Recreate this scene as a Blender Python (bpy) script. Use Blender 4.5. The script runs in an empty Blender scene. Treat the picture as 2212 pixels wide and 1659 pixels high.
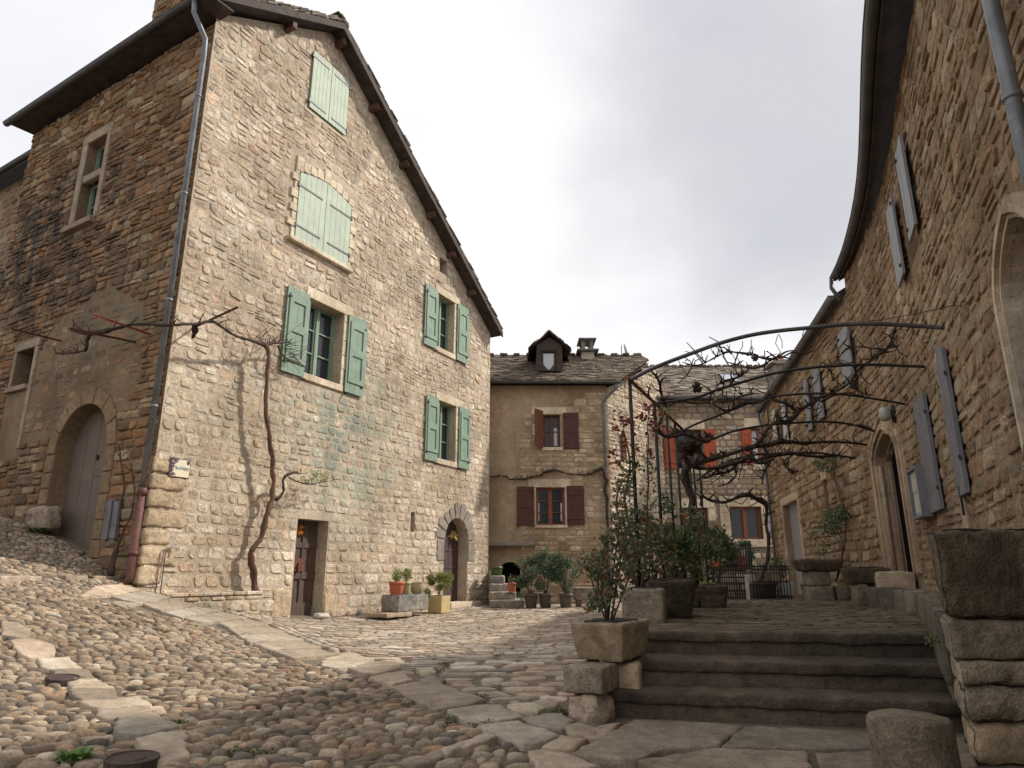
import bpy, math, random
from math import radians, sin, cos, pi, sqrt, atan2
from mathutils import Vector, noise
from mathutils.geometry import tessellate_polygon
import numpy as np

SC = bpy.context.scene
# ---------------------------------------------------------------- camera
EYE = .95
TH = radians(15.4)
cam = bpy.data.objects.new("camera", bpy.data.cameras.new("camera"))
SC.collection.objects.link(cam)
cam.location = (0, 0, EYE)
cam.rotation_euler = (pi / 2 + TH, 0, 0)
cam.data.sensor_width = 36
cam.data.lens = 24.17
cam.data.clip_start = .05
cam.data.clip_end = 2000
SC.camera = cam
# ---------------------------------------------------------------- light
SUN_EL, SUN_AZ = radians(42), radians(17)      # azimuth measured from +X towards +Y
W = bpy.data.worlds.new("World"); SC.world = W; W.use_nodes = True
nt = W.node_tree; nt.nodes.clear()
def wn(t, **k):
    n = nt.nodes.new(t)
    for a, b in k.items(): setattr(n, a, b)
    return n
L = nt.links.new
tc = wn('ShaderNodeTexCoord')
sky = wn('ShaderNodeTexSky', sky_type='NISHITA'); sky.sun_disc = False
sky.sun_elevation = SUN_EL; sky.sun_rotation = pi / 2 - SUN_AZ
sky.air_density = 1.0; sky.dust_density = 2.0
bg1 = wn('ShaderNodeBackground'); bg1.inputs[1].default_value = .14
L(sky.outputs[0], bg1.inputs[0])
mp = wn('ShaderNodeMapping'); mp.inputs['Scale'].default_value = (1, 1, 1.9)
mp.inputs['Location'].default_value = (3.1, 1.7, .4)
L(tc.outputs['Generated'], mp.inputs[0])
n1 = wn('ShaderNodeTexNoise'); n1.inputs['Scale'].default_value = 1.7; n1.inputs['Detail'].default_value = 7
n1.inputs['Roughness'].default_value = .52; n1.inputs['Distortion'].default_value = .4
L(mp.outputs[0], n1.inputs['Vector'])
# cloud tone: light and grey-violet patches
def blob(direction, r0, r1):
    d = wn('ShaderNodeVectorMath', operation='DISTANCE')
    ad = wn('ShaderNodeVectorMath', operation='ADD')
    nn = wn('ShaderNodeTexNoise'); nn.inputs['Scale'].default_value = 3.2; nn.inputs['Detail'].default_value = 5
    L(tc.outputs['Generated'], nn.inputs['Vector'])
    sc = wn('ShaderNodeVectorMath', operation='SCALE'); sc.inputs['Scale'].default_value = .38
    L(nn.outputs['Color'], sc.inputs[0])
    L(tc.outputs['Generated'], ad.inputs[0]); L(sc.outputs[0], ad.inputs[1])
    L(ad.outputs[0], d.inputs[0]); v = Vector(direction).normalized() + Vector((.19, .19, .19))
    d.inputs[1].default_value = v
    m = wn('ShaderNodeMapRange'); m.interpolation_type = 'SMOOTHSTEP'
    m.inputs[1].default_value = r1; m.inputs[2].default_value = r0
    L(d.outputs['Value'], m.inputs[0]); return m
def ray(px, py):
    u = (px - 1106) / 1485.; v = (829.5 - py) / 1485.
    return Vector((u, cos(TH) - v * sin(TH), sin(TH) + v * cos(TH)))
ramp = wn('ShaderNodeValToRGB')
L(n1.outputs['Fac'], ramp.inputs[0])
cr = ramp.color_ramp
cr.elements[0].position = .26; cr.elements[0].color = (.60, .62, .70, 1)
cr.elements[1].position = .56; cr.elements[1].color = (.975, .972, .98, 1)
e = cr.elements.new(.42); e.color = (.86, .865, .90, 1)
prev = ramp.outputs[0]
for (px, py, r0, r1, col, amt) in ((1600, 300, .10, .34, (.46, .465, .52, 1), .72), (1330, 60, .02, .2, (.62, .625, .68, 1), .4), 
                                   (1200, 650, .02, .34, (.98, .98, .98, 1), .6), (1150, 200, .02, .22, (.98, .98, .98, 1), .45),
                                   (150, 130, .02, .25, (.7, .72, .78, 1), .5)):
    b = blob(ray(px, py), r0, r1)
    mu = wn('ShaderNodeMath', operation='MULTIPLY'); mu.inputs[1].default_value = amt
    L(b.outputs[0], mu.inputs[0])
    mx = wn('ShaderNodeMix', data_type='RGBA'); mx.inputs['B'].default_value = col
    L(mu.outputs[0], mx.inputs['Factor']); L(prev, mx.inputs['A']); prev = mx.outputs['Result']
bg2 = wn('ShaderNodeBackground'); bg2.inputs[1].default_value = .97
L(prev, bg2.inputs[0])
cov = wn('ShaderNodeMapRange'); cov.inputs[1].default_value = .18; cov.inputs[2].default_value = .36
L(n1.outputs['Fac'], cov.inputs[0])
cov.inputs[3].default_value = .72; cov.inputs[4].default_value = 1.0
mxs = wn('ShaderNodeMixShader'); L(cov.outputs[0], mxs.inputs[0]); L(bg1.outputs[0], mxs.inputs[1]); L(bg2.outputs[0], mxs.inputs[2])
wo = wn('ShaderNodeOutputWorld'); L(mxs.outputs[0], wo.inputs[0])

sl = bpy.data.lights.new("sun", 'SUN'); sl.energy = 4.2; sl.angle = radians(2.5); sl.color = (1, .94, .86)
sun = bpy.data.objects.new("sun", sl); SC.collection.objects.link(sun)
sd = Vector((cos(SUN_EL) * cos(SUN_AZ), cos(SUN_EL) * sin(SUN_AZ), sin(SUN_EL)))
sun.rotation_euler = sd.to_track_quat('Z', 'Y').to_euler()
SC.view_settings.view_transform = 'Standard'; SC.view_settings.look = 'None'
SC.view_settings.exposure = .2; SC.view_settings.gamma = 1

# ---------------------------------------------------------------- helpers
def Z(ox, oy, k): return lambda x, y: ((ox + x / k) * .54, (oy + y / k) * .54)
z1 = Z(0, 0, 1.327); z2 = Z(900, 0, 1.843); z3 = Z(0, 1200, 1.3275); z4 = Z(1000, 1000, 2.212); z5 = Z(900, 1700, 1.843)
z6 = Z(1900, 1300, 2.37); z7 = Z(1900, 1900, 2.37); z8 = Z(2400, 1200, 1.7015); z9 = Z(2400, 1900, 2.458)
z10 = Z(3000, 1600, 1.843); z11 = Z(3200, 0, 1.276); z12 = Z(3400, 1200, 1.508); z13 = Z(2200, 2200, 1.1667)
z14 = Z(0, 2200, 1.58); z15 = Z(1200, 2200, 1.58); z16 = Z(3000, 1300, 2.765); z17 = Z(3300, 2150, 1.799); z18 = Z(2250, 2200, 2.212)
z19 = Z(2600, 1650, 4.424); z20 = Z(0, 900, 2.0733); z21 = Z(350, 1900, 3.317)
E0 = Vector((0, 0, EYE))
def at_y(px, py, Y):
    r = ray(px, py); return E0 + r * (Y / r.y)
def at_z(px, py, z):
    r = ray(px, py); return E0 + r * ((z - EYE) / r.z)
class Fr:
    """local frame: a along, b outwards (towards the viewer), c up"""
    def __init__(s, P, d):
        s.P = Vector((P[0], P[1], 0)); s.X = Vector((d[0], d[1], 0)).normalized()
        s.N = Vector((s.X.y, -s.X.x, 0)); s.Zv = Vector((0, 0, 1))
    def __call__(s, a, b, c): return s.P + s.X * a + s.N * b + s.Zv * c
    def hit(s, px, o=0.):
        """photo direction -> (a, c) on the plane b = o"""
        r = ray(*px); k = (s.N.dot(s.P - E0) + o) / s.N.dot(r)
        q = E0 + r * k; return ((q - s.P).dot(s.X), q.z)
    def rect(s, TL, TR, BL, BR, o=0.):
        q = [s.hit(p, o) for p in (TL, TR, BL, BR)]
        return ((q[0][0] + q[2][0]) / 2, (q[1][0] + q[3][0]) / 2, (q[2][1] + q[3][1]) / 2, (q[0][1] + q[1][1]) / 2)
    def mapw(s): return lambda a, c, o: s(a, o, c)
ROOT = {}
def setp(o, label=None, category=None, group=None, kind=None):
    if label: o['label'] = label
    if category: o['category'] = category
    if group: o['group'] = group
    if kind: o['kind'] = kind
    return o
def root(name, loc, label, category, group=None):
    o = bpy.data.objects.new(name, None); SC.collection.objects.link(o)
    o.location = loc; o.empty_display_size = .2; ROOT[o.name] = Vector(loc)
    return setp(o, label, category, group)
class MB:
    def __init__(s): s.v = []; s.f = []; s.m = []; s.s = []
    def add(s, vs, fs, mat=0, smooth=False):
        b = len(s.v); s.v.extend(vs)
        for f in fs: s.f.append(tuple(b + i for i in f)); s.m.append(mat); s.s.append(smooth)
    def box(s, fr, a0, a1, b0, b1, c0, c1, mat=0, tp=0, bv=0):
        """box in frame; tp narrows the bottom by tp on each side; bv bevels"""
        t = tp
        if bv <= 0:
            p = [fr(a0 + t, b0 + t, c0), fr(a1 - t, b0 + t, c0), fr(a1 - t, b1 - t, c0), fr(a0 + t, b1 - t, c0),
                 fr(a0, b0, c1), fr(a1, b0, c1), fr(a1, b1, c1), fr(a0, b1, c1)]
            s.add(p, [(0, 3, 2, 1), (4, 5, 6, 7), (0, 1, 5, 4), (1, 2, 6, 5), (2, 3, 7, 6), (3, 0, 4, 7)], mat)
            return
        vs = []; idx = {}
        A = (a0, a1); B = (b0, b1); C = (c0, c1)
        for i in (0, 1):
            for j in (0, 1):
                for k in (0, 1):
                    sa = 1 - 2 * i; sb = 1 - 2 * j; sc = 1 - 2 * k
                    for ax in range(3):
                        q = [A[i] + (0 if ax == 0 else sa * bv), B[j] + (0 if ax == 1 else sb * bv), C[k] + (0 if ax == 2 else sc * bv)]
                        if k == 0: q[0] += sa * t; q[1] += sb * t
                        idx[(i, j, k, ax)] = len(vs); vs.append(fr(*q))
        g = lambda *q: idx[q]
        F = []
        for e in (0, 1):
            F.append((g(e, 0, 0, 0), g(e, 1, 0, 0), g(e, 1, 1, 0), g(e, 0, 1, 0)))
            F.append((g(0, e, 0, 1), g(1, e, 0, 1), g(1, e, 1, 1), g(0, e, 1, 1)))
            F.append((g(0, 0, e, 2), g(1, 0, e, 2), g(1, 1, e, 2), g(0, 1, e, 2)))
        for i in (0, 1):
            for j in (0, 1):
                F.append((g(i, j, 0, 0), g(i, j, 1, 0), g(i, j, 1, 1), g(i, j, 0, 1)))
                F.append((g(i, 0, j, 0), g(i, 1, j, 0), g(i, 1, j, 2), g(i, 0, j, 2)))
                F.append((g(0, i, j, 1), g(1, i, j, 1), g(1, i, j, 2), g(0, i, j, 2)))
                for k in (0, 1): F.append((g(i, j, k, 0), g(i, j, k, 1), g(i, j, k, 2)))
        s.add(vs, F, mat)
    def poly(s, M, pts, o, mat=0):
        """flat n-gon in a mapped plane"""
        s.add([M(a, c, o) for a, c in pts], [tuple(range(len(pts)))], mat)
    def prism(s, M, pts, o0, o1, mat=0):
        n = len(pts)
        s.add([M(a, c, o0) for a, c in pts] + [M(a, c, o1) for a, c in pts],
              [tuple(range(n, 2 * n)), tuple(range(n - 1, -1, -1))] + [(i, (i + 1) % n, n + (i + 1) % n, n + i) for i in range(n)], mat)
    def tube(s, pts, rad, seg=8, mat=0, smooth=True, cap=True, knob=0., kf=9., rng=None):
        pts = [Vector(p) for p in pts]; n = len(pts)
        if not hasattr(rad, '__len__'): rad = [rad] * n
        T = [(pts[min(i + 1, n - 1)] - pts[max(i - 1, 0)]).normalized() for i in range(n)]
        up = Vector((0, 0, 1)) if abs(T[0].z) < .9 else Vector((1, 0, 0))
        U = T[0].cross(up).normalized(); vs = []
        for i in range(n):
            U = (U - T[i] * U.dot(T[i])).normalized(); V = T[i].cross(U)
            for k in range(seg):
                a = 2 * pi * k / seg; r = rad[i]
                d = U * cos(a) + V * sin(a)
                if knob: r *= 1 + knob * noise.noise((pts[i] + d * rad[i]) * kf)
                vs.append(pts[i] + d * r)
        fs = [(i * seg + k, i * seg + (k + 1) % seg, (i + 1) * seg + (k + 1) % seg, (i + 1) * seg + k) for i in range(n - 1) for k in range(seg)]
        if cap: fs += [tuple(range(seg - 1, -1, -1)), tuple(range((n - 1) * seg, n * seg))]
        s.add(vs, fs, mat, smooth)
    def lathe(s, c, prof, seg=20, mat=0, smooth=True, sx=1, sy=1):
        c = Vector(c); vs = []; n = len(prof)
        for r, z in prof:
            for k in range(seg):
                a = 2 * pi * k / seg; vs.append(c + Vector((r * cos(a) * sx, r * sin(a) * sy, z)))
        fs = [(i * seg + k, i * seg + (k + 1) % seg, (i + 1) * seg + (k + 1) % seg, (i + 1) * seg + k) for i in range(n - 1) for k in range(seg)]
        fs += [tuple(range(seg - 1, -1, -1)), tuple(range((n - 1) * seg, n * seg))]
        s.add(vs, fs, mat, smooth)
    def rock(s, fr, a0, a1, b0, b1, c0, c1, r=.04, amp=.015, cell=.06, mat=0, seed=0, tp=0., hollow=None, fq=6.):
        """worn stone block: rounded box with noise; tp = inward taper at the bottom"""
        ca, cb, cc = (a0 + a1) / 2, (b0 + b1) / 2, (c0 + c1) / 2
        ha, hb, hc = (a1 - a0) / 2, (b1 - b0) / 2, (c1 - c0) / 2
        r = min(r, ha * .9, hb * .9, hc * .9)
        vs = []; fs = []; ids = {}
        def V(x, y, z):
            key = (round(x, 5), round(y, 5), round(z, 5))
            if key in ids: return ids[key]
            ix = max(-ha + r, min(ha - r, x)); iy = max(-hb + r, min(hb - r, y)); iz = max(-hc + r, min(hc - r, z))
            d = Vector((x - ix, y - iy, z - iz))
            if d.length > 1e-9: d = d.normalized() * r
            q = Vector((ix, iy, iz)) + d
            k = 1 - (tp * (hc - q.z) / (2 * hc)) / max(min(ha, hb), .01)
            q.x *= k; q.y *= k
            w = fr(ca + q.x, cb + q.y, cc + q.z)
            nn = noise.noise_vector((w + Vector((seed, seed * .7, 0))) * fq) * amp + noise.noise_vector((w + Vector((0, seed, 0))) * fq * 3.3) * amp * .5
            ids[key] = len(vs); vs.append(w + nn); return ids[key]
        def lin(h):
            n = max(2, int(round(2 * h / cell))); L0 = [-h, -h + r * .35, -h + r] + [-h + r + (2 * h - 2 * r) * i / n for i in range(1, n)] + [h - r, h - r * .35, h]
            return L0
        X, Y, Zz = lin(ha), lin(hb), lin(hc)
        def grid(A, B, f):
            for i in range(len(A) - 1):
                for j in range(len(B) - 1):
                    fs.append((f(A[i], B[j]), f(A[i + 1], B[j]), f(A[i + 1], B[j + 1]), f(A[i], B[j + 1])))
        for e in (-1, 1):
            grid(X, Y, lambda x, y: V(x, y, e * hc)); grid(X, Zz, lambda x, z: V(x, e * hb, z)); grid(Y, Zz, lambda y, z: V(e * ha, y, z))
        if hollow:   # shallow soil recess drawn as a dark slab just above the top
            pass
        s.add(vs, fs, mat, True)
    def build(s, name, mats, parent=None, label=None, category=None, group=None, kind=None):
        if not isinstance(mats, (list, tuple)): mats = [mats]
        if parent is None:
            vs = np.array([tuple(p) for p in s.v]); lo = vs.min(0); hi = vs.max(0)
            org = Vector(((lo[0] + hi[0]) / 2, (lo[1] + hi[1]) / 2, lo[2]))
        else: org = ROOT[parent.name]
        me = bpy.data.meshes.new(name)
        me.from_pydata([tuple(Vector(p) - org) for p in s.v], [], s.f)
        for m in mats: me.materials.append(m)
        me.polygons.foreach_set('material_index', s.m); me.polygons.foreach_set('use_smooth', s.s)
        me.update()
        o = bpy.data.objects.new(name, me); SC.collection.objects.link(o)
        if parent is None: o.location = org; ROOT[o.name] = org
        else: o.parent = parent; ROOT[o.name] = org
        return setp(o, label, category, group, kind)
def _bparts(s, name, mats, parent, label=None):
    """build every separate piece of the mesh as a part of its own"""
    par = list(range(len(s.v)))
    def fd(i):
        while par[i] != i: par[i] = par[par[i]]; i = par[i]
        return i
    for f in s.f:
        a = fd(f[0])
        for i in f[1:]: par[fd(i)] = a
    comp = {}
    for k, f in enumerate(s.f): comp.setdefault(fd(f[0]), []).append(k)
    out = []
    for fl in comp.values():
        m = MB(); mp = {}
        for k in fl:
            for i in s.f[k]:
                if i not in mp: mp[i] = len(m.v); m.v.append(s.v[i])
            m.f.append(tuple(mp[i] for i in s.f[k])); m.m.append(s.m[k]); m.s.append(s.s[k])
        out.append(m.build(name, mats, parent, label=label))
    return out
MB.build_parts = _bparts
def copy_tree(o, parent=None):
    c = o.copy(); SC.collection.objects.link(c)
    if parent: c.parent = parent
    for ch in list(o.children): copy_tree(ch, c)
    return c
WF = Fr((0, 0), (1, 0)); WF.N = Vector((0, 1, 0))   # world frame: a = x, b = y, c = z
def ffr(P, ang, z=0):
    """free frame at P rotated by ang: a, b in plan, c up"""
    f = Fr(P, (cos(ang), sin(ang))); f.N = Vector((-sin(ang), cos(ang), 0)); f.P = Vector((P[0], P[1], z)); return f

# ---------------------------------------------------------------- masonry
def pint(poly, z):
    xs = []; n = len(poly)
    for i in range(n):
        (x0, y0), (x1, y1) = poly[i], poly[(i + 1) % n]
        if (y0 <= z < y1) or (y1 <= z < y0): xs.append(x0 + (x1 - x0) * (z - y0) / (y1 - y0))
    xs.sort(); return [(xs[i], xs[i + 1]) for i in range(0, len(xs) - 1, 2)]
def inpoly(poly, x, y):
    for a, b in pint(poly, y):
        if a < x < b: return True
    return False
def isub(iv, cuts):
    out = iv
    for c0, c1 in cuts:
        nx = []
        for a, b in out:
            if c1 <= a or c0 >= b: nx.append((a, b)); continue
            if c0 > a: nx.append((a, c0))
            if c1 < b: nx.append((c1, b))
        out = nx
    return out
def iand(A, B):
    return [(max(a, c), min(b, d)) for a, b in A for c, d in B if min(b, d) > max(a, c)]
def rect(a0, a1, c0, c1): return [(a0, c0), (a1, c0), (a1, c1), (a0, c1)]
def grow(r, g): return rect(r[0] - g, r[1] + g, r[2] - g, r[3] + g)
JIT = [0.]
def stone(mb, M, q, h, rng, gap, mat=1, detail=0, rough=.35, smooth=False):
    """q: 4 corners (a,c) ccw, in plane; h: proud height"""
    cx = sum(p[0] for p in q) / 4; cy = sum(p[1] for p in q) / 4
    if JIT[0]:
        t = rng.gauss(0, JIT[0]); k = rng.uniform(.92, 1.06); l_ = max(abs(q[1][0] - q[0][0]), .01); hh_ = max(abs(q[3][1] - q[0][1]), .01)
        t = max(-.35, min(.35, t * min(1, hh_ / l_ * 1.6))); c_, s_ = cos(t) * k, sin(t) * k
        q = [(cx + (x - cx) * c_ - (y - cy) * s_, cy + (x - cx) * s_ + (y - cy) * c_) for x, y in q]
    pts = []
    W_ = max(.01, (abs(q[1][0] - q[0][0]) + abs(q[2][0] - q[3][0])) / 2); H_ = max(.01, (abs(q[3][1] - q[0][1]) + abs(q[2][1] - q[1][1])) / 2)
    ra = min(W_, H_)
    cut = lambda: rng.uniform(.12, .34) * ra
    for i in range(4):
        p = q[i]; pr = q[i - 1]; nx = q[(i + 1) % 4]
        for t in (pr, nx):
            dx, dy = t[0] - p[0], t[1] - p[1]; l = sqrt(dx * dx + dy * dy) + 1e-9
            c = min(cut(), l * .4)
            pts.append([p[0] + dx / l * c, p[1] + dy / l * c])
    g = gap * .5
    P = []
    for x, y in pts:
        jx, jy = rng.uniform(-1, 1) * ra * .04, rng.uniform(-1, 1) * ra * .04
        x += jx; y += jy
        kx = max(0, 1 - g / (W_ / 2)); ky = max(0, 1 - g / (H_ / 2))
        P.append((cx + (x - cx) * kx, cy + (y - cy) * ky))
    vs = [M(x, y, -.012) for x, y in P]
    tx, ty = rng.uniform(-1, 1) * rough * h * .6, rng.uniform(-1, 1) * rough * h * .9
    def top(x, y, k, hh):
        X = cx + (x - cx) * k; Y = cy + (y - cy) * k
        return M(X, Y, hh + tx * (X - cx) / (W_ * .5) + ty * (Y - cy) / (H_ * .5) + rng.uniform(-1, 1) * rough * h * .25)
    vs += [top(x, y, .9, h * .72) for x, y in P]
    fs = [(i, (i + 1) % 8, 8 + (i + 1) % 8, 8 + i) for i in range(8)]
    if detail:
        vs += [top(x, y, .6, h * 1.0 * rng.uniform(.8, 1.15)) for x, y in P]
        fs += [(8 + i, 8 + (i + 1) % 8, 16 + (i + 1) % 8, 16 + i) for i in range(8)]; b = 16
    else: b = 8
    vs.append(top(cx + rng.uniform(-.1, .1) * W_, cy, 1, h * rng.uniform(.9, 1.15))); c = len(vs) - 1
    fs += [(b + i, b + (i + 1) % 8, c) for i in range(8)]
    mb.add(vs, fs, mat, smooth)
def masonry(mb, M, poly, holes, rng, rh=(.1, .2), rl=(.14, .42), gap=.014, h=(.012, .035), warp=.03, split=.25, mat=1, detail=0, rough=.35, smooth=False, seed=0., wf=.55):
    z = min(p[1] for p in poly); zt = max(p[1] for p in poly); row = 0
    bw = lambda a, zz, r: zz + warp * noise.noise(Vector((a * wf, r * .35 + seed, seed)))
    while z < zt - rh[0] * .4:
        H = rng.uniform(*rh)
        if z + H > zt: H = zt - z
        iv = None
        for zz in (z + H * .12, z + H * .5, z + H * .88):
            cur = isub(pint(poly, zz), [x for hp in holes for x in pint(hp, zz)])
            iv = cur if iv is None else iand(iv, cur)
        for a, b in iv:
            x = a
            if b - a < .03: continue
            while x < b - 1e-6:
                w = rng.uniform(*rl) * (.75 + .5 * (H / rh[1]))
                if b - x - w < rl[0] * .75: w = b - x
                e0, e1 = x, x + w
                j = .18 * H
                j0 = 0 if x == a else rng.uniform(-j, j); j1 = 0 if e1 >= b - 1e-6 else rng.uniform(-j, j)
                q = [(e0 + j0 * .0 + (0 if x == a else pj), bw(e0, z, row)), (e1 + j1, bw(e1, z, row)),
                     (e1 - j1, bw(e1, z + H, row + 1)), (e0 - (0 if x == a else pj), bw(e0, z + H, row + 1))] if x != a else \
                    [(e0, bw(e0, z, row)), (e1 + j1, bw(e1, z, row)), (e1 - j1, bw(e1, z + H, row + 1)), (e0, bw(e0, z + H, row + 1))]
                pj = j1
                hh = rng.uniform(*h)
                if rng.random() < split and H > rh[0] * 1.25:
                    t = rng.uniform(.38, .62); k = rng.uniform(-.08, .08)
                    lp = lambda u, v, tt: (u[0] + (v[0] - u[0]) * tt, u[1] + (v[1] - u[1]) * tt)
                    m0 = lp(q[0], q[3], t + k); m1 = lp(q[1], q[2], t - k)
                    stone(mb, M, [q[0], q[1], m1, m0], hh, rng, gap, mat, detail, rough, smooth)
                    stone(mb, M, [m0, m1, q[2], q[3]], rng.uniform(*h), rng, gap, mat, detail, rough, smooth)
                else: stone(mb, M, q, hh, rng, gap, mat, detail, rough, smooth)
                x = e1
        z += H; row += 1
def face_holes(mb, M, poly, holes, mat=0, depth=.3, rmat=0, o=0.):
    loops = [[Vector((a, c, 0)) for a, c in poly]] + [[Vector((a, c, 0)) for a, c in hp] for hp in holes]
    flat = [p for l in loops for p in l]
    tris = tessellate_polygon(loops)
    mb.add([M(p.x, p.y, o) for p in flat], [tuple(t) for t in tris], mat)
    for hp in holes:
        n = len(hp)
        mb.add([M(a, c, o) for a, c in hp] + [M(a, c, -depth) for a, c in hp], [(i, (i + 1) % n, n + (i + 1) % n, n + i) for i in range(n)], rmat)
def archpoly(a0, a1, c0, cs, ct, n=10, pointed=False):
    """opening: a0..a1 wide, bottom c0, springing cs, top ct"""
    m = (a0 + a1) / 2; w = (a1 - a0) / 2; pts = [(a0, c0), (a1, c0), (a1, cs)]
    if pointed:
        S3 = sin(pi / 3)
        for i in range(1, n): t = pi / 3 * i / n; pts.append((a0 + 2 * w * cos(t), cs + (ct - cs) * sin(t) / S3))
        pts.append((m, ct))
        for i in range(n - 1, 0, -1): t = pi / 3 * i / n; pts.append((a1 - 2 * w * cos(t), cs + (ct - cs) * sin(t) / S3))
    else:
        for i in range(1, 2 * n): t = pi * i / (2 * n); pts.append((m + w * cos(t), cs + (ct - cs) * sin(t)))
    pts.append((a0, cs)); return pts
# ---------------------------------------------------------------- materials
MATS = {}
class NT:
    def __init__(s, name):
        s.mat = bpy.data.materials.new(name); s.mat.use_nodes = True; s.t = s.mat.node_tree; s.t.nodes.clear()
        s.out = s.n('ShaderNodeOutputMaterial'); s.b = s.n('ShaderNodeBsdfPrincipled'); s.l(s.b.outputs[0], s.out.inputs[0])
        s.g = s.n('ShaderNodeNewGeometry'); MATS[name] = s.mat
    def n(s, t, **k):
        x = s.t.nodes.new(t)
        for a, b in k.items(): setattr(x, a, b)
        return x
    def l(s, a, b): s.t.links.new(a, b)
    def noise(s, scale, detail=4, rough=.55, vec=None, dist=0., stretch=None):
        x = s.n('ShaderNodeTexNoise'); x.inputs['Scale'].default_value = scale; x.inputs['Detail'].default_value = detail
        x.inputs['Roughness'].default_value = rough; x.inputs['Distortion'].default_value = dist
        v = vec or s.g.outputs['Position']
        if stretch:
            m = s.n('ShaderNodeMapping'); m.inputs['Scale'].default_value = stretch; s.l(v, m.inputs[0]); v = m.outputs[0]
        s.l(v, x.inputs['Vector']); return x.outputs['Fac']
    def mr(s, v, a, b, c=0., d=1., smooth=True):
        x = s.n('ShaderNodeMapRange'); x.interpolation_type = 'SMOOTHSTEP' if smooth else 'LINEAR'
        for i, q in enumerate((a, b, c, d)): x.inputs[i + 1].default_value = q
        s.l(v, x.inputs[0]); return x.outputs[0]
    def math(s, op, a, b=None):
        x = s.n('ShaderNodeMath', operation=op)
        for i, q in enumerate((a, b)):
            if q is None: continue
            if isinstance(q, (int, float)): x.inputs[i].default_value = q
            else: s.l(q, x.inputs[i])
        return x.outputs[0]
    def mix(s, f, A, B, mode='MIX'):
        x = s.n('ShaderNodeMix', data_type='RGBA', blend_type=mode)
        for k, q in (('Factor', f), ('A', A), ('B', B)):
            if isinstance(q, (int, float)): x.inputs[k].default_value = q
            elif isinstance(q, (tuple, list)): x.inputs[k].default_value = (*q[:3], 1)
            else: s.l(q, x.inputs[k])
        return x.outputs['Result']
    def ramp(s, v, cols, interp='CONSTANT'):
        x = s.n('ShaderNodeValToRGB'); x.color_ramp.interpolation = interp; n = len(cols)
        el = x.color_ramp.elements
        while len(el) < n: el.new(.5)
        for i, c in enumerate(cols): el[i].position = i / n if interp == 'CONSTANT' else i / max(1, n - 1); el[i].color = (*c, 1)
        s.l(v, x.inputs[0]); return x.outputs[0]
    def bump(s, v, strength=.5, dist=.02):
        x = s.n('ShaderNodeBump'); x.inputs['Strength'].default_value = strength; x.inputs['Distance'].default_value = dist
        s.l(v, x.inputs['Height']); s.l(x.outputs[0], s.b.inputs['Normal'])
    def set(s, **k):
        for a, v in k.items():
            i = s.b.inputs[a.replace('_', ' ')]
            if isinstance(v, (int, float)): i.default_value = v
            elif isinstance(v, (tuple, list)): i.default_value = (*v[:3], 1)
            else: s.l(v, i)
    def blob(s, c, r0, r1):
        d = s.n('ShaderNodeVectorMath', operation='DISTANCE'); s.l(s.g.outputs['Position'], d.inputs[0]); d.inputs[1].default_value = c
        nz = s.noise(1.3, 5); k = s.math('ADD', d.outputs['Value'], s.math('MULTIPLY', s.math('SUBTRACT', nz, .5), (r1) * 1.2))
        return s.mr(k, r1, r0)
def stone_mat(name, pal, lo=.72, hi=1.15, stains=(), pits=.35, bump=.55, bd=.02, fine=20., big=.0, bigcol=(.05, .045, .04), mott=.3, var=.25):
    m = NT(name); rnd = m.g.outputs['Random Per Island']
    c = m.ramp(rnd, pal)
    r2 = m.math('FRACT', m.math('MULTIPLY', rnd, 37.13))
    c = m.mix(1.0, c, m.ramp(r2, [(1 - var, 1 - var, 1 - var), (1 + var, 1 + var, 1 + var * .9)], 'LINEAR'), 'MULTIPLY')
    c = m.mix(1.0, c, m.mix(m.mr(m.noise(.8, 4, .6), .35, .65), (.80, .765, .73), (1.12, 1.11, 1.10)), 'MULTIPLY')
    c = m.mix(m.mr(m.noise(1.6, 6, .65, stretch=(2.2, 2.2, .28)), .54, .70, 0, .38), c, (.22, .165, .12))
    f = m.noise(fine, 6, .65); f2 = m.noise(fine * .3, 4, .6)
    k = m.mr(f, .3, .7, lo, hi, False)
    cc = m.n('ShaderNodeCombineColor'); [m.l(k, cc.inputs[i]) for i in range(3)]
    c = m.mix(1.0, c, cc.outputs[0], 'MULTIPLY')
    md = m.math('ADD', m.math('MULTIPLY', m.noise(5.5, 9, .72, dist=.6), .6), m.math('MULTIPLY', m.noise(70., 3, .6), .4)); kk = m.mr(md, .38, .62, 1 - mott, 1 + mott * .75, False)
    c3 = m.n('ShaderNodeCombineColor'); [m.l(kk, c3.inputs[i]) for i in range(3)]
    c = m.mix(1.0, c, c3.outputs[0], 'MULTIPLY')
    if pits: c = m.mix(m.math('MULTIPLY', m.mr(f2, .52, .68), pits), c, (.13, .10, .07))
    if big: c = m.mix(m.math('MULTIPLY', m.mr(m.noise(.55, 5, .6), .5, .68), big), c, bigcol)
    for (ctr, r0, r1, col, amt, thr) in stains:
        g = m.blob(ctr, r0, r1); t = m.mr(m.noise(2.2, 6, .7), thr - .1, thr + .12)
        c = m.mix(m.math('MULTIPLY', m.math('MULTIPLY', g, t), amt), c, col)
    m.set(Base_Color=c, Roughness=.92)
    m.b.inputs['Specular IOR Level'].default_value = .2
    m.bump(m.math('ADD', m.math('ADD', f, m.math('MULTIPLY', f2, 1.6)), m.math('MULTIPLY', md, 1.2)), min(1, bump * 1.25), bd * 1.3); return m.mat
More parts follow.
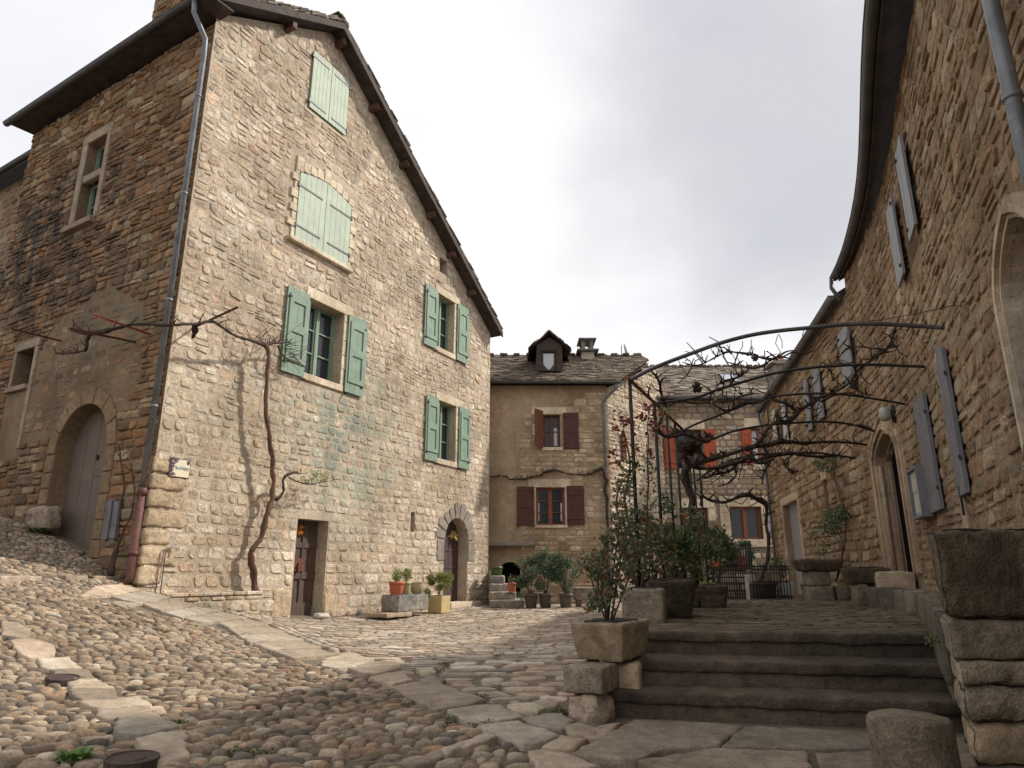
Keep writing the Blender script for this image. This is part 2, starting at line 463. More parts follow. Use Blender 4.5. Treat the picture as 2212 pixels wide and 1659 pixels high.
def mortar_mat(name, col, var=.3, stains=(), scale=14., bump=.8):
    m = NT(name); f = m.noise(scale, 7, .7); f2 = m.noise(scale * .12, 4)
    c = m.mix(m.mr(f, .3, .7), tuple(x * (1 - var) for x in col), tuple(x * (1 + var * .6) for x in col))
    c = m.mix(m.mr(f2, .35, .7, 0, .5), c, tuple(x * .62 for x in col)); c = m.mix(m.mr(m.noise(2.2, 8, .75, dist=.8), .5, .68, 0, .45), c, (col[0] * .72, col[1] * .68, col[2] * .64)); c = m.mix(1.0, c, m.mix(m.mr(m.noise(.8, 4, .6), .35, .65), (.82, .785, .75), (1.12, 1.11, 1.10)), 'MULTIPLY'); c = m.mix(m.mr(m.noise(1.6, 6, .65, stretch=(2.2, 2.2, .28)), .54, .70, 0, .38), c, (col[0] * .5, col[1] * .47, col[2] * .45))
    for (ctr, r0, r1, cl, amt, thr) in stains:
        g = m.blob(ctr, r0, r1); t = m.mr(m.noise(2.2, 6, .7), thr - .1, thr + .12)
        c = m.mix(m.math('MULTIPLY', m.math('MULTIPLY', g, t), amt), c, cl)
    m.set(Base_Color=c, Roughness=.95); m.b.inputs['Specular IOR Level'].default_value = .15
    m.bump(f, bump, .02); return m.mat
def plain_mat(name, col, rough=.6, var=.2, scale=8., metal=0., bump=.15, spec=.4, stretch=None, wear=None):
    m = NT(name); f = m.noise(scale, 6, .65, stretch=stretch)
    c = m.mix(m.mr(f, .3, .7), tuple(x * (1 - var) for x in col), tuple(min(1, x * (1 + var)) for x in col))
    if wear: c = m.mix(m.math('MULTIPLY', m.mr(m.noise(scale * 2.3, 7, .75, stretch=stretch), .56, .66), wear[1]), c, wear[0])
    m.set(Base_Color=c, Roughness=rough, Metallic=metal); m.b.inputs['Specular IOR Level'].default_value = spec
    if bump: m.bump(f, bump, .01)
    return m.mat
def leaf_mat(name, pal):
    m = NT(name); c = m.ramp(m.g.outputs['Random Per Island'], pal)
    f = m.noise(30, 3); c = m.mix(m.mr(f, .3, .7, 0, .35), c, tuple(x * .5 for x in pal[0]))
    m.set(Base_Color=c, Roughness=.55)
    tr = m.n('ShaderNodeBsdfTranslucent'); m.l(c, tr.inputs[0]); mx = m.n('ShaderNodeMixShader'); mx.inputs[0].default_value = .25
    m.l(m.b.outputs[0], mx.inputs[1]); m.l(tr.outputs[0], mx.inputs[2]); m.l(mx.outputs[0], m.out.inputs[0]); return m.mat
def glass_mat(name, col=(.03, .035, .04)):
    m = NT(name); m.set(Base_Color=col, Roughness=.12); m.b.inputs['Specular IOR Level'].default_value = .35
    m.bump(m.noise(2.5, 2), .08, .02); return m.mat

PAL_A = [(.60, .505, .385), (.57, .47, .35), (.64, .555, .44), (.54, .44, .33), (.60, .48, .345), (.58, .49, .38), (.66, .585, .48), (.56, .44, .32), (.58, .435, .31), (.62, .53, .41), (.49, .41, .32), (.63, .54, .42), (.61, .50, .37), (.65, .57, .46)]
cornerP = Vector((-6.48, 12.4, 0))
PFA = cornerP; DFA = Vector((.468, .884, 0)).normalized(); DFL = Vector((-.857, .515, 0)).normalized()
FA = Fr(PFA, DFA)
# the left wall runs away from the corner; its frame starts at the far end so that 'b' points to the viewer
FLlen = 7.77
FL = Fr(cornerP + DFL * FLlen, -DFL)
gA = FA(5.0, 0, 4.2); gB = FA(1.2, 0, 3.4)
GREEN = (.21, .25, .19)
M_facade = stone_mat('pale limestone rubble', PAL_A, stains=((gA, .8, 3.3, (.28, .32, .245), .75, .45), (gB, .5, 2.2, (.33, .29, .19), .5, .5), (FA(4.9, 0, 4.2), .2, 1.4, (.17, .19, .18), .7, .5), (FA(1.2, 0, 8.9), .4, 2.3, (.30, .25, .195), .55, .54), (FA(2.2, 0, 7.3), .3, 1.6, (.33, .275, .21), .5, .54), (FA(7, 0, 8.5), .4, 2.2, (.36, .29, .22), .5, .55)), pits=.55, var=.13, mott=.34, bump=.7)
M_mortarA = mortar_mat('buff lime mortar', (.49, .405, .31), stains=((gA, .5, 3.0, (.24, .26, .20), .5, .5),))
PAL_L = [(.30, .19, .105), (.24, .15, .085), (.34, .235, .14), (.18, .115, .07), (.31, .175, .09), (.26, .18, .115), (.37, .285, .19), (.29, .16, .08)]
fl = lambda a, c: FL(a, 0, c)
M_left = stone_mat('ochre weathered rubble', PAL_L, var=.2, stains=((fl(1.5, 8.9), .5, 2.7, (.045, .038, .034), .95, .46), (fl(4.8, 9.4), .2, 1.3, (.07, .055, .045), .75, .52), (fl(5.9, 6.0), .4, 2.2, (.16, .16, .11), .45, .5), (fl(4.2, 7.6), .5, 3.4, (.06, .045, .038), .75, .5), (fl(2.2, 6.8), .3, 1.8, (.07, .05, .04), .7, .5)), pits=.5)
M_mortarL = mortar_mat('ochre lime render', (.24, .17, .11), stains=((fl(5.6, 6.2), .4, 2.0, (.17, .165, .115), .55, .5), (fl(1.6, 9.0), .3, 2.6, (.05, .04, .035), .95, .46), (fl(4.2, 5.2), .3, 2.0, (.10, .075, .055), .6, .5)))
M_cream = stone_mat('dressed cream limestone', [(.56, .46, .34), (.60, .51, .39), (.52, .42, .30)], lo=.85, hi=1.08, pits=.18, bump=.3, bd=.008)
M_greyst = stone_mat('dark grey dressed stone', [(.20, .18, .16), (.25, .22, .19), (.17, .155, .14)], lo=.8, hi=1.15, pits=.3, bump=.4, bd=.01)
M_green = plain_mat('sage green shutter paint', (.19, .262, .19), .65, .14, 3., bump=.1, wear=((.26, .32, .25), .35))
M_greenl = plain_mat('pale green shutter paint', (.39, .445, .345), .7, .10, 3., bump=.08, wear=((.46, .50, .42), .3))
M_iron = plain_mat('dark wrought iron', (.04, .037, .035), .6, .3, 20., .6)
M_rust = plain_mat('rusty iron', (.14, .055, .035), .8, .35, 25., .2)
M_zinc = plain_mat('weathered zinc', (.17, .18, .19), .5, .25, 4., .35, wear=((.30, .31, .31), .5))
M_zincd = plain_mat('dark zinc gutter', (.085, .08, .08), .55, .25, 4., .3)
M_redpipe = plain_mat('oxide red cast iron', (.105, .042, .032), .65, .3, 9., .1)
M_wood = plain_mat('old brown door wood', (.085, .055, .042), .8, .45, 5., stretch=(6, 6, .8), bump=.5)
M_wooddk = plain_mat('dark eave timber', (.055, .04, .033), .85, .4, 4., bump=.4)
M_woodred = plain_mat('reddish eave timber', (.095, .048, .034), .8, .4, 4., bump=.4)
M_mauve = plain_mat('faded mauve brown door paint', (.15, .108, .085), .75, .10, 2.5, bump=.08)
M_plum = plain_mat('dark plum door wood', (.07, .04, .036), .7, .3, 6., stretch=(5, 5, .6))
M_glass = glass_mat('window glass'); M_dark = plain_mat('unlit interior', (.012, .011, .010), .9, .1)
M_lauze = stone_mat('grey brown stone slates', [(.15, .125, .105), (.20, .17, .14), (.12, .10, .085), (.24, .205, .17), (.17, .15, .12), (.28, .24, .20)], pits=.35, bump=.5)
M_curtain = plain_mat('white lace curtain', (.55, .56, .58), .9, .2, 30., bump=.2)

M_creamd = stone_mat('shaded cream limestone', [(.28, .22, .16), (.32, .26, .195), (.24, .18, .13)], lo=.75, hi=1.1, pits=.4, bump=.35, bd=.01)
# ---------------------------------------------------------------- ground heights
GP = np.array([(-4.6, 15.7, 0), (-3.2, 14, 0), (-.8, 23, 0), (1, 11.8, 0), (-1, 6.6, 0), (1, 20, 0), (4, 20, 0), (8, 26, 0), (.6, 4.9, 0), (2.5, 4.6, 0),
      (-1.8, 9, 0), (-2.9, 11.2, .0), (-6.48, 12.4, .71), (-5.78, 13.76, .36), (-8.4, 13.55, 1.45), (-11.2, 15.2, 2.2), (-13.5, 16.5, 2.7), (-3.9, 6, .1), (-4.6, 6.6, .3),
      (-5.6, 7.9, .62), (-7.5, 10.5, .92), (-9.1, 12.0, 1.38), (-2, 3, -.06), (0, 3, -.1), (2, 3, -.05), (0, 0, -.32), (-4, 1, -.1), (4, 1, -.25), (-2.6, 4.5, .02),
      (-12, 8, 1.9), (-14, 12, 2.5), (12, 12, 0), (12, 2, -.1), (0, -6, -.6), (-10, 0, .7), (2.6, 3.6, -.02), (-3, 26, 0)], float)
def _tps(r2): return np.where(r2 > 1e-12, .5 * r2 * np.log(np.maximum(r2, 1e-12)), 0)
_n = len(GP); _A = np.zeros((_n + 3, _n + 3))
_d = ((GP[:, None, :2] - GP[None, :, :2]) ** 2).sum(-1); _A[:_n, :_n] = _tps(_d) + np.eye(_n) * .15
_A[:_n, _n] = 1; _A[:_n, _n + 1:] = GP[:, :2]; _A[_n:, :_n] = _A[:_n, _n:].T
_w = np.linalg.solve(_A, np.concatenate([GP[:, 2], np.zeros(3)]))
def gz_np(x, y):
    x = np.clip(x, -15, 13); y = np.clip(y, -7, 28)
    r2 = (x[..., None] - GP[:, 0]) ** 2 + (y[..., None] - GP[:, 1]) ** 2
    return (_tps(r2) * _w[:_n]).sum(-1) + _w[_n] + _w[_n + 1] * x + _w[_n + 2] * y
_gx = np.arange(-15.5, 13.6, .1); _gy = np.arange(-7.5, 28.6, .1)
_G = gz_np(*np.meshgrid(_gx, _gy, indexing='ij'))
def gz(x, y):
    i = min(max((x + 15.5) / .1, 0), len(_gx) - 1.001); j = min(max((y + 7.5) / .1, 0), len(_gy) - 1.001)
    a, b = int(i), int(j); u, v = i - a, j - b
    return float(_G[a, b] * (1 - u) * (1 - v) + _G[a + 1, b] * u * (1 - v) + _G[a, b + 1] * (1 - u) * v + _G[a + 1, b + 1] * u * v)
def on_g(px):
    r = ray(*px); k = 2.2
    while k < 40:
        p = E0 + r * (k / r.y)
        if p.z <= gz(p.x, p.y): break
        k += .05
    lo, hi = k - .05, k
    for _ in range(12):
        m = (lo + hi) / 2; p = E0 + r * (m / r.y)
        if p.z <= gz(p.x, p.y): hi = m
        else: lo = m
    return (p.x, p.y)
def tz(y): return .51 - .004 * max(0, y - 5.5)

# ================================================================ MAIN HOUSE
rg = random.Random(5)
LA = 12.2
pk = FA.hit((743, 49), .4); rgt = FA.hit((1085, 716), .4); lf = FA.hit((574, 9), .4)
sR = (pk[1] - rgt[1]) / (rgt[0] - pk[0]); sL = (pk[1] - lf[1]) / (pk[0] - lf[0]); sL = min(max(sL, .5), 1.0)
RT = .16
def roofz(a): return pk[1] - (sR * (a - pk[0]) if a > pk[0] else sL * (pk[0] - a))
print('A peak', pk, 'right', rgt, 'slopes', sL, sR, 'left eave', roofz(-.4))
ZL = 12.7
# left slope through the measured eave height
sL = (pk[1] - ZL) / (pk[0] + .45)
house = root('stone_house', FA(4, -3, 0), "tall rubble stone house with green shutters, its gable facing the square", "house", "stone houses round the square")
gpoly = [(0, -.4), (LA, -.4), (LA, roofz(LA) - RT - .02), (pk[0], pk[1] - RT - .02), (0, roofz(0) - RT - .02)]
wR = {}
wR['top'] = FA.rect((677, 109), (750, 179), (664, 232), (744, 294))
wR['arch'] = FA.rect((647, 357), (755, 440), (634, 510), (750, 580))
wR['w3'] = FA.rect((664.6, 637.7), (745, 683), (657, 805), (731, 831))
wR['w4'] = FA.rect((944, 631.5), (981, 655), (940, 742.6), (979, 769.5))
wR['w5'] = FA.rect((944, 862.4), (984, 879.3), (943, 986.9), (982.6, 1001.5))
wR['d1'] = FA.rect((640, 1118.7), (705.7, 1125.5), (629.6, 1340), (700, 1338))
wR['d2'] = FA.rect((962, 1161), (1010, 1161), (954, 1304), (1008, 1304)); d2top = FA.hit((984, 1118.7))[1]
wR['slit'] = FA.rect((887, 1105), (896, 1107), (887, 1148), (896, 1149))
wR['vent'] = FA.rect((950, 552), (966, 568), (950, 586), (966, 598))
for k, v in wR.items(): print(k, [round(x, 2) for x in v], 'w %.2f h %.2f' % (v[1] - v[0], v[3] - v[2]))
wR['d1'] = (wR['d1'][0], wR['d1'][1], -.02, wR['d1'][3])
r = wR['arch']; archh = [(r[0], r[2]), (r[1], r[2]), (r[1], r[3] - .16), (r[0] + (r[1] - r[0]) * .8, r[3] - .02), ((r[0] + r[1]) / 2, r[3] + .05), (r[0] + (r[1] - r[0]) * .2, r[3] - .02), (r[0], r[3] - .16)]
d2 = wR['d2']; d2p = archpoly(d2[0], d2[1], 0.02, d2top - (d2[1] - d2[0]) / 2, d2top, 6)
holesA = [rect(*wR[k]) for k in ('w3', 'w4', 'w5', 'd1', 'slit', 'vent')] + [d2p]
MA = FA.mapw()
mb = MB()
face_holes(mb, MA, gpoly, holesA, 0, .38)
mb.box(FA, LA - .3, LA - .002, -7.6, -.001, -.4, roofz(LA) - RT - .05, 0)
skip = holesA + [rect(*wR['top']), archh]
q = wR['w3']; skip.append(rect(q[0] - .1, q[1] + .35, q[3], q[3] + .3)); skip.append(rect(q[0] - .1, q[1] + .1, q[2] - .18, q[2])); skip.append(rect(q[1], q[1] + .22, q[2] - .1, q[3] + .01))
for k in ('w4', 'w5'):
    q = wR[k]; skip.append(rect(q[0] - .1, q[1] + .3, q[3], q[3] + .28)); skip.append(rect(q[0] - .05, q[1] + .1, q[2] - .2, q[2])); skip.append(rect(q[1], q[1] + .2, q[2], q[3] + .01))
# corner quoins occupy the left edge low down, arch surround
q = wR['arch']; skip.append(rect(q[0] - .28, q[1] + .26, q[2] - .12, q[3] + .42))
skip.append(archpoly(d2[0] - .38, d2[1] + .38, d2top - .95, d2top - (d2[1] - d2[0]) / 2, d2top + .42, 6))
gi = [(0.03, -.3), (LA, -.3), (LA, roofz(LA) - RT - .08), (pk[0], pk[1] - RT - .08), (0.03, roofz(0) - RT - .08)]
low = [p for p in gi]; zs = 4.3
def clipz(poly, z0, z1):
    out = []
    for sgn, lim in ((1, z0), (-1, z1)):
        src = poly if not out else out; new = []
        for i in range(len(src)):
            A, B = src[i], src[(i + 1) % len(src)]; da, db = sgn * (A[1] - lim), sgn * (B[1] - lim)
            if da >= 0: new.append(A)
            if da * db < 0: t = da / (da - db); new.append((A[0] + (B[0] - A[0]) * t, lim))
        out = new
    return out
masonry(mb, MA, clipz(gi, -.3, 1.2), skip, rg, rh=(.17, .30), rl=(.20, .5), gap=.045, h=(.006, .024), split=.1, rough=.6, seed=1, detail=1)
JIT[0] = .05
masonry(mb, MA, clipz(gi, 1.2, 6.2), skip, rg, rh=(.16, .25), rl=(.16, .38), gap=.038, h=(.004, .020), split=.07, rough=.7, seed=2, warp=.07, detail=1)
JIT[0] = .12
masonry(mb, MA, clipz(gi, 6.2, 20), skip, rg, rh=(.15, .27), rl=(.14, .36), gap=.036, h=(.004, .022), split=.25, rough=.7, seed=3, warp=.16, wf=.8, detail=1)
JIT[0] = 0
mb.build('wall', [M_mortarA, M_facade], house)
# dressed trim
def quoin(mb, M, a0, a1, c0, c1, o=.03, mat=0): mb.box(lambda x, y, z: M(x, z, y), a0, a1, -.1, o, c0, c1, mat, 0, .012)
mb = MB()
for k, dl, tt in (('w3', .27, .22), ('w4', .25, .2), ('w5', .25, .2)):
    q = wR[k]
    mb.box(FA, q[0] - .1, q[1] + .3, -.05, .03, q[3] + .001, q[3] + dl, 0, 0, .012)
    mb.box(FA, q[0] - .08, q[1] + .1, -.3, .05, q[2] - .17, q[2] - .001, 0, 0, .015)
    z = q[2]; i = 0
    while z < q[3] - .01:
        hh = min(rg.uniform(.28, .5), q[3] - z); mb.box(FA, q[1] + .001, q[1] + (.21 if i % 2 else .13), -.34, .024, z, z + hh - .008, 0, 0, .01); z += hh; i += 1
q = wR['arch']; z = q[2]
for sgn in (-1, 1):
    z = q[2]; i = 0
    while z < q[3] - .1:
        hh = rg.uniform(.16, .26); w = .25 if i % 2 else .13; w *= rg.uniform(.85, 1.1)
        if sgn < 0: mb.box(FA, q[0] - w, q[0] - .004, -.08, .055 if i % 2 else .04, z, min(z + hh, q[3] + .02) - .01, 0, 0, .012)
        else: mb.box(FA, q[1] + .004, q[1] + w, -.08, .055 if i % 2 else .04, z, min(z + hh, q[3] - .05) - .01, 0, 0, .012)
        z += hh; i += 1
n = 9
for i in range(n):
    a0 = q[0] - .12 + (q[1] - q[0] + .24) * i / n; a1 = q[0] - .12 + (q[1] - q[0] + .24) * (i + 1) / n - .01
    m = ((a0 + a1) / 2 - (q[0] + q[1]) / 2) / ((q[1] - q[0]) / 2); zb = q[3] + .07 - .19 * m * m
    mb.box(FA, a0, a1, -.08, .05 if i in (0, 4, 8) else .035, zb, zb + rg.uniform(.2, .27) + (.14 if i in (0, 4) else .0), 0, 0, .01)
mb.box(FA, q[0] - .2, q[1] + .16, -.1, .12, q[2] - .14, q[2] - .02, 0, 0, .02)
t = wR['top']; mb.box(FA, t[0] - .12, t[1] + .14, -.1, .02, t[2] - .13, t[2] - .015, 0, 0, .01)
qb = MB(); z = .75
for i, w in enumerate((.42, .62, .5, .75, .45, .66, .42)):     # big quoins on the near corner
    hh = (.34, .36, .30, .35, .33, .3, .3)[i]
    qb.rock(FA, -.045, w, -.3, .045, z, z + hh - .03, .05, .022, .09, seed=i, fq=8); z += hh
for (a, b, c, d) in ((wR['d1'][1] + .01, wR['d1'][1] + .34, .02, .72), (wR['d1'][0] - .55, wR['d1'][0] - .02, .03, .62)):
    qb.rock(FA, a, b, -.25, .03, c, d, .05, .02, .09, seed=a, fq=7)
mb.build_parts('dressed_stone', M_cream, house)
qb.build_parts('quoin', stone_mat('tan quoin stone', [(.47, .36, .24), (.42, .31, .20), (.50, .39, .27), (.45, .30, .18)], pits=.4, bump=.8, bd=.02, fine=14), house)
mb = MB(); cx = (d2[0] + d2[1]) / 2; w = (d2[1] - d2[0]) / 2; spr = d2top - w
for i in range(9):
    t0 = pi * (i + .06) / 9; t1 = pi * (i + .94) / 9; r0 = w + .01; r1 = w + rg.uniform(.30, .46)
    pts = [(cx + r0 * cos(t0), spr + r0 * sin(t0)), (cx + r1 * cos(t0 + .03), spr + r1 * sin(t0 + .03)), (cx + r1 * 1.05 * cos((t0 + t1) / 2), spr + r1 * 1.05 * sin((t0 + t1) / 2)), (cx + r1 * cos(t1 - .03), spr + r1 * sin(t1 - .03)), (cx + r0 * cos(t1), spr + r0 * sin(t1))]
    mb.prism(MA, pts, -.3, .035)
for s in (-1, 1): mb.box(FA, cx + s * (w + .2) - .19, cx + s * (w + .2) + .19, -.3, .03, spr - .62, spr - .02, 0, 0, .02)
mb.build_parts('arch_stone', M_greyst, house)
# left wall
ZW = ZL - .14
flx = {}
flx['win'] = FL.rect(z1(462, 772), z1(577, 706), z1(400, 1207), z1(497, 1150))
flx['slit'] = FL.rect(z1(503, 1495), z1(518, 1490), z1(500, 1552), z1(513, 1549))
flx['low'] = FL.rect(z3(80, 290), z3(185, 245), z3(75, 470), z3(165, 440))
dL = FL.hit(z3(275, 800)); dLb = FL.hit(z3(235, 1290)); dR = FL.hit(z3(560, 700)); dRb = FL.hit(z3(505, 1310)); dT = FL.hit(z3(455, 555))
for k, v in flx.items(): print('FL', k, [round(x, 2) for x in v])
print('FL door', dL, dLb, dR, dRb, dT)
da0, da1 = (dL[0] + dLb[0]) / 2, (dR[0] + dRb[0]) / 2
dfp = archpoly(da0, da1, dRb[1] - .05, dT[1] - (da1 - da0) / 2, dT[1], 7)
ML = FL.mapw(); lp = rect(-.0, FLlen, -.4, ZW)
holesL = [rect(*flx['win']), rect(*flx['slit']), rect(*flx['low']), dfp]
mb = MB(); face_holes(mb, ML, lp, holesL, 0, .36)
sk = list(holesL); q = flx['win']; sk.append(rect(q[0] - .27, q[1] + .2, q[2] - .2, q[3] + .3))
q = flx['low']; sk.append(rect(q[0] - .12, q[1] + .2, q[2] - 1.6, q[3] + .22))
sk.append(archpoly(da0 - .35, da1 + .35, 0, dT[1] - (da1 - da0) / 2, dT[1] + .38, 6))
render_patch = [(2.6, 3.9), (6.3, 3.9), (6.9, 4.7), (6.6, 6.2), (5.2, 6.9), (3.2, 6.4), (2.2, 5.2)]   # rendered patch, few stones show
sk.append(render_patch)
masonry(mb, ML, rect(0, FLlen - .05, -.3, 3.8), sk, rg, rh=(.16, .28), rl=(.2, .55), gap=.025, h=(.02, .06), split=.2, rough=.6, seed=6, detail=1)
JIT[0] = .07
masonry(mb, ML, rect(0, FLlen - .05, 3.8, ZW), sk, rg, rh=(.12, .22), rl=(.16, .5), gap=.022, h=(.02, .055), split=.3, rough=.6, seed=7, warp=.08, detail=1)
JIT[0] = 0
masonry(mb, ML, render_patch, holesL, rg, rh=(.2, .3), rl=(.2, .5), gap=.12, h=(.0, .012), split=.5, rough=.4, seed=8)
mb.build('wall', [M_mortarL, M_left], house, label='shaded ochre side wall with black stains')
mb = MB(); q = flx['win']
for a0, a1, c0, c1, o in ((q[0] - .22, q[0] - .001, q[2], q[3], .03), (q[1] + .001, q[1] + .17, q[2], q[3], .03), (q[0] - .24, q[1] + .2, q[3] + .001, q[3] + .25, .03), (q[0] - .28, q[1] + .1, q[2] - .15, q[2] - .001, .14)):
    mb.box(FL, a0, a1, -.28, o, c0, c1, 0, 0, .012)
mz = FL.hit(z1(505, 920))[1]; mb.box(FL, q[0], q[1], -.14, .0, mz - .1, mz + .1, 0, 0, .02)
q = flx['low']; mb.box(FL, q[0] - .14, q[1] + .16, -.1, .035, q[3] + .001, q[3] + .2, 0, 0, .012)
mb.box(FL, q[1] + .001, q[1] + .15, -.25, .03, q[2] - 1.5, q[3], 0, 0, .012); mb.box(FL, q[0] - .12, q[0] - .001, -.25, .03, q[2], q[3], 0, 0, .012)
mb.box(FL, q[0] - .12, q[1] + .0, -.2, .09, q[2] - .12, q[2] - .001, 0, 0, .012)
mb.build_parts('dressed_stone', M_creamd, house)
mb = MB(); cx = (da0 + da1) / 2; w = (da1 - da0) / 2; spr = dT[1] - w
for i in range(7):
    t0 = pi * (i + .03) / 7; t1 = pi * (i + .97) / 7; r0 = w + .005; r1 = w + rg.uniform(.3, .36)
    mb.prism(ML, [(cx + r0 * cos(t0), spr + r0 * sin(t0)), (cx + r1 * cos(t0), spr + r1 * sin(t0)), (cx + r1 * cos(t1), spr + r1 * sin(t1)), (cx + r0 * cos(t1), spr + r0 * sin(t1)), (cx + r0 * cos((t0 + t1) / 2), spr + r0 * sin((t0 + t1) / 2))], -.3, .03)
for s in (-1, 1):
    z = spr - .02
    while z > 1.0:
        hh = rg.uniform(.3, .6); mb.box(FL, cx + s * (w + .16) - .155, cx + s * (w + .16) + .155, -.3, .03, z - hh, z - .012, 0, 0, .02); z -= hh
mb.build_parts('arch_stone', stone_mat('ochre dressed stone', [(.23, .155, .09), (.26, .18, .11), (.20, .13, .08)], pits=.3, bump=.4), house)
# inner body keeps the inside dark
mb = MB(); mb.prism(MA, [(.95, -.4), (LA - .31, -.4), (LA - .31, roofz(LA) - .5), (pk[0], pk[1] - .5), (.95, roofz(.95) - .6)], -7.3, -.5); mb.build('inner_wall', M_dark, house)
# roof
mb = MB()
back = 8.1
def Lpt(s, over, z): return FL(FLlen - s, over, z)
pf = FA(pk[0], .42, pk[1]); pb = FA(pk[0], -back, pk[1]); ef = Lpt(-.45, .5, ZL + .12); eb = Lpt(back - .7, .5, ZL + .12)
rf = FA(rgt[0], .42, rgt[1]); rb = FA(rgt[0], -back, rgt[1])
dn = Vector((0, 0, -RT))
for quad in ((ef, pf, pb, eb), (pf, rf, rb, pb)):
    t = [*quad] + [p + dn for p in quad]
    mb.add(t, [(0, 1, 2, 3), (7, 6, 5, 4), (0, 4, 5, 1), (1, 5, 6, 2), (2, 6, 7, 3), (3, 7, 4, 0)], 0)
def lauze_edge(mb, A, B, n, out, up, rng, mat=1, w=.34):
    """overlapping rough slabs seen edge-on along a verge"""
    d = (B - A); L_ = d.length; d.normalize()
    for i in range(n):
        t = (i + rng.uniform(-.2, .2)) / n * L_; p = A + d * t
        l = L_ / n * rng.uniform(1.3, 1.7); th = rng.uniform(.035, .06)
        x0, x1 = -l / 2, l / 2; k = rng.uniform(.02, .05); o = rng.uniform(-.03, .05)
        f = lambda a, b, c: p + d * a + out * b + up * (c + k * (a / l))
        mb.box(f, x0, x1, -w, o, 0, th, mat, 0, .01)
up1 = (pf - ef).cross(pb - pf).normalized(); up1 = up1 if up1.z > 0 else -up1
up2 = (rf - pf).cross(pb - pf).normalized(); up2 = up2 if up2.z > 0 else -up2
lauze_edge(mb, ef, pf, 22, FA.N, up1, rg); lauze_edge(mb, ef + up1 * .05, pf + up1 * .05, 20, FA.N, up1, rg)
lauze_edge(mb, pf, rf, 44, FA.N, up2, rg); lauze_edge(mb, pf + up2 * .05, rf + up2 * .05, 40, FA.N, up2, rg)
lauze_edge(mb, pf - FA.X * .15 + Vector((0, 0, .08)), pf + FA.X * .2 + Vector((0, 0, .03)), 2, FA.N, Vector((0, 0, 1)), rg)
mb.build('roof', [M_wooddk, M_lauze], house)
mb = MB()
for px in ((625, 78), (735, 97), (808, 234), (873, 352), (930, 470), (975, 553), (1018, 633)):
    a, c = FA.hit(px, .15); s = sR if a > pk[0] else -sL
    zt = roofz(a) - RT - .01
    mb.box(FA, a - .065, a + .065, -.2, .32, zt - .17 - .07 * abs(s), zt - .06 * abs(s), 0)
mb.build_parts('rafter_end', M_woodred, house)
mb = MB(); fdir = (rf - pf).normalized()
def strip(A, B, o0, o1, t0, t1, mb, mat=0):
    vs = [A + FA.N * o0 + Vector((0, 0, t0)), B + FA.N * o0 + Vector((0, 0, t0)), B + FA.N * o1 + Vector((0, 0, t0)), A + FA.N * o1 + Vector((0, 0, t0))]
    vs += [v + Vector((0, 0, t1 - t0)) for v in vs]
    mb.add(vs, [(0, 3, 2, 1), (4, 5, 6, 7), (0, 1, 5, 4), (1, 2, 6, 5), (2, 3, 7, 6), (3, 0, 4, 7)], mat)
strip(pf, rf, -.03, .015, -RT - .06, -.03, mb); strip(ef, pf, -.03, .015, -RT - .06, -.03, mb)
mb.build_parts('bargeboard', M_wooddk, house)
# gutter on the left eave
def gutter(mb, pts, r=.07, mat=0, side=None):
    """half-round channel along a polyline"""
    n = len(pts); vs = []; K = 9
    for i, p in enumerate(pts):
        d = (pts[min(i + 1, n - 1)] - pts[max(i - 1, 0)]).normalized(); h = Vector((d.y, -d.x, 0)).normalized()
        for k in range(K):
            a = pi * k / (K - 1); vs.append(p + h * (r * cos(a)) + Vector((0, 0, -r * sin(a))))
    fs = [(i * K + k, i * K + k + 1, (i + 1) * K + k + 1, (i + 1) * K + k) for i in range(n - 1) for k in range(K - 1)]
    fs += [tuple(range(K)), tuple(range((n - 1) * K, n * K))]
    mb.add(vs, fs, mat, False)
    for sgn in (0, K - 1):
        mb.tube([pts[i] + (vs[i * K + sgn] - pts[i]) for i in range(n)], r * .13, 6, mat)
mb = MB(); gutter(mb, [Lpt(-.5, .56, ZL + .04), Lpt(3.5, .56, ZL + .02), Lpt(8.1, .56, ZL)], .085); mb.build('gutter', M_zincd, house)
# soffit under the left eave
mb = MB(); vs = [Lpt(-.45, .5, ZL - .03), Lpt(8.0, .5, ZL - .03), Lpt(8.0, -.1, ZL - .0), Lpt(-.45, -.1, ZL - .0)]
mb.add(vs + [v + Vector((0, 0, .04)) for v in vs], [(0, 1, 2, 3), (7, 6, 5, 4), (0, 4, 5, 1), (1, 5, 6, 2), (2, 6, 7, 3), (3, 7, 4, 0)], 0)
mb.build('soffit', M_wooddk, house)
# down pipe
def pipe(name, pts, r, mat, par, collars=(), lab=None):
    mb = MB(); mb.tube(pts, r, 12, 0)
    for (p, q, k) in collars: mb.tube([p, q], r * k, 12, 0)
    return mb.build(name, mat, par, label=lab)
aP = FL.hit((303, 1090), .12)[0]
pz = FL.hit((308, 1068), .12)[1]
top = FL(aP, .12, ZW - .75)
pts = [Lpt(-.05, .56, ZL - .05), Lpt(-.02, .52, ZL - .3), FL(aP + .1, .2, ZW - .6), FL(aP, .12, ZW - .95), FL(aP, .12, pz)]
cl = [(FL(aP, .12, z), FL(aP, .12, z + .05), 1.18) for z in (10.6, 8.3, 6.0, 3.9)]
pipe('downpipe', pts, .055, M_zinc, house, cl, 'grey zinc downpipe at the house corner')
zb = gz(*(FL(aP, .12, 0).xy)); pts = [FL(aP, .12, pz + .08), FL(aP, .12, zb + .12), FL(aP - .04, .2, zb + .03)]
pipe('drain_pipe', pts, .07, M_redpipe, house, [(FL(aP, .12, pz - .02), FL(aP, .12, pz + .12), 1.2), (FL(aP, .12, zb + .5), FL(aP, .12, zb + .58), 1.2)], 'oxide red cast iron foot of the downpipe')
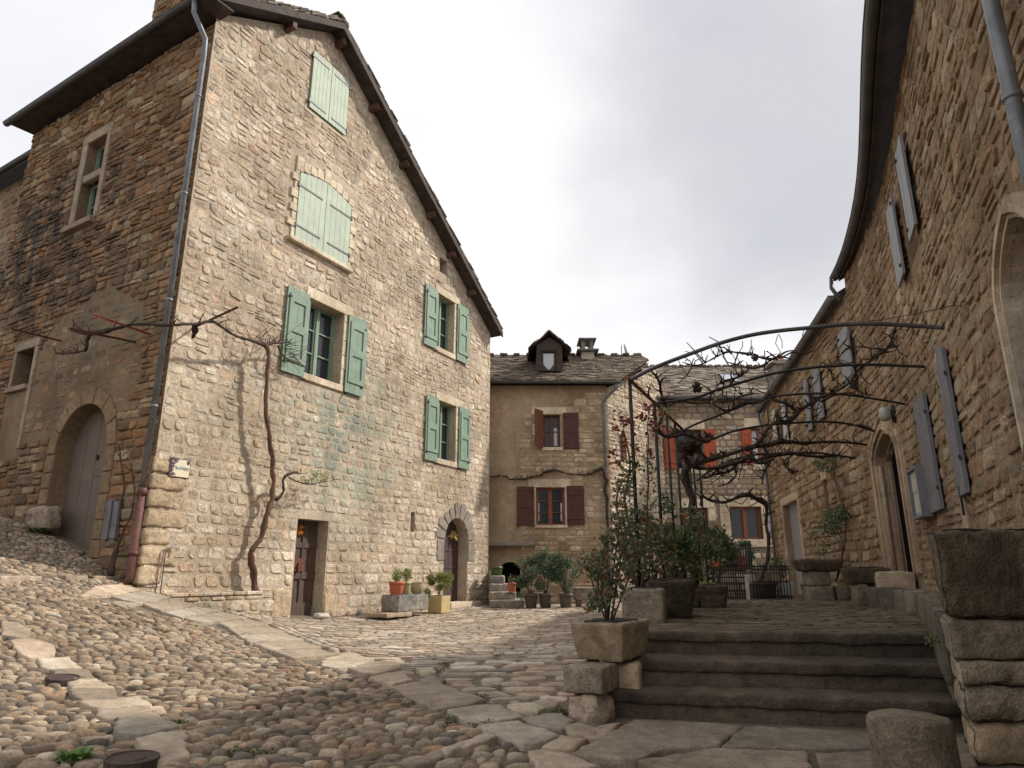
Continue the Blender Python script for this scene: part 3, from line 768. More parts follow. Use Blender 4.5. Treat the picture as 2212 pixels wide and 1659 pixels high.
# chimney on the left slope
a, c = FL.hit((352, 45), -1.0); mb = MB(); cf = lambda x, y, z: FL(a + x, -1.0 + y, z)
cb = rect(-.62, .62, c - .9, c + 1.4)
for (fr_, wd) in ((lambda x, z, o: cf(x, o + .0, z), 1.24), ):
    mb.box(cf, -.6, .6, -.9, -.02, c - 1.2, c + 1.4, 0)
    masonry(mb, lambda x, z, o: cf(x, -.02 + o, z), rect(-.6, .6, c - .9, c + 1.38), [], rg, rh=(.12, .2), rl=(.15, .4), gap=.02, h=(.02, .05), seed=9)
    masonry(mb, lambda x, z, o: cf(-.6 - o, -.9 + x, z), rect(0, .88, c - .9, c + 1.38), [], rg, rh=(.12, .2), rl=(.15, .4), gap=.02, h=(.02, .05), seed=9)
    masonry(mb, lambda x, z, o: cf(.6 + o, -.9 + x, z), rect(0, .88, c - .9, c + 1.38), [], rg, rh=(.12, .2), rl=(.15, .4), gap=.02, h=(.02, .05), seed=9)
mb.build('chimney', [M_mortarL, M_left], house)

# ---- windows and shutters (generic)
def window(par, fr, r, depth, fm, cols=2, rows=3, label=None, bar=.022, fw=.05, curtain=None, gm=None):
    a0, a1, c0, c1 = r; mb = MB(); o = -depth
    for x0, x1, y0, y1 in ((a0, a0 + fw, c0, c1), (a1 - fw, a1, c0, c1), (a0 + fw, a1 - fw, c0, c0 + fw), (a0 + fw, a1 - fw, c1 - fw, c1)):
        mb.box(fr, x0, x1, o - .05, o + .03, y0, y1, 0)
    m = (a0 + a1) / 2
    if cols >= 2: mb.box(fr, m - fw * .8, m + fw * .8, o - .045, o + .045, c0 + fw, c1 - fw, 0)
    iv = [(a0 + fw, m - fw * .8), (m + fw * .8, a1 - fw)] if cols >= 2 else [(a0 + fw, a1 - fw)]
    for x0, x1 in iv:
        for x in (x0, x1 - bar * 1.2): mb.box(fr, x, x + bar * 1.2, o - .03, o + .012, c0 + fw, c1 - fw, 0)
        for k in range(1, rows):
            z = c0 + fw + (c1 - c0 - 2 * fw) * k / rows; mb.box(fr, x0 + bar * 1.2, x1 - bar * 1.2, o - .028, o + .010, z - bar / 2, z + bar / 2, 0)
    w = mb.build('window', fm, par, label=label)
    g = MB(); g.box(fr, a0 + fw * .5, a1 - fw * .5, o - .05, o - .035, c0 + fw * .5, c1 - fw * .5); g.build('pane', gm or M_glass, w)
    if curtain:
        c = MB()
        for (u0, u1, v0, v1) in curtain:
            x0 = a0 + (a1 - a0) * u0; x1 = a0 + (a1 - a0) * u1; y0 = c0 + (c1 - c0) * v0; y1 = c0 + (c1 - c0) * v1
            N = 8; vs = []
            for i in range(N + 1):
                x = x0 + (x1 - x0) * i / N; oo = o - .031 + .002 * (i % 2)
                vs += [fr(x, oo, y0), fr(x, oo, y1)]
            c.add(vs, [(2 * i, 2 * i + 2, 2 * i + 3, 2 * i + 1) for i in range(N)])
        c.build_parts('curtain', M_curtain, w)
    return w
def planks(mb, fr, a0, a1, b0, b1, c0, c1, n, rng, gap=.006, mat=0, jag=0):
    w = (a1 - a0) / n
    for i in range(n): mb.box(fr, a0 + i * w + gap / 2, a0 + (i + 1) * w - gap / 2, b0, b1 + rng.uniform(-.001, .001), c0 - (rng.uniform(0, jag) if jag else 0), c1, mat)
    mb.box(fr, a0 + .004, a1 - .004, b0 - .001, b0 + (b1 - b0) * .55, c0 + .004, c1 - .004, mat)
def shutter(par, fr, r, mat, o=.045, n=4, frame='panel', label=None, hinge=-1, iron=None):
    a0, a1, c0, c1 = r; mb = MB(); rr = random.Random(int(a0 * 1000))
    planks(mb, fr, a0, a1, o, o + .028, c0, c1, n, rr)
    H = c1 - c0; w = a1 - a0
    if frame == 'panel':
        s = w * .2; f0 = a0 + w * .1; f1 = a1 - .002; y0 = c0 + H * .13; y1 = c1 - H * .08; mid = (y0 + y1) / 2; o0, o1 = o + .0285, o + .055
        mb.box(fr, f0, f0 + s * .8, o0, o1, y0, y1); mb.box(fr, f1 - s, f1, o0, o1, y0, y1)
        for z0, z1_ in ((y0, y0 + s * .9), (mid - s * .7, mid + s * .7), (y1 - s * 1.3, y1)): mb.box(fr, f0 + s * .8, f1 - s, o0, o1, z0, z1_)
    elif frame == 'bars':
        for z in (c0 + H * .18, c0 + H * .80): mb.box(fr, a0 + .02, a1 - .02, o + .0285, o + .05, z - .05, z + .05)
    elif frame == 'three':
        for z in (c0 + H * .06, c0 + H * .5, c0 + H * .94): mb.box(fr, a0 + w * .12, a1 - w * .12, o + .0285, o + .045, z - .05, z + .05)
        for x in (a0 + w * .06, a1 - w * .06): mb.box(fr, x - w * .06, x + w * .06, o + .0285, o + .045, c0 + .01, c1 - .01)
    s = mb.build('shutter', mat, par, label=label)
    ir = MB(); x = a0 + w * .12 if hinge < 0 else a1 - w * .1
    if iron: ir.box(fr, x - .02, x + .02, o + .03, o + .045, c0 + H * .1, c0 + H * .1 + .03); ir.box(fr, x - .02, x + .02, o + .03, o + .045, c1 - H * .1, c1 - H * .1 + .03); ir.build_parts('hinge', iron, s); return s
    for z in (c0 + H * .12, c0 + H * .88): ir.box(fr, x - .05, x + .03, o + .03, o + .062, z - .02, z + .02)
    ir.box(fr, (a0 + .03 if hinge > 0 else a1 - .03) - .0, (a0 + .05 if hinge > 0 else a1 - .01), o - .03, o + .09, c0 - .06, c0 - .03)
    ir.build_parts('hinge', iron or M_iron, s); return s
def closed_leaf(par, fr, poly, mat, o, n, label, straps, side, small=False):
    a0 = min(p[0] for p in poly); a1 = max(p[0] for p in poly); mb = MB(); w = (a1 - a0) / n; M = fr.mapw()
    for i in range(n):
        x0 = a0 + i * w + .004; x1 = a0 + (i + 1) * w - .004
        z0, z1_ = [], []
        for x in (x0, x1):
            ys = []
            for k in range(len(poly)):
                (p0, q0), (p1, q1) = poly[k], poly[(k + 1) % len(poly)]
                if abs(p1 - p0) > 1e-6 and min(p0, p1) - 1e-6 <= x <= max(p0, p1) + 1e-6: ys.append(q0 + (q1 - q0) * (x - p0) / (p1 - p0))
            z0.append(min(ys)); z1_.append(max(ys))
        mb.prism(M, [(x0, z0[0]), (x1, z0[1]), (x1, z1_[1]), (x0, z1_[0])], o, o + .035)
        mb.prism(M, [(x0 - .004, z0[0] + .01), (x1 + .004, z0[1] + .01), (x1 + .004, z1_[1] - .01), (x0 - .004, z1_[0] - .01)], o, o + .024)
    s = mb.build('shutter', mat, par, label=label); ir = MB()
    for z in straps:
        if small: e = a0 if side < 0 else a1; ir.box(fr, e - .02, e + .02, o + .0355, o + .045, z - .02, z + .02); continue
        if side < 0: ir.box(fr, a0 - .03, a0 + (a1 - a0) * .86, o + .0355, o + .048, z - .022, z + .022); ir.box(fr, a0 - .05, a0, o, o + .06, z - .05, z + .05)
        else: ir.box(fr, a0 + (a1 - a0) * .14, a1 + .03, o + .0355, o + .048, z - .022, z + .022); ir.box(fr, a1, a1 + .05, o, o + .06, z - .05, z + .05)
    ir.build_parts('hinge', M_zincd if not small else M_iron, s); return s
t = wR['top']; m = (t[0] + t[1]) / 2
for s, (x0, x1) in ((-1, (t[0], m - .006)), (1, (m + .006, t[1]))):
    closed_leaf(house, FA, rect(x0, x1, t[2], t[3]), M_greenl, .03, 5, 'pale green closed shutter leaf under the roof peak', (t[2] + (t[3] - t[2]) * .10, t[2] + (t[3] - t[2]) * .90), s)
q = wR['arch']; m = (q[0] + q[1]) / 2; hl = [(q[0] + .01, q[2] + .01), (m - .006, q[2] + .01), (m - .006, q[3] + .05), (q[0] + (m - q[0]) * .5, q[3] - .02), (q[0] + .01, q[3] - .15)]
closed_leaf(house, FA, hl, M_greenl, .02, 5, 'pale green arched shutter leaf in cream stone surround', (q[2] + (q[3] - q[2]) * .17, q[2] + (q[3] - q[2]) * .74), -1)
hr = [(2 * m - x, z) for x, z in hl]
closed_leaf(house, FA, hr, M_greenl, .02, 5, 'pale green arched shutter leaf in cream stone surround', (q[2] + (q[3] - q[2]) * .17, q[2] + (q[3] - q[2]) * .74), 1)
window(house, FA, wR['w3'], .30, M_green, 2, 3, fw=.06, bar=.035)
window(house, FA, wR['w4'], .24, M_green, 2, 3, fw=.05, bar=.03)
window(house, FA, wR['w5'], .24, M_green, 2, 3, fw=.05, bar=.03)
shR = [FA.rect((619.5, 604), (664.6, 625.5), (604.7, 791.5), (653.5, 807), .06), FA.rect((750, 675.5), (789, 695), (740, 843), (781.7, 854), .06),
       FA.rect((917, 598.6), (944, 613), (914.7, 732.9), (940.5, 742.6), .06), FA.rect((989, 652.4), (1012, 667), (986.7, 779), (1010, 786.6), .06),
       FA.rect((914.7, 844), (942.8, 851), (912.3, 982.5), (941.6, 986), .06), FA.rect((988, 874.5), (1007.5, 881.8), (985.5, 1001.5), (1009, 1005.9), .06)]
for i, k in enumerate(('w3', 'w4', 'w5')):
    a, b = shR[2 * i], shR[2 * i + 1]; q = wR[k]; c0 = q[2] - .14; c1 = q[3] + .04
    w = ((a[1] - a[0]) + (b[1] - b[0])) / 2
    shutter(house, FA, (q[0] - .02 - w, q[0] - .02, c0, c1), M_green, n=4, hinge=-1)
    shutter(house, FA, (q[1] + .13, q[1] + .13 + w, c0, c1), M_green, n=4, hinge=1)
# left wall windows
q = flx['win']; mz_ = mz
window(house, FL, (q[0], q[1], mz_ + .1, q[3]), .26, M_green, 2, 1, fw=.06)
window(house, FL, (q[0], q[1], q[2], mz_ - .1), .26, M_green, 2, 2, fw=.06)
mb = MB(); q = flx['low']; mb.box(FL, q[0], q[1], -.34, -.30, q[2], q[3]); mb.build('window', M_dark, house)
# slit and vent backs
mb = MB()
for k in ('slit', 'vent'):
    q = wR[k]; mb.box(FA, q[0], q[1], -.37, -.33, q[2], q[3])
q = flx['slit']; mb.box(FL, q[0], q[1], -.35, -.3, q[2], q[3]); mb.build_parts('vent_back', M_dark, house)
# doors
q = wR['d1']; mb = MB(); D = .37
planks(mb, FA, q[0] + .0, q[1], -D, -D + .05, q[2] + .28, q[3], 4, rg, .012)
mb.box(FA, q[0], q[1], -D + .05, -D + .075, q[3] - .62, q[3] - .5); mb.box(FA, q[0] + .05, q[1] - .02, -D + .05, -D + .08, q[2] + .85, q[2] + 1.0)
mb.box(FA, q[0] + .02, q[0] + .16, -D + .05, -D + .09, q[2], q[3] - .6); mb.box(FA, q[0] + .5 * (q[1] - q[0]), q[0] + .5 * (q[1] - q[0]) + .05, -D + .05, -D + .08, q[2] + .3, q[3])
mb.box(FA, q[0] + .2, q[1] - .1, -D + .051, -D + .085, q[2], q[2] + .34); mb.box(FA, q[0], q[1], -D - .02, -D + .0, q[2], q[3])
dr = mb.build('door', M_wood, house, label='old dark plank door, scuffed at the foot')
mb = MB(); mb.box(FA, q[0] + .22, q[0] + .55, -D + .09, -D + .11, q[2] + 1.02, q[2] + 1.3); mb.box(FA, q[0] + .36, q[0] + .40, -D + .11, -D + .15, q[2] + 1.0, q[2] + 1.2); mb.tube([FA(q[0] + .30, -D + .14, q[2] + 1.12), FA(q[0] + .48, -D + .14, q[2] + 1.12)], .012, 6); mb.build('lock', M_rust, dr)
mb = MB(); mb.prism(MA, [(a, c) for a, c in d2p], -.38, -.34); c2 = (d2[0] + d2[1]) / 2
for z in (.5, 1.1, 1.6): mb.box(FA, d2[0] + .03, d2[1] - .03, -.34, -.325, z, z + .07)
for i in range(1, 5):
    x = d2[0] + (d2[1] - d2[0]) * i / 5; mb.box(FA, x - .006, x + .006, -.34, -.333, .05, d2top - .25)
mb.build('door', M_plum, house, label='round topped plum brown door')
mb = MB(); m_ = (da0 + da1) / 2; mb.prism(ML, dfp, -.37, -.33); zz = FL.hit(z3(450, 925))[1]
mb.box(FL, m_ - .008, m_ + .008, -.33, -.322, dfp[0][1], dT[1] - .05); mb.box(FL, m_, da1 - .04, -.33, -.318, zz, zz + .02); mb.box(FL, m_ - .45, m_ - .44, -.33, -.325, dfp[0][1], dT[1] - .3)
dr = mb.build('door', M_mauve, house, label='tall mauve brown arched door'); mb = MB(); mb.box(FL, m_ + .05, m_ + .11, -.32, -.29, zz + .35, zz + .45); mb.build('knocker', M_iron, dr)
# door step stones
mb = MB(); g0 = gz(*FA(c2, .2, 0).xy)
mb.rock(FA, d2[0] - .1, d2[1] + .25, -.3, .35, g0 - .1, g0 + .12, .03, .012, .08, seed=3)
mb.build('doorstep', M_cream, house)

# ---- ledge under the vine
ld = FA.hit(z3(765, 1548), .3), FA.hit(z3(1395, 1556), .3); zt = (ld[0][1] + ld[1][1]) / 2; print('ledge', ld)
mb = MB(); a = max(ld[0][0], .35)
mb.box(FA, a, ld[1][0], .005, .27, -.2, zt - .06, 0)
masonry(mb, lambda x, z, o: FA(x, .27 + o, z), rect(a, ld[1][0], -.1, zt - .07), [], rg, rh=(.14, .24), rl=(.2, .5), gap=.02, h=(.01, .03), seed=11)
masonry(mb, lambda x, z, o: FA(ld[1][0] + o, x, z), rect(.0, .27, -.1, zt - .07), [], rg, rh=(.14, .24), rl=(.1, .2), gap=.02, h=(.01, .03), seed=11)
x = a
while x < ld[1][0]: w = min(rg.uniform(.3, .6), ld[1][0] + .03 - x); mb.box(FA, x, x + w - .01, .0, .31, zt - .07, zt + rg.uniform(-.01, .01), 1, 0, .015); x += w
mb.build('stone_ledge', [M_mortarA, M_facade], None, "low rubble stone ledge at the foot of the house wall, carrying the vine trunk", "ledge")
# ================================================================ MIDDLE HOUSE (beige render and stone)
YB = 24.5
def FB_(x, y): return Fr((x, y), (1, 0))
FB = FB_(0, YB); MBm = FB.mapw(); rb_ = random.Random(21)
KX = FB.hit(z6(1252, 800))[0]; eaveB = FB.hit(z6(700, 600))[1]
mid = root('stone_house', (KX - 2, YB + 2, 0), "beige rendered house with dark red shutters and a dormer, behind the oleanders", "house", "stone houses round the square")
wB = {'u': FB.rect(z6(648, 848), z6(808, 848), z6(645, 1160), z6(810, 1160)), 'l': FB.rect(z7(580, 118), z7(850, 118), z7(580, 475), z7(855, 475)),
      'arch': FB.rect(z7(238, 825), z7(430, 825), z7(238, 1120), z7(430, 1120))}
print('B', KX, eaveB, {k: [round(x, 2) for x in v] for k, v in wB.items()})
a = wB['arch']; wB['arch'] = (a[0], a[1], 0.05, a[3]); ar = archpoly(a[0], a[1], .05, a[3] - .25, a[3], 6)
XL = -3.2
plB = rect(XL, KX, -.2, eaveB + .1)
hB = [rect(*wB['u']), rect(*wB['l']), ar]
PAL_B = [(.50, .39, .27), (.45, .34, .23), (.55, .45, .32), (.40, .31, .21), (.48, .35, .22), (.53, .44, .33)]
M_B = stone_mat('honey limestone rubble', PAL_B, pits=.4); M_Bm = mortar_mat('brown lime render', (.42, .315, .21), .2, scale=9.)
mb = MB(); face_holes(mb, MBm, plB, hB, 0, .3)
def gr(r, a, b=None): b = a if b is None else b; return rect(r[0] - a, r[1] + a, r[2] - b, r[3] + b)
skB = hB + [rect(wB['u'][0] - .42, wB['u'][1] + .1, wB['u'][2] - .15, wB['u'][3] + .3), rect(wB['l'][0] - .3, wB['l'][1] + .3, wB['l'][2] - .12, wB['l'][3] + .35)]
px = lambda f, x, y: FB.hit(f(x, y))
stB = [px(z7, 430, 640), px(z7, 420, 470), px(z7, 430, 120), px(z6, 425, 1480), px(z6, 415, 1190), px(z6, 410, 1050), px(z6, 480, 1000), px(z6, 440, 860), px(z6, 520, 780), px(z6, 760, 720), px(z6, 900, 640), (KX, px(z6, 900, 610)[1]), (KX, -.2), px(z7, 440, 1230)]
masonry(mb, MBm, stB, skB, rb_, rh=(.15, .28), rl=(.18, .5), gap=.03, h=(.010, .03), split=.25, rough=.6, seed=31, warp=.05)
mb.build('wall', [M_Bm, M_B], mid, label='partly rendered, partly bare stone front')
# oblique side wall
KP = Vector((KX, YB, 0)); rK = ray(*z8(420, 900)); e2 = Vector((rK.x / rK.y * 27.6, 27.6, 0)); FS = Fr(KP, (e2 - KP)); LS = (e2 - KP).length; MS = FS.mapw()
print('side', KP, e2, LS)
mb = MB(); slope_top = FB.hit(z6(1560, 285)); 
topS = [(0, eaveB + .0), (LS, eaveB + 1.9)]
plS = [(0, -.2), (LS, -.2), (LS, topS[1][1]), (0, topS[0][1])]
sw = FS.rect(z6(1375, 1040), z6(1415, 1030), z6(1380, 1280), z6(1418, 1285))
face_holes(mb, MS, plS, [], 0, .2)
masonry(mb, MS, plS, [], rb_, rh=(.13, .24), rl=(.18, .5), gap=.03, h=(.015, .045), split=.25, rough=.6, seed=32, warp=.05)
mb.build('wall', [M_mortarA, M_facade], mid, label='sunlit oblique side wall of bare stone')
mb = MB(); q = wB['u']
mb.box(FB, q[0] - .42, q[1] + .22, -.2, .03, q[3] + .001, q[3] + .27, 0, 0, .01); mb.box(FB, q[0] - .05, q[1] + .08, -.2, .06, q[2] - .12, q[2] - .001, 0, 0, .01)
z = q[2]
for hh in (.42, .42, .4): mb.box(FB, q[0] - rb_.uniform(.3, .4), q[0] - .002, -.25, .028, z, z + hh, 0, 0, .012); z += hh + .008
q = wB['l']; mb.box(FB, q[0] - .28, q[1] + .22, -.2, .03, q[3] + .001, q[3] + .3, 0, 0, .01); mb.box(FB, q[0] - .05, q[1] + .08, -.2, .06, q[2] - .1, q[2] - .001, 0, 0, .01)
for s in (q[0] - .04, q[1] + .04): mb.box(FB, s - .036, s + .036, -.2, .028, q[2], q[3], 0, 0, .01)
mb.build_parts('dressed_stone', M_cream, mid)
M_brown = plain_mat('dark oxide red shutter paint', (.085, .028, .020), .65, .2, 5., bump=.15); M_orw = plain_mat('varnished orange wood', (.22, .065, .027), .5, .2, 8.)
M_redor = plain_mat('orange red shutter paint', (.36, .07, .022), .6, .12, 5., bump=.1)
M_wdk = plain_mat('dark red window wood', (.10, .035, .02), .5, .2, 8.)
q = wB['u']; window(mid, FB, q, .22, M_wdk, 2, 2, curtain=[(.62, .92, .08, .62)], fw=.07)
q2 = wB['l']; window(mid, FB, q2, .2, M_orw, 2, 3, curtain=[(.04, .12, .12, .6), (.86, .97, .12, .6)], fw=.06)
def swing_leaf(par, P, ang, w, c0, c1, mat, label=None):
    """shutter leaf hinged at P (x,y), standing open at a plan angle"""
    f = ffr(P, ang); mb = MB(); planks(mb, f, 0, w, -.02, .02, c0, c1, 3, rb_)
    for z in (c0 + .15, (c0 + c1) / 2, c1 - .15): mb.box(f, .02, w - .02, -.045, -.0205, z - .05, z + .05)
    s = mb.build('shutter', mat, par, label=label); ir = MB()
    for z in (c0 + .15, c1 - .15): ir.box(f, -.06, .08, -.055, -.0455, z - .025, z + .025)
    ir.build_parts('hinge', M_iron, s)
uu = q; swing_leaf(mid, (uu[0] - .01, YB - .03), pi + .95, .5, uu[2] - .03, uu[3] + .12, plain_mat('faded orange brown shutter paint', (.155, .052, .024), .6, .2, 5.), 'half open orange brown shutter')
shutter(mid, FB, (uu[1] + .1, uu[1] + .66, uu[2] - .06, uu[3] + .05), M_brown, n=3, frame='three', hinge=-1)
shutter(mid, FB, (q2[0] - .68, q2[0] - .07, q2[2] - .02, q2[3] + .02), M_brown, n=3, frame='three', hinge=1)
shutter(mid, FB, (q2[1] + .07, q2[1] + .68, q2[2] - .0, q2[3] + .05), M_brown, n=3, frame='bars', hinge=-1)
shutter(mid, FS, (sw[0], sw[1], sw[2], sw[3]), M_brown, n=3, frame='three', hinge=-1)
mb = MB(); mb.box(FB, a[0] - .1, a[1] + .1, -1.0, -.9, 0, a[3] + .2); mb.box(FB, XL + .05, KX - .1, -2.5, -1.05, 0, eaveB); mb.build('inner_wall', M_dark, mid)
lg = FB.rect(z7(135, 650), z7(570, 640), z7(135, 690), z7(570, 668))
mb = MB(); mb.rock(FB, lg[0] - .5, lg[1], -.05, .42, lg[2], lg[3], .04, .03, .1, seed=4); mb.build('stone_shelf', M_greyst, mid)
# roof
yr = 2.4
def roof_tiles(mb, O, U, V, poly, rng, rowh=.16, ln=(.18, .4), th=.035, mat=1, base=0, tilt=.06):
    """stone slabs laid in courses on a slope: O origin, U along, V up the slope; poly in (u,v)"""
    Nn = U.cross(V).normalized(); Nn = Nn if Nn.z > 0 else -Nn
    mb.add([O + U * u + V * v for u, v in poly], [tuple(range(len(poly)))], base)
    v = min(p[1] for p in poly); vt = max(p[1] for p in poly)
    while v < vt - .02:
        h = rowh * rng.uniform(.85, 1.15)
        for a_, b_ in pint(poly, min(v + h * .5, vt - .01)):
            u = a_ - rng.uniform(0, .1)
            while u < b_:
                w = rng.uniform(*ln); w = min(w, b_ + .04 - u)
                if w < .05: break
                t = th * rng.uniform(.7, 1.5); dv = rng.uniform(-.03, .03); k = tilt + rng.uniform(-.015, .02)
                f = lambda x, y, z: O + U * (u + x) + V * (v + dv + y) + Nn * (z + .012 + max(0, (h * 1.35 - y)) * 0 + (h * 1.3 - y) * k)
                mb.box(f, .004, w - .004, -.02, h * 1.3, 0, t, mat)
                u += w
        v += h
rB = FB.hit(z6(700, 300)); 
# eave line sits 0.45 in front of the wall
FBe = FB_(0, YB - .45); ez = FBe.hit(z6(700, 538))[1]; eR = FBe.hit(z6(1370, 545))[0]
FBr = FB_(0, YB + yr); rz = FBr.hit(z6(700, 300))[1]; rR = FBr.hit(z6(1560, 290))[0]; kR = FB_(0, YB + yr - .55).hit(z6(1640, 345))[0]
U = Vector((1, 0, 0)); Vv = Vector((0, yr + .45, rz - ez)); VL = Vv.length; Vv.normalize()
print('B roof', ez, rz, eR, rR, kR)
plr = [(XL, 0), (eR, 0), (kR, VL * .8), (rR, VL), (XL, VL)]
M_lauzeB = stone_mat('brown stone slates', [(.11, .082, .062), (.14, .105, .08), (.09, .07, .055), (.165, .13, .10), (.125, .10, .078), (.19, .155, .12)], pits=.35, bump=.5)
M_lauzeC = stone_mat('grey stone slates', [(.19, .155, .12), (.23, .19, .15), (.155, .13, .105), (.26, .22, .18), (.13, .11, .09), (.20, .155, .12)], pits=.3, bump=.5)
mb = MB(); O = Vector((0, YB - .45, ez)); roof_tiles(mb, O, U, Vv, plr, rb_, .14, (.14, .32), .05)
mb.add([O + Vector((XL, 0, -.05)), O + Vector((eR, 0, -.05)), O + Vector((kR + .05, (yr + .45) * .8, (rz - ez) * .8 - .08)), O + Vector((XL, (yr + .45) * .97, (rz - ez) * .97 - .08))], [(0, 1, 2, 3)], 0)
bk = [O + Vector((XL, yr + .45, rz - ez)), O + Vector((rR, yr + .45, rz - ez)), O + Vector((rR + .8, 2 * yr + .6, -.2)), O + Vector((XL, 2 * yr + .6, -.2))]; mb.add(bk, [(0, 1, 2, 3)], 0)
x = XL
while x < rR:   # ridge stones
    w = rb_.uniform(.34, .5); f = lambda a_, b_, c_: Vector((x + a_, YB + yr + b_, rz + c_))
    mb.rock(f, 0, w * .75, -.22, .22, -.03, .10, .04, .015, .12, mat=1, seed=x); x += w + rb_.uniform(.05, .2)
mb.build('roof', [M_wooddk, M_lauzeB], mid)
mb = MB(); gutter(mb, [Vector((XL, YB - .52, ez + .0)), Vector((eR + .02, YB - .52, ez - .02))], .07); mb.build('gutter', M_zincd, mid)
gx = FB.hit(z6(1222, 900), .08)[0]
pipe('downpipe', [Vector((eR - .04, YB - .5, ez - .06)), Vector((eR - .08, YB - .5, ez - .22)), FB(gx + .12, .14, ez - .52), FB(gx, .09, ez - .72), FB(gx, .09, .25)], .045, M_zinc, mid, [(FB(gx, .09, z), FB(gx, .09, z + .04), 1.2) for z in (5.4, 3.4, 1.6)])
# dormer
dY = YB + .25
FD = FB_(0, dY); dr_ = FD.rect(z6(585, 190), z6(830, 190), z6(585, 440), z6(830, 440)); dpk = FD.hit(z6(692, 88))[1]; dwn = FD.rect(z6(625, 240), z6(775, 240), z6(625, 430), z6(775, 430)); dzm = dr_[3]
dm = (dr_[0] + dr_[1]) / 2; dpoly = [(dr_[0], dr_[2]), (dr_[1], dr_[2]), (dr_[1], dzm), (dm, dpk - .12), (dr_[0], dzm)]
mb = MB(); Md = FD.mapw(); mb.prism(Md, [(dr_[0], dr_[2]), (dwn[0], dr_[2]), (dwn[0], dzm), (dr_[0], dzm)], -1.8, 0); mb.prism(Md, [(dwn[1], dr_[2]), (dr_[1], dr_[2]), (dr_[1], dzm), (dwn[1], dzm)], -1.8, 0)
mb.prism(Md, [(dr_[0], dzm - .0), (dwn[0], dwn[3]), (dwn[1], dwn[3]), (dr_[1], dzm), (dm, dpk - .12)], -2.0, .002); mb.box(FD, dwn[0], dwn[1], -.1, .06, dr_[2], dwn[2])
dd = mb.build('dormer', plain_mat('weathered dark brown boards', (.055, .038, .03), .8, .35, 6., stretch=(1, 1, 5), bump=.4), mid)
mb = MB()
for s in (-1, 1):
    A = Vector((dm, dY - .16, dpk + .02)); Bv = Vector((dm + s * ((dr_[1] - dr_[0]) / 2 + .16), dY - .16, dzm - .10)); Uu = (Bv - A).normalized(); Ll = (Bv - A).length
    roof_tiles(mb, A, Vector((0, 1, 0)), Uu, rect(0, 2.0, 0, Ll), rb_, .16, (.2, .4), .045)
mb.build('dormer_roof', [M_wooddk, M_lauzeB], dd)
window(dd.parent, FD, (dwn[0], dwn[1], dwn[2], dwn[3]), .08, M_wooddk, 1, 1, fw=.05, gm=M_glass, label='dormer window with a pointed lace curtain')
mb = MB(); w0, w1 = dwn[0] + .1, dwn[1] - .1; zc = dwn[3] - .1; mb.prism(Md, [(w0, zc), (w0, zc - .42), ((w0 + w1) / 2, zc - .68), (w1, zc - .42), (w1, zc)], -.112, -.104); mb.build('curtain', M_curtain, mid)
# chimney
FCm = FB_(0, YB + yr - .5); c = FCm.rect(z6(1010, 245), z6(1130, 245), z6(1010, 325), z6(1130, 325)); c1_ = FCm.hit(z6(1060, 203))[1]; c2_ = FCm.hit(z6(1060, 142))[1]
mb = MB(); fc = lambda x, y, z: Vector((x, YB + yr - .5 + y, z))
mb.box(fc, c[0], c[1], 0, .8, c[2] - .5, c1_ - .22, 0, 0, .01); mb.box(fc, c[0] - .18, c[1] + .18, -.18, .98, c1_ - .22, c1_ - .14, 1, 0, .01)
for s, t in ((c[0] + .02, 0), (c[1] - .16, 0), (c[0] + .02, .66), (c[1] - .16, .66)): mb.box(fc, s, s + .14, t, t + .14, c1_ - .14, c2_ - .0, 1)
mb.box(fc, c[0] - .1, c[1] + .1, -.1, .9, c2_ + .0, c2_ + .07, 1, 0, .01)
mb.build('chimney', [plain_mat('pale chimney render', (.45, .38, .31), .9, .1, 5.), plain_mat('grey chimney slab', (.17, .15, .13), .9, .2, 6.)], mid)
# satellite dish and aerial
pd = at_y(*z6(1425, 262), YB + yr + .3); dish = root('satellite_dish', pd + Vector((0, 0, -.4)), "small grey satellite dish on the ridge of the beige house", "satellite dish")
mb = MB(); cen = pd; ax = Vector((.9, -.3, .3)).normalized(); u_ = ax.cross(Vector((0, 0, 1))).normalized(); v_ = ax.cross(u_); vs = [cen]; 
for ring, dp in ((.15, .01), (.3, .05), (.4, .1)):
    for k in range(16): t = 2 * pi * k / 16; vs.append(cen + u_ * (ring * cos(t)) + v_ * (ring * sin(t)) + ax * dp)
fs = [(0, 1 + k, 1 + (k + 1) % 16) for k in range(16)] + [(1 + r * 16 + k, 1 + r * 16 + (k + 1) % 16, 17 + r * 16 + (k + 1) % 16, 17 + r * 16 + k) for r in range(2) for k in range(16)]
mb.add(vs, fs, 0, True); mb.build('reflector', plain_mat('grey dish paint', (.35, .35, .36), .5), dish); mb = MB(); mb.tube([pd + Vector((0, .1, -.7)), pd], .025, 6); mb.build('mast', M_zinc, dish)
pa = at_y(*z6(1388, 262), YB + yr + .3); mb = MB(); mb.tube([pa + Vector((0, 0, -.5)), at_y(*z6(1388, 195), YB + yr + .3)], .018, 6); mb.build('aerial', M_iron, None, "thin bare aerial rod on the ridge beside the satellite dish", "aerial")

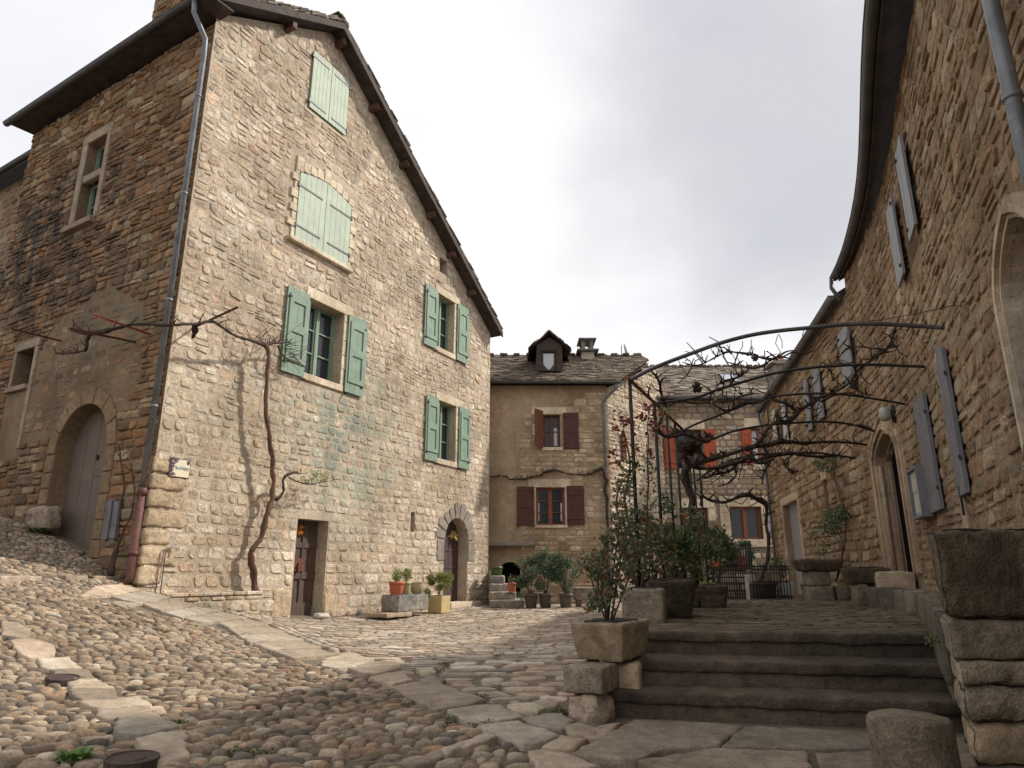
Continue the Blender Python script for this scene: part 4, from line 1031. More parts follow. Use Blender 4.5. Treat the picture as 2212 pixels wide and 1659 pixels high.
# ================================================================ BACK HOUSE (red shutters)
YC = 27.9
FC = FB_(0, YC); MC = FC.mapw(); xl = FC.hit(z8(400, 1000))[0] - .6; xr = FC.hit(z8(1300, 800))[0] + 1.5; eC = FC.hit(z8(700, 690))[1]
back_h = root('stone_house', (xl + 4, YC + 2, 0), "far stone house with orange red shutters and grey slate roof, seen behind the pergola", "house", "stone houses round the square")
wC = {'a': FC.rect(z8(525, 882), z8(700, 882), z8(525, 1150), z8(700, 1150)), 'b': FC.rect(z8(1035, 872), z8(1165, 872), z8(1035, 1122), z8(1165, 1122)),
      'c': FC.rect(z9(1280, 312), z9(1590, 312), z9(1290, 632), z9(1600, 632)), 'd': FC.rect(z9(1642, 305), z9(1760, 305), z9(1650, 610), z9(1770, 610)), 'e': FC.rect(z9(820, 325), z9(1068, 320), z9(820, 740), z9(1070, 740))}
print('C', xl, xr, eC, {k: [round(x, 2) for x in v] for k, v in wC.items()})
hC = [rect(*v) for v in wC.values()]
PAL_C = [(.48, .405, .30), (.43, .345, .245), (.52, .445, .34), (.37, .305, .225), (.45, .35, .24), (.49, .425, .33), (.40, .29, .19)]
M_C = stone_mat('grey buff limestone rubble', PAL_C, pits=.4); M_Cm = mortar_mat('grey brown mortar', (.25, .20, .155), .2)
mb = MB(); plC = rect(xl, xr, -.3, eC + .1); face_holes(mb, MC, plC, hC, 0, .3)
skC = list(hC)
for k in 'ab': skC.append(rect(wC[k][0] - .2, wC[k][1] + .15, wC[k][3], wC[k][3] + .42)); skC.append(rect(wC[k][0] - .05, wC[k][1] + .1, wC[k][2] - .2, wC[k][2]))
q = wC['c']; skC.append(rect(q[0] - .5, wC['d'][1] + .1, q[2] - .35, q[3] + .5)); skC.append(gr(wC['e'], .25))
masonry(mb, MC, plC, skC, rb_, rh=(.17, .30), rl=(.18, .55), gap=.04, h=(.012, .035), split=.2, rough=.6, seed=41, warp=.05)
mb.build('wall', [M_Cm, M_C], back_h)
mb = MB()
for k in 'ab': q = wC[k]; mb.box(FC, q[0] - .25, q[1] + .15, -.2, .03, q[3] + .001, q[3] + .42, 0, 0, .012); mb.box(FC, q[0] - .05, q[1] + .12, -.2, .08, q[2] - .2, q[2] - .001, 0, 0, .012)
q = wC['c']; d = wC['d']
mb.box(FC, q[0] - .38, d[1] + .2, -.2, .03, q[3] + .001, q[3] + .42, 0, 0, .012); mb.box(FC, q[0] - .4, d[1] + .2, -.2, .09, q[2] - .3, q[2] - .001, 0, 0, .012)
z = q[2]
for hh in (.5, .55, .5):
    if z + .1 < q[3]: mb.box(FC, q[0] - .4, q[0] - .002, -.2, .028, z, min(z + hh, q[3]) - .008, 0, 0, .012)
    z += hh
mb.box(FC, q[1] + .002, d[0] - .002, -.25, .028, q[2], q[3], 0, 0, .01); e = wC['e']; mb.box(FC, e[0] - .15, e[1] + .3, -.2, .03, e[3] + .001, e[3] + .35, 0, 0, .012)
mb.box(FC, e[1] + .002, e[1] + .34, -.2, .03, e[3] - .55, e[3] - .002, 0, 0, .05)
mb.build_parts('dressed_stone', M_cream, back_h)
window(back_h, FC, wC['a'], .25, M_wdk, 2, 2, fw=.06); window(back_h, FC, wC['b'], .2, M_orw, 2, 3, fw=.07, curtain=[(.06, .44, .1, .95), (.56, .94, .1, .95)])
window(back_h, FC, wC['c'], .22, M_orw, 2, 2, fw=.08); window(back_h, FC, wC['d'], .22, M_orw, 1, 2, fw=.06, curtain=[(.1, .5, .06, .95), (.55, .92, .06, .95)])
mb = MB(); planks(mb, FC, e[0], e[1], -.15, -.10, e[2], e[3], 6, rb_, .012); mb.build('door', M_brown, back_h)
sC = [FC.rect(z8(430, 880), z8(526, 882), z8(440, 1148), z8(530, 1150)), FC.rect(z8(702, 880), z8(783, 882), z8(710, 1140), z8(795, 1140)), FC.rect(z8(957, 880), z8(1030, 880), z8(965, 1120), z8(1035, 1118))]
for i, r_ in enumerate(sC): shutter(back_h, FC, r_, M_redor, n=3, frame='panel' if i != 1 else 'bars', hinge=1 if i != 1 else -1)
pe = FC.hit(z8(495, 990)); 
eY = YC - .45; FCe = FB_(0, eY); ezc = FCe.hit(z8(700, 662))[1]; yrc = 3.0; FCr = FB_(0, YC + yrc); rzc = FCr.hit(z8(700, 462))[1]
print('C roof', ezc, rzc)
Vc = Vector((0, yrc + .45, rzc - ezc)); VLc = Vc.length; Vc.normalize()
mb = MB(); O = Vector((0, eY, ezc)); roof_tiles(mb, O, U, Vc, rect(xl - .2, xr, 0, VLc), rb_, .2, (.2, .42), .05)
mb.add([O + Vector((xl, yrc + .45, rzc - ezc)), O + Vector((xr, yrc + .45, rzc - ezc)), O + Vector((xr, 7, -.3)), O + Vector((xl, 7, -.3))], [(0, 1, 2, 3)], 0)
x = xl
while x < xr: w = rb_.uniform(.3, .4); f = lambda a_, b_, c_: Vector((x + a_, YC + yrc + b_, rzc + c_)); mb.rock(f, 0, w * .8, -.2, .2, -.03, .12, .05, .01, .12, mat=1, seed=x); x += w
mb.build('roof', [M_wooddk, M_lauzeC], back_h)
mb = MB(); mb.add([Vector((xl, YC - .45, ezc - .06)), Vector((xr, YC - .45, ezc - .06)), Vector((xr, YC + .1, ezc - .02)), Vector((xl, YC + .1, ezc - .02))], [(0, 1, 2, 3)]); mb.build('soffit', M_wooddk, back_h)
mb = MB(); gutter(mb, [Vector((FCe.hit(z8(360, 662))[0], eY - .08, ezc)), Vector((xr, eY - .08, ezc - .02))], .075); mb.build('gutter', M_zinc, back_h)
mb = MB(); mb.box(FC, xl + .05, xr - .05, -5, -1.0, 0, eC - .1); mb.build('inner_wall', M_dark, back_h)
# skylight
def onroof(px):
    r_ = ray(*px); Nn = U.cross(Vc); k = (O - E0).dot(Nn) / r_.dot(Nn); p = E0 + r_ * k; return (p - O).dot(U), (p - O).dot(Vc)
s0 = onroof(z8(808, 518)); s1 = onroof(z8(905, 518)); s2 = onroof(z8(960, 572)); s3 = onroof(z8(845, 572))
Nn = U.cross(Vc); fr_s = lambda x, y, z: O + U * x + Vc * y + Nn * z; xa, xb, ya, yb_ = (s0[0] + s3[0]) / 2, (s1[0] + s2[0]) / 2, s2[1], s0[1]
mb = MB(); 
for x0, x1, y0, y1 in ((xa, xa + .06, ya, yb_), (xb - .06, xb, ya, yb_), (xa + .06, xb - .06, ya, ya + .06), (xa + .06, xb - .06, yb_ - .06, yb_)): mb.box(fr_s, x0, x1, y0, y1, 0, .14)
sk_ = mb.build('skylight', M_zinc, back_h); mb = MB(); mb.box(fr_s, xa + .03, xb - .03, ya + .03, yb_ - .03, .08, .115)
mg = NT('skylight glass'); mg.set(Base_Color=(.5, .55, .6), Roughness=.08, Metallic=.6); mb.build('pane', mg.mat, sk_)
# chimney with red pot
FCc = FB_(0, YC + 1.2); c = FCc.rect(z8(1185, 440), z8(1310, 440), z8(1185, 530), z8(1310, 530)); pz_ = FCc.rect(z8(1207, 372), z8(1262, 372), z8(1207, 412), z8(1262, 412))
mb = MB(); fc = lambda x, y, z: Vector((x, YC + 1.2 + y, z)); mb.box(fc, c[0], c[1], 0, .7, c[2] - 1.2, c[3], 0, 0, .02); mb.box(fc, c[0] - .14, c[1] + .14, -.14, .84, c[3], c[3] + .12, 0, 0, .02); mb.box(fc, c[0] + .1, c[1] - .1, .1, .6, c[3] + .12, c[3] + .3, 0, 0, .03)
ch = mb.build('chimney', plain_mat('brown chimney render', (.22, .18, .145), .9, .25, 4., bump=.4), back_h)
xm = (pz_[0] + pz_[1]) / 2; mb = MB(); mb.box(fc, pz_[0], pz_[1], .18, .6, c[3] + .3, pz_[3], 0, .0, .01); mb.build('chimney_pot', plain_mat('red clay', (.42, .09, .045), .7, .15, 8.), ch)

# ================================================================ RIGHT HAND BUILDINGS (curved street front)
class CFr:
    """frame along a curved plan path: a = arc length, b = outwards, c = up"""
    def __init__(s, pts, out):
        P = [Vector((x, y, 0)) for x, y in pts]
        for _ in range(3):
            Q = [P[0]]
            for i in range(len(P) - 1): Q += [P[i] * .75 + P[i + 1] * .25, P[i] * .25 + P[i + 1] * .75]
            Q.append(P[-1]); P = Q
        s.P = P; s.S = [0.]
        for i in range(len(P) - 1): s.S.append(s.S[-1] + (P[i + 1] - P[i]).length)
        s.L = s.S[-1]
        T = [(P[min(i + 1, len(P) - 1)] - P[max(i - 1, 0)]).normalized() for i in range(len(P))]
        s.N = [Vector((t.y, -t.x, 0)) for t in T]
    def at(s, a):
        a = max(0, min(s.L - 1e-6, a)); import bisect
        i = min(bisect.bisect_right(s.S, a) - 1, len(s.P) - 2); t = (a - s.S[i]) / (s.S[i + 1] - s.S[i])
        return s.P[i].lerp(s.P[i + 1], t), s.N[i].lerp(s.N[i + 1], t).normalized()
    def __call__(s, a, b, c): p, n = s.at(a); q = p + n * b; return Vector((q.x, q.y, c))
    def hit(s, px, o=0.):
        r = ray(*px); k = r.x / r.y; lo, hi = 0, s.L
        for _ in range(30):
            m = (lo + hi) / 2; p = s(m, o, 0)
            if p.x / p.y < k: lo = m
            else: hi = m
        p = s(lo, o, 0); return (lo, EYE + r.z / r.y * p.y)
    rect = Fr.rect
    def mapw(s): return lambda a, c, o: s(a, o, c)
DW = CFr([(7.64, 20.4), (6.5, 14.4), (5.85, 11.1), (5.55, 9.9), (4.96, 8.1), (4.06, 6), (3.2, 4), (2.34, 2), (1.7, .5)], None)
MD = DW.mapw(); rd = random.Random(77)
aBr = DW.hit((1836, 690))[0]; HD1 = 6.03; HD2 = 5.72
print('D length', DW.L, 'break', aBr)
FR = {}
for k, (q_, o) in dict(u1=(((1942, 292), (1957, 297), (1966, 531), (1983, 502)), .05), u2=(((1922, 423), (1936, 430), (1940, 627), (1957, 605)), .05),
     lA=(((1974, 866), (2001, 859), (2010, 1103), (2031, 1096)), .05), lB=(((2020, 745), (2040, 752), (2072, 1080), (2087, 1060)), .05),
     s1=(((1736.6, 827), (1745, 821), (1751, 929.5), (1759.6, 926.6)), .06), s2=(((1757.7, 801.6), (1771.4, 795.7), (1772, 905), (1784, 905)), .06), s3=(((1812, 715.7), (1836, 708), (1832, 838.7), (1851, 827)), .06),
     w1=(((1671, 883.6), (1678, 884), (1675, 958), (1683, 958)), .06), w2=(((1689, 870), (1697, 870), (1700, 956), (1708, 956)), .06),
     slit=((z10(552, 630), z10(598, 600), z10(560, 820), z10(612, 800)), 0), gd=(((1708, 1095), (1737, 1073), (1727, 1281), (1750, 1278)), -.2), nb=((z10(1140, 540), z10(1240, 500), z10(1185, 890), z10(1275, 870)), .2)).items():
    FR[k] = DW.rect(*q_, o); print(k, [round(x, 2) for x in FR[k]])
gl, gt = DW.hit((1905, 1016)), DW.hit((1921, 928)); g0_, g1_ = DW.hit((1928, 1232)), DW.hit((1983, 1232)); gL, gR = DW.hit((1893, 1016)), DW.hit((1951, 1016))
print('gothic', g0_, g1_, gl, gt, gL, gR)
PAL_D = [(.37, .27, .17), (.34, .24, .15), (.41, .31, .205), (.30, .21, .135), (.37, .25, .155), (.38, .30, .21), (.34, .22, .135), (.43, .345, .245)]
wallpt = lambda a, c: DW(a, 0, c)
M_D = stone_mat('warm limestone rubble', PAL_D, var=.16, mott=.35, pits=.4, bump=.7, bd=.02, stains=((wallpt(17.2, 1.55), .5, 1.3, (.05, .045, .035), .92, .35),))
M_Dm = mortar_mat('warm sandy mortar', (.31, .225, .145), .3, stains=((wallpt(17.2, 1.55), .5, 1.3, (.05, .045, .035), .9, .35),))
M_grey = plain_mat('blue grey shutter paint', (.17, .17, .18), .6, .12, 5., bump=.1); M_greyd = plain_mat('grey door paint', (.25, .25, .27), .6, .08, 4., bump=.05)
M_greyl = plain_mat('pale blue grey shutter paint', (.24, .245, .255), .6, .12, 5., bump=.1)
def ovh(a): return .07 + .21 * max(0, min(1, (a - aBr) / 6.0))
def roof_curved(mb, a0, a1, H, over, rise, run, n=24, th=.14):
    """mono pitch roof following the curved wall"""
    for i in range(n):
        u0 = a0 + (a1 - a0) * i / n; u1 = a0 + (a1 - a0) * (i + 1) / n
        q = [DW(u0, over if over > 0 else ovh(u0), H), DW(u1, over if over > 0 else ovh(u1), H), DW(u1, -run, H + rise), DW(u0, -run, H + rise)]
        d = [p - Vector((0, 0, th)) for p in q]
        mb.add(q + d, [(0, 1, 2, 3), (7, 6, 5, 4), (0, 4, 5, 1), (2, 6, 7, 3)] + ([(1, 5, 6, 2)] if i == n - 1 else []) + ([(3, 7, 4, 0)] if i == 0 else []), 0)
# --- nearer house
near = root('stone_house', DW(13, -3, 0), "near right stone house with tall grey shutters and a pointed arch door", "house", "stone houses round the square")
aE = DW.L - .05; topD = HD1 - .02
gdoor = archpoly(g0_[0] + .0, g1_[0], .95, (gl[1] + .1), gt[1] + .0, 8, True)
slits = [rect(DW.hit(z11(738, 180))[0], DW.hit(z11(760, 180))[0], DW.hit(z11(745, 230))[1], DW.hit(z11(745, 180))[1])]
uw = (FR['u2'][1] + .05, FR['u1'][0] - .05, FR['u2'][2] + .03, FR['u1'][3] - .03)
# right hand niche with pointed opening
nTop = DW.hit((2178, 505)); nL = DW.hit((2172, 600)); print('niche', nTop, nL, 'uw', uw, slits)
ni = archpoly(nL[0] + .0, nL[0] + .95, nTop[1] - 1.3, nTop[1] - .45, nTop[1], 6, True)
hD = [gdoor, ni, rect(*uw)]
plD1 = rect(aBr, aE, -.4, topD)
mb = MB()
n = 40
def curved_face(mb, a0, a1, c0, c1, holes, mat=0, depth=.45):
    """tessellated face following the curve: split into strips"""
    N = 26
    for i in range(N):
        u0 = a0 + (a1 - a0) * i / N; u1 = a0 + (a1 - a0) * (i + 1) / N
        cs = sorted({c0, c1, *[c for h in holes for c in [p[1] for p in h] if c0 < c < c1]})
        for j in range(len(cs) - 1):
            cm = (cs[j] + cs[j + 1]) / 2
            for x, y in isub([(u0, u1)], [t for h in holes for t in pint(h, cm)]):
                mb.add([MD(x, cs[j], 0), MD(y, cs[j], 0), MD(y, cs[j + 1], 0), MD(x, cs[j + 1], 0)], [(0, 1, 2, 3)], mat)
    for hp in holes:
        n = len(hp); mb.add([MD(a, c, 0) for a, c in hp] + [MD(a, c, -depth) for a, c in hp], [(i, (i + 1) % n, n + (i + 1) % n, n + i) for i in range(n)], mat)
curved_face(mb, aBr, aE, -.4, topD, hD)
sur = archpoly(g0_[0] - .32, g1_[0] + .22, .5, gl[1] + .1, gt[1] + .36, 8, True)
nsur = archpoly(nL[0] - .14, nL[0] + 1.1, nTop[1] - 1.45, nTop[1] - .45, nTop[1] + .2, 6, True)
cov = lambda r, g: rect(r[0] - g, r[1] + g, r[2] - g, r[3] + g)
lwL = rect(FR['lA'][0] - .1, FR['lA'][1] + .02, FR['lA'][2] - .0, FR['lA'][3] + .22)
lwR = rect(FR['lB'][0] - .24, FR['lB'][1] + .02, FR['lB'][2] - .3, FR['lB'][3] + .0)
skD = hD + [sur, nsur, cov(uw, .08), rect(FR['lB'][0] - .22, FR['lB'][0], .9, FR['lB'][3])]
masonry(mb, MD, rect(aBr, 12.6, .2, topD), skD, rd, rh=(.11, .19), rl=(.13, .36), gap=.03, h=(.008, .026), split=.2, rough=.7, seed=51, detail=1, warp=.05)
JIT[0] = .08
masonry(mb, MD, rect(12.6, aE, .2, topD), skD, rd, rh=(.09, .18), rl=(.11, .36), gap=.026, h=(.006, .024), split=.22, rough=.7, seed=52, detail=1, warp=.06)
JIT[0] = 0
mb.build('wall', [M_Dm, M_D], near)
# back-up volume, keeps the inside dark and shades the lane
def backvol(par, a0, a1, H, run=3.2):
    mb = MB(); N = 12
    for i in range(N):
        u0 = a0 + (a1 - a0) * i / N; u1 = a0 + (a1 - a0) * (i + 1) / N
        q = [DW(u0, -.5, -.4), DW(u1, -.5, -.4), DW(u1, -run, -.4), DW(u0, -run, -.4)]; t = [Vector((p.x, p.y, H)) for p in q]
        mb.add(q + t, [(0, 1, 5, 4), (3, 7, 6, 2), (4, 5, 6, 7)] + ([(1, 2, 6, 5)] if i == N - 1 else []) + ([(0, 4, 7, 3)] if i == 0 else []), 0)
    mb.build('inner_wall', M_dark, par)
backvol(near, aBr + .02, aE, topD)
mb = MB(); roof_curved(mb, aBr - .1, aE, HD1 + .06, -1, 2.2, 3.6)
mb.build('roof', M_wooddk, near)
mb = MB(); gutter(mb, [DW(aBr - .15 + (aE - aBr + .15) * i / 20, ovh(aBr - .15 + (aE - aBr + .15) * i / 20) + .05, HD1 + .03) for i in range(21)], .075); mb.build('gutter', M_zincd, near)
mb = MB(); p0 = DW(aBr - .12, .18, HD1); mb.tube([p0, p0 + Vector((-.02, 0, -.18)), DW(aBr + .05, .12, HD1 - .5)], .035, 8); mb.build('gutter_outlet', M_zincd, near)
# gothic door surround: stepped moulded orders
M_dress = stone_mat('warm dressed limestone', [(.42, .32, .22), (.46, .36, .26), (.38, .28, .19)], lo=.85, hi=1.08, pits=.2, bump=.35, bd=.01)
mb = MB()
def order(poly_in, poly_out, b0, b1):
    n = len(poly_in)
    for i in range(1, n):
        A, B, C_, D_ = poly_in[i], poly_in[(i + 1) % n], poly_out[(i + 1) % n], poly_out[i]
        if i == n - 1: A, B, C_, D_ = poly_in[n - 1], poly_in[0], poly_out[0], poly_out[n - 1]
        mb.prism(MD, [A, B, C_, D_], b0, b1)
mk = lambda g, z, d=0: archpoly(g0_[0] - g, g1_[0] + g, .95 - d, gl[1] + .1, gt[1] + z, 8, True)
order(mk(-.002, -.003), mk(.30, .34), -.25, .035)
order(mk(.05, .06), mk(.12, .14), .036, .075); order(mk(.2, .23), mk(.26, .3), .036, .06)
order(mk(-.04, -.05), mk(-.002, -.0), -.2, -.12)
for x, o_ in ((g0_[0] - .1, .05), (g0_[0] + .02, -.03), (g0_[0] + .02, -.16)): mb.tube([DW(x, o_, .98), DW(x, o_, gl[1] + .1)], .03, 8)
mb.build('door_surround', M_dress, near, label='moulded stone surround of the pointed door')
mb = MB(); mb.prism(MD, [(a, c) for a, c in gdoor], -.40, -.36); order(mk(-.06, -.08), mk(-.003, -.003), -.355, -.21); mb.box(DW, g0_[0] + .003, g0_[0] + .06, -.355, -.21, .96, gl[1] + .12); mb.build('door', plain_mat('very dark old door', (.022, .014, .011), .7, .3, 5., stretch=(5, 5, .6)), near)
mb = MB(); ndp = lambda g: archpoly(nL[0] - g, nL[0] + .95 + g, nTop[1] - 1.3 - g, nTop[1] - .45, nTop[1] + g * 1.2, 6, True)
order(ndp(-.002), ndp(.13), -.2, .05); order(ndp(.03), ndp(.08), .051, .08)
mb.build('window_surround', M_cream, near, label='pale carved surround of the pointed window at the frame edge')
window(near, DW, (nL[0], nL[0] + .95, nTop[1] - 1.3, nTop[1] + .0), .38, M_wdk, 1, 2)
window(near, DW, uw, .3, M_wdk, 2, 2)
mb = MB(); b_ = FR['lB']; mb.box(DW, b_[0] - .2, b_[0] - .02, -.1, .03, .95, b_[3] + .05, 0, 0, .01); mb.build('dressed_stone', M_dress, near)
# shutters
for k, h_ in (('u1', -1), ('u2', 1)): shutter(near, DW, FR[k], M_greyl, o=.06, n=3, frame='none', hinge=h_, iron=M_iron)
a_ = FR['lA']; m = (a_[0] + a_[1]) / 2
for s, (x0, x1) in ((-1, (a_[0], m - .004)), (1, (m + .004, a_[1]))): closed_leaf(near, DW, rect(x0, x1, a_[2] - .03, a_[3] + .03), M_grey, .03, 2, None, (a_[2] + .2, a_[3] - .2), s, True)
b_ = FR['lB']; bw_ = b_[1] - b_[0]; top_ = [(b_[0], b_[2]), (b_[1], b_[2]), (b_[1], b_[3] - .06), (b_[0] + bw_ * .5, b_[3] + .04), (b_[0], b_[3] - .12)]
closed_leaf(near, DW, top_, M_grey, .03, 3, 'tall grey shutter with rounded top', (b_[2] + .32, b_[3] - .3), 1, True)
mb = MB(); x = b_[0] + .1
for (x0, x1, c0, c1) in ((x - .008, x + .008, b_[2] - .18, b_[2] + .1), (x - .05, x + .06, b_[2] - .02, b_[2] - .005), (x - .03, x + .03, b_[2] - .1, b_[2] - .088)): mb.box(DW, x0, x1, .05, .066 if x1 - x0 > .02 else .07, c0, c1)
mb.build('shutter_catch', M_iron, near)
pn = DW.hit((2145, 0), .1)[0]; pn2 = DW.hit((2205, 270), .1)[0]; pn = (pn + pn2) / 2
pipe('downpipe', [DW(pn, .11, HD1), DW(pn, .11, 1.4)], .042, M_zinc, near, [(DW(pn, .11, z), DW(pn, .11, z + .03), 1.2) for z in (4.75, 4.69, 3.45)])
# --- farther house
far = root('stone_house', DW(4, -3, 0), "farther right stone house with grey door and slim shutters beyond the pergola", "house", "stone houses round the square")
r = FR['slit']; r = (r[0], r[0] + .3, r[2] - .1, r[3] + .1); g = FR['gd']; g = (g[0] + .02, g[1] + .45, .4, g[3] - .03)
W2 = [rect((FR[a][1]), (FR[b][0]), FR[a][2] + .04, FR[a][3] - .04) for a, b in (('w1', 'w2'), ('s1', 's2'))]
W2[1] = rect(FR['s1'][1] + .03, FR['s2'][0] - .03, FR['s1'][2] + .05, FR['s1'][3] - .05)
h2 = [rect(*r), rect(*g)] + W2
mb = MB(); curved_face(mb, 0, aBr, -.4, HD2 - .04, h2, depth=.4)
masonry(mb, MD, rect(0.02, aBr, .2, HD2 - .05), h2 + [cov(g, .16)], rd, rh=(.14, .24), rl=(.16, .46), gap=.03, h=(.015, .045), split=.2, rough=.7, seed=53, warp=.05)
# end wall facing the square
P0 = DW(0, 0, 0); FE = Fr((P0.x + 3.0, P0.y + .0), (-1, 0)); FE.N = Vector((0, 1, 0))
mb.box(WF, P0.x, P0.x + 3, P0.y - .01, P0.y + .25, -.4, HD2 - .05, 0)
mb.build('wall', [M_Dm, M_D], far)
backvol(far, .02, aBr - .02, HD2 - .1)
mb = MB(); roof_curved(mb, -.0, aBr - .18, HD2 + .05, .12, 2.2, 3.6); mb.build('roof', M_wooddk, far)
mb = MB(); gutter(mb, [DW((aBr - .2) * i / 16, .17, HD2 + .02) for i in range(17)], .075); mb.build('gutter', M_zinc, far)
pipe('downpipe', [DW(.12, .17, HD2 - .05), DW(.14, .16, HD2 - .25), DW(.2, .12, HD2 - .5), DW(.2, .1, .5)], .04, M_zinc, far)
mb = MB()
for x0, x1, z0, z1_ in ((g[0] - .15, g[0] - .001, .4, g[3]), (g[1] + .001, g[1] + .15, .4, g[3]), (g[0] - .15, g[1] + .15, g[3] + .001, g[3] + .2)): mb.box(DW, x0, x1, -.3, .03, z0, z1_, 0, 0, .015)
for hh in (r,): mb.box(DW, hh[0] - .08, hh[1] + .1, -.1, .03, hh[3] + .001, hh[3] + .2, 0, 0, .01)
mb.build_parts('dressed_stone', M_dress, far)
mb = MB(); mb.box(DW, g[0], g[1], -.19, -.15, g[2], g[3]); dr = mb.build('door', M_greyd, far); mb = MB(); mb.box(DW, g[1] - .35, g[1] - .28, -.15, -.11, 1.35, 1.5); mb.build('handle', M_iron, dr)
for w_ in W2: xs = [p[0] for p in w_]; ys = [p[1] for p in w_]; window(far, DW, (min(xs), max(xs), min(ys), max(ys)), .25, M_wdk, 2, 2)
window(far, DW, r, .3, M_wdk, 1, 2)
for k in ('s1', 's2', 's3'): shutter(far, DW, FR[k], M_greyl, o=.08, n=3, frame='bars', hinge=-1)
M_white = plain_mat('chalky white shutter paint', (.50, .49, .47), .6, .1, 5.)
for k in ('w1', 'w2'): shutter(far, DW, (FR[k][0], FR[k][0] + .4, FR[k][2], FR[k][3]), M_white, o=.08, n=3, frame='bars', hinge=-1)
# left neighbour beyond the main house
FN = Fr(cornerP + DFL * 16 - FL.N * .7, -DFL); MN = FN.mapw(); ng = random.Random(9)
nb_ = root('stone_house', FN(5, -3, 0), "plain ochre stone house joined to the left of the gabled house, with an iron balcony", "house", "stone houses round the square")
zn = FN.hit((30, 360), .35)[1]; print('neighbour eave', zn)
mb = MB(); face_holes(mb, MN, rect(0, 8.6, 0, zn - .1), [], 0); masonry(mb, MN, rect(0, 8.6, 1.5, zn - .1), [], ng, rh=(.14, .24), rl=(.2, .5), gap=.05, h=(.006, .03), split=.2, rough=.6, seed=61)
mb.build('wall', [mortar_mat('pale ochre render', (.30, .235, .165), .2), M_left], nb_)
mb = MB(); mb.box(FN, 0, 8.55, -3.5, -.05, 0, zn - .15); mb.build('inner_wall', M_dark, nb_)
mb = MB(); q = [FN(0, .4, zn), FN(8.6, .4, zn), FN(8.6, -3.5, zn + 2.2), FN(0, -3.5, zn + 2.2)]; mb.add(q + [p - Vector((0, 0, .15)) for p in q], [(0, 1, 2, 3), (7, 6, 5, 4), (0, 4, 5, 1), (1, 5, 6, 2), (2, 6, 7, 3), (3, 7, 4, 0)]); mb.build('roof', M_wooddk, nb_)
mb = MB(); gutter(mb, [FN(0, .45, zn - .03), FN(8.6, .45, zn)], .08); mb.build('gutter', M_zincd, nb_)
bz = FN.hit(z20(60, 590), .5)[1]; bt = FN.hit(z20(60, 385), .5)[1]; ba = FN.hit(z20(200, 500), .5)[0]
mb = MB(); mb.box(FN, ba - 3, ba, 0, .62, bz - .16, bz - .02, 0, 0, .02); bl = mb.build('balcony', M_creamd, nb_)
mb = MB(); mb.box(FN, ba - 3, ba - .02, .55, .59, bt - .03, bt + .02); mb.box(FN, ba - 3, ba - .02, .56, .58, bz + .06, bz + .09)
x = ba - 3
while x < ba: mb.box(FN, x, x + .018, .56, .58, bz - .02, bt - .03); x += .11
for y in (.1, .22, .34, .46): mb.box(FN, ba - .05, ba - .03, y, y + .018, bz, bt)
mb.box(FN, ba - .05, ba - .02, .0, .55, bt - .03, bt + .02); mb.build('railing', M_iron, bl)
# ================================================================ GROUND
gr_ = random.Random(3)
GX = np.unique(np.concatenate([np.linspace(-90, -15, 10), np.arange(-15, 13.01, .22), np.linspace(14, 90, 10)]))
GY = np.unique(np.concatenate([np.linspace(-60, -6, 8), np.arange(-6, 28.01, .22), np.linspace(30, 120, 10)]))
Xg, Yg = np.meshgrid(GX, GY, indexing='ij'); Zg = gz_np(Xg, Yg) - .010
vs = [(float(a), float(b), float(c)) for a, b, c in zip(Xg.ravel(), Yg.ravel(), Zg.ravel())]
ny = len(GY); fs = [(i * ny + j, (i + 1) * ny + j, (i + 1) * ny + j + 1, i * ny + j + 1) for i in range(len(GX) - 1) for j in range(ny - 1)]
def earth_mat(name, col, moss=.4):
    m = NT(name); f = m.noise(30, 7, .7); f2 = m.noise(1.6, 5, .6)
    c = m.mix(m.mr(f, .3, .7), tuple(x * .6 for x in col), tuple(x * 1.3 for x in col))
    c = m.mix(m.math('MULTIPLY', m.mr(f2, .5, .66), moss), c, (.10, .10, .035)); m.set(Base_Color=c, Roughness=.95); m.bump(f, .8, .02); return m.mat
M_earth = earth_mat('packed earth joints', (.15, .118, .085))
mb = MB(); mb.v = [Vector(v) for v in vs]; mb.f = fs; mb.m = [0] * len(fs); mb.s = [True] * len(fs)
mb.build('ground', M_earth, kind='structure')
G = lambda x, y, h: Vector((x, y, gz(x, y) + h))
def slabpoly(pts):   # photo outline of a paving slab -> plan outline on the ground
    return [on_g(p) for p in pts]
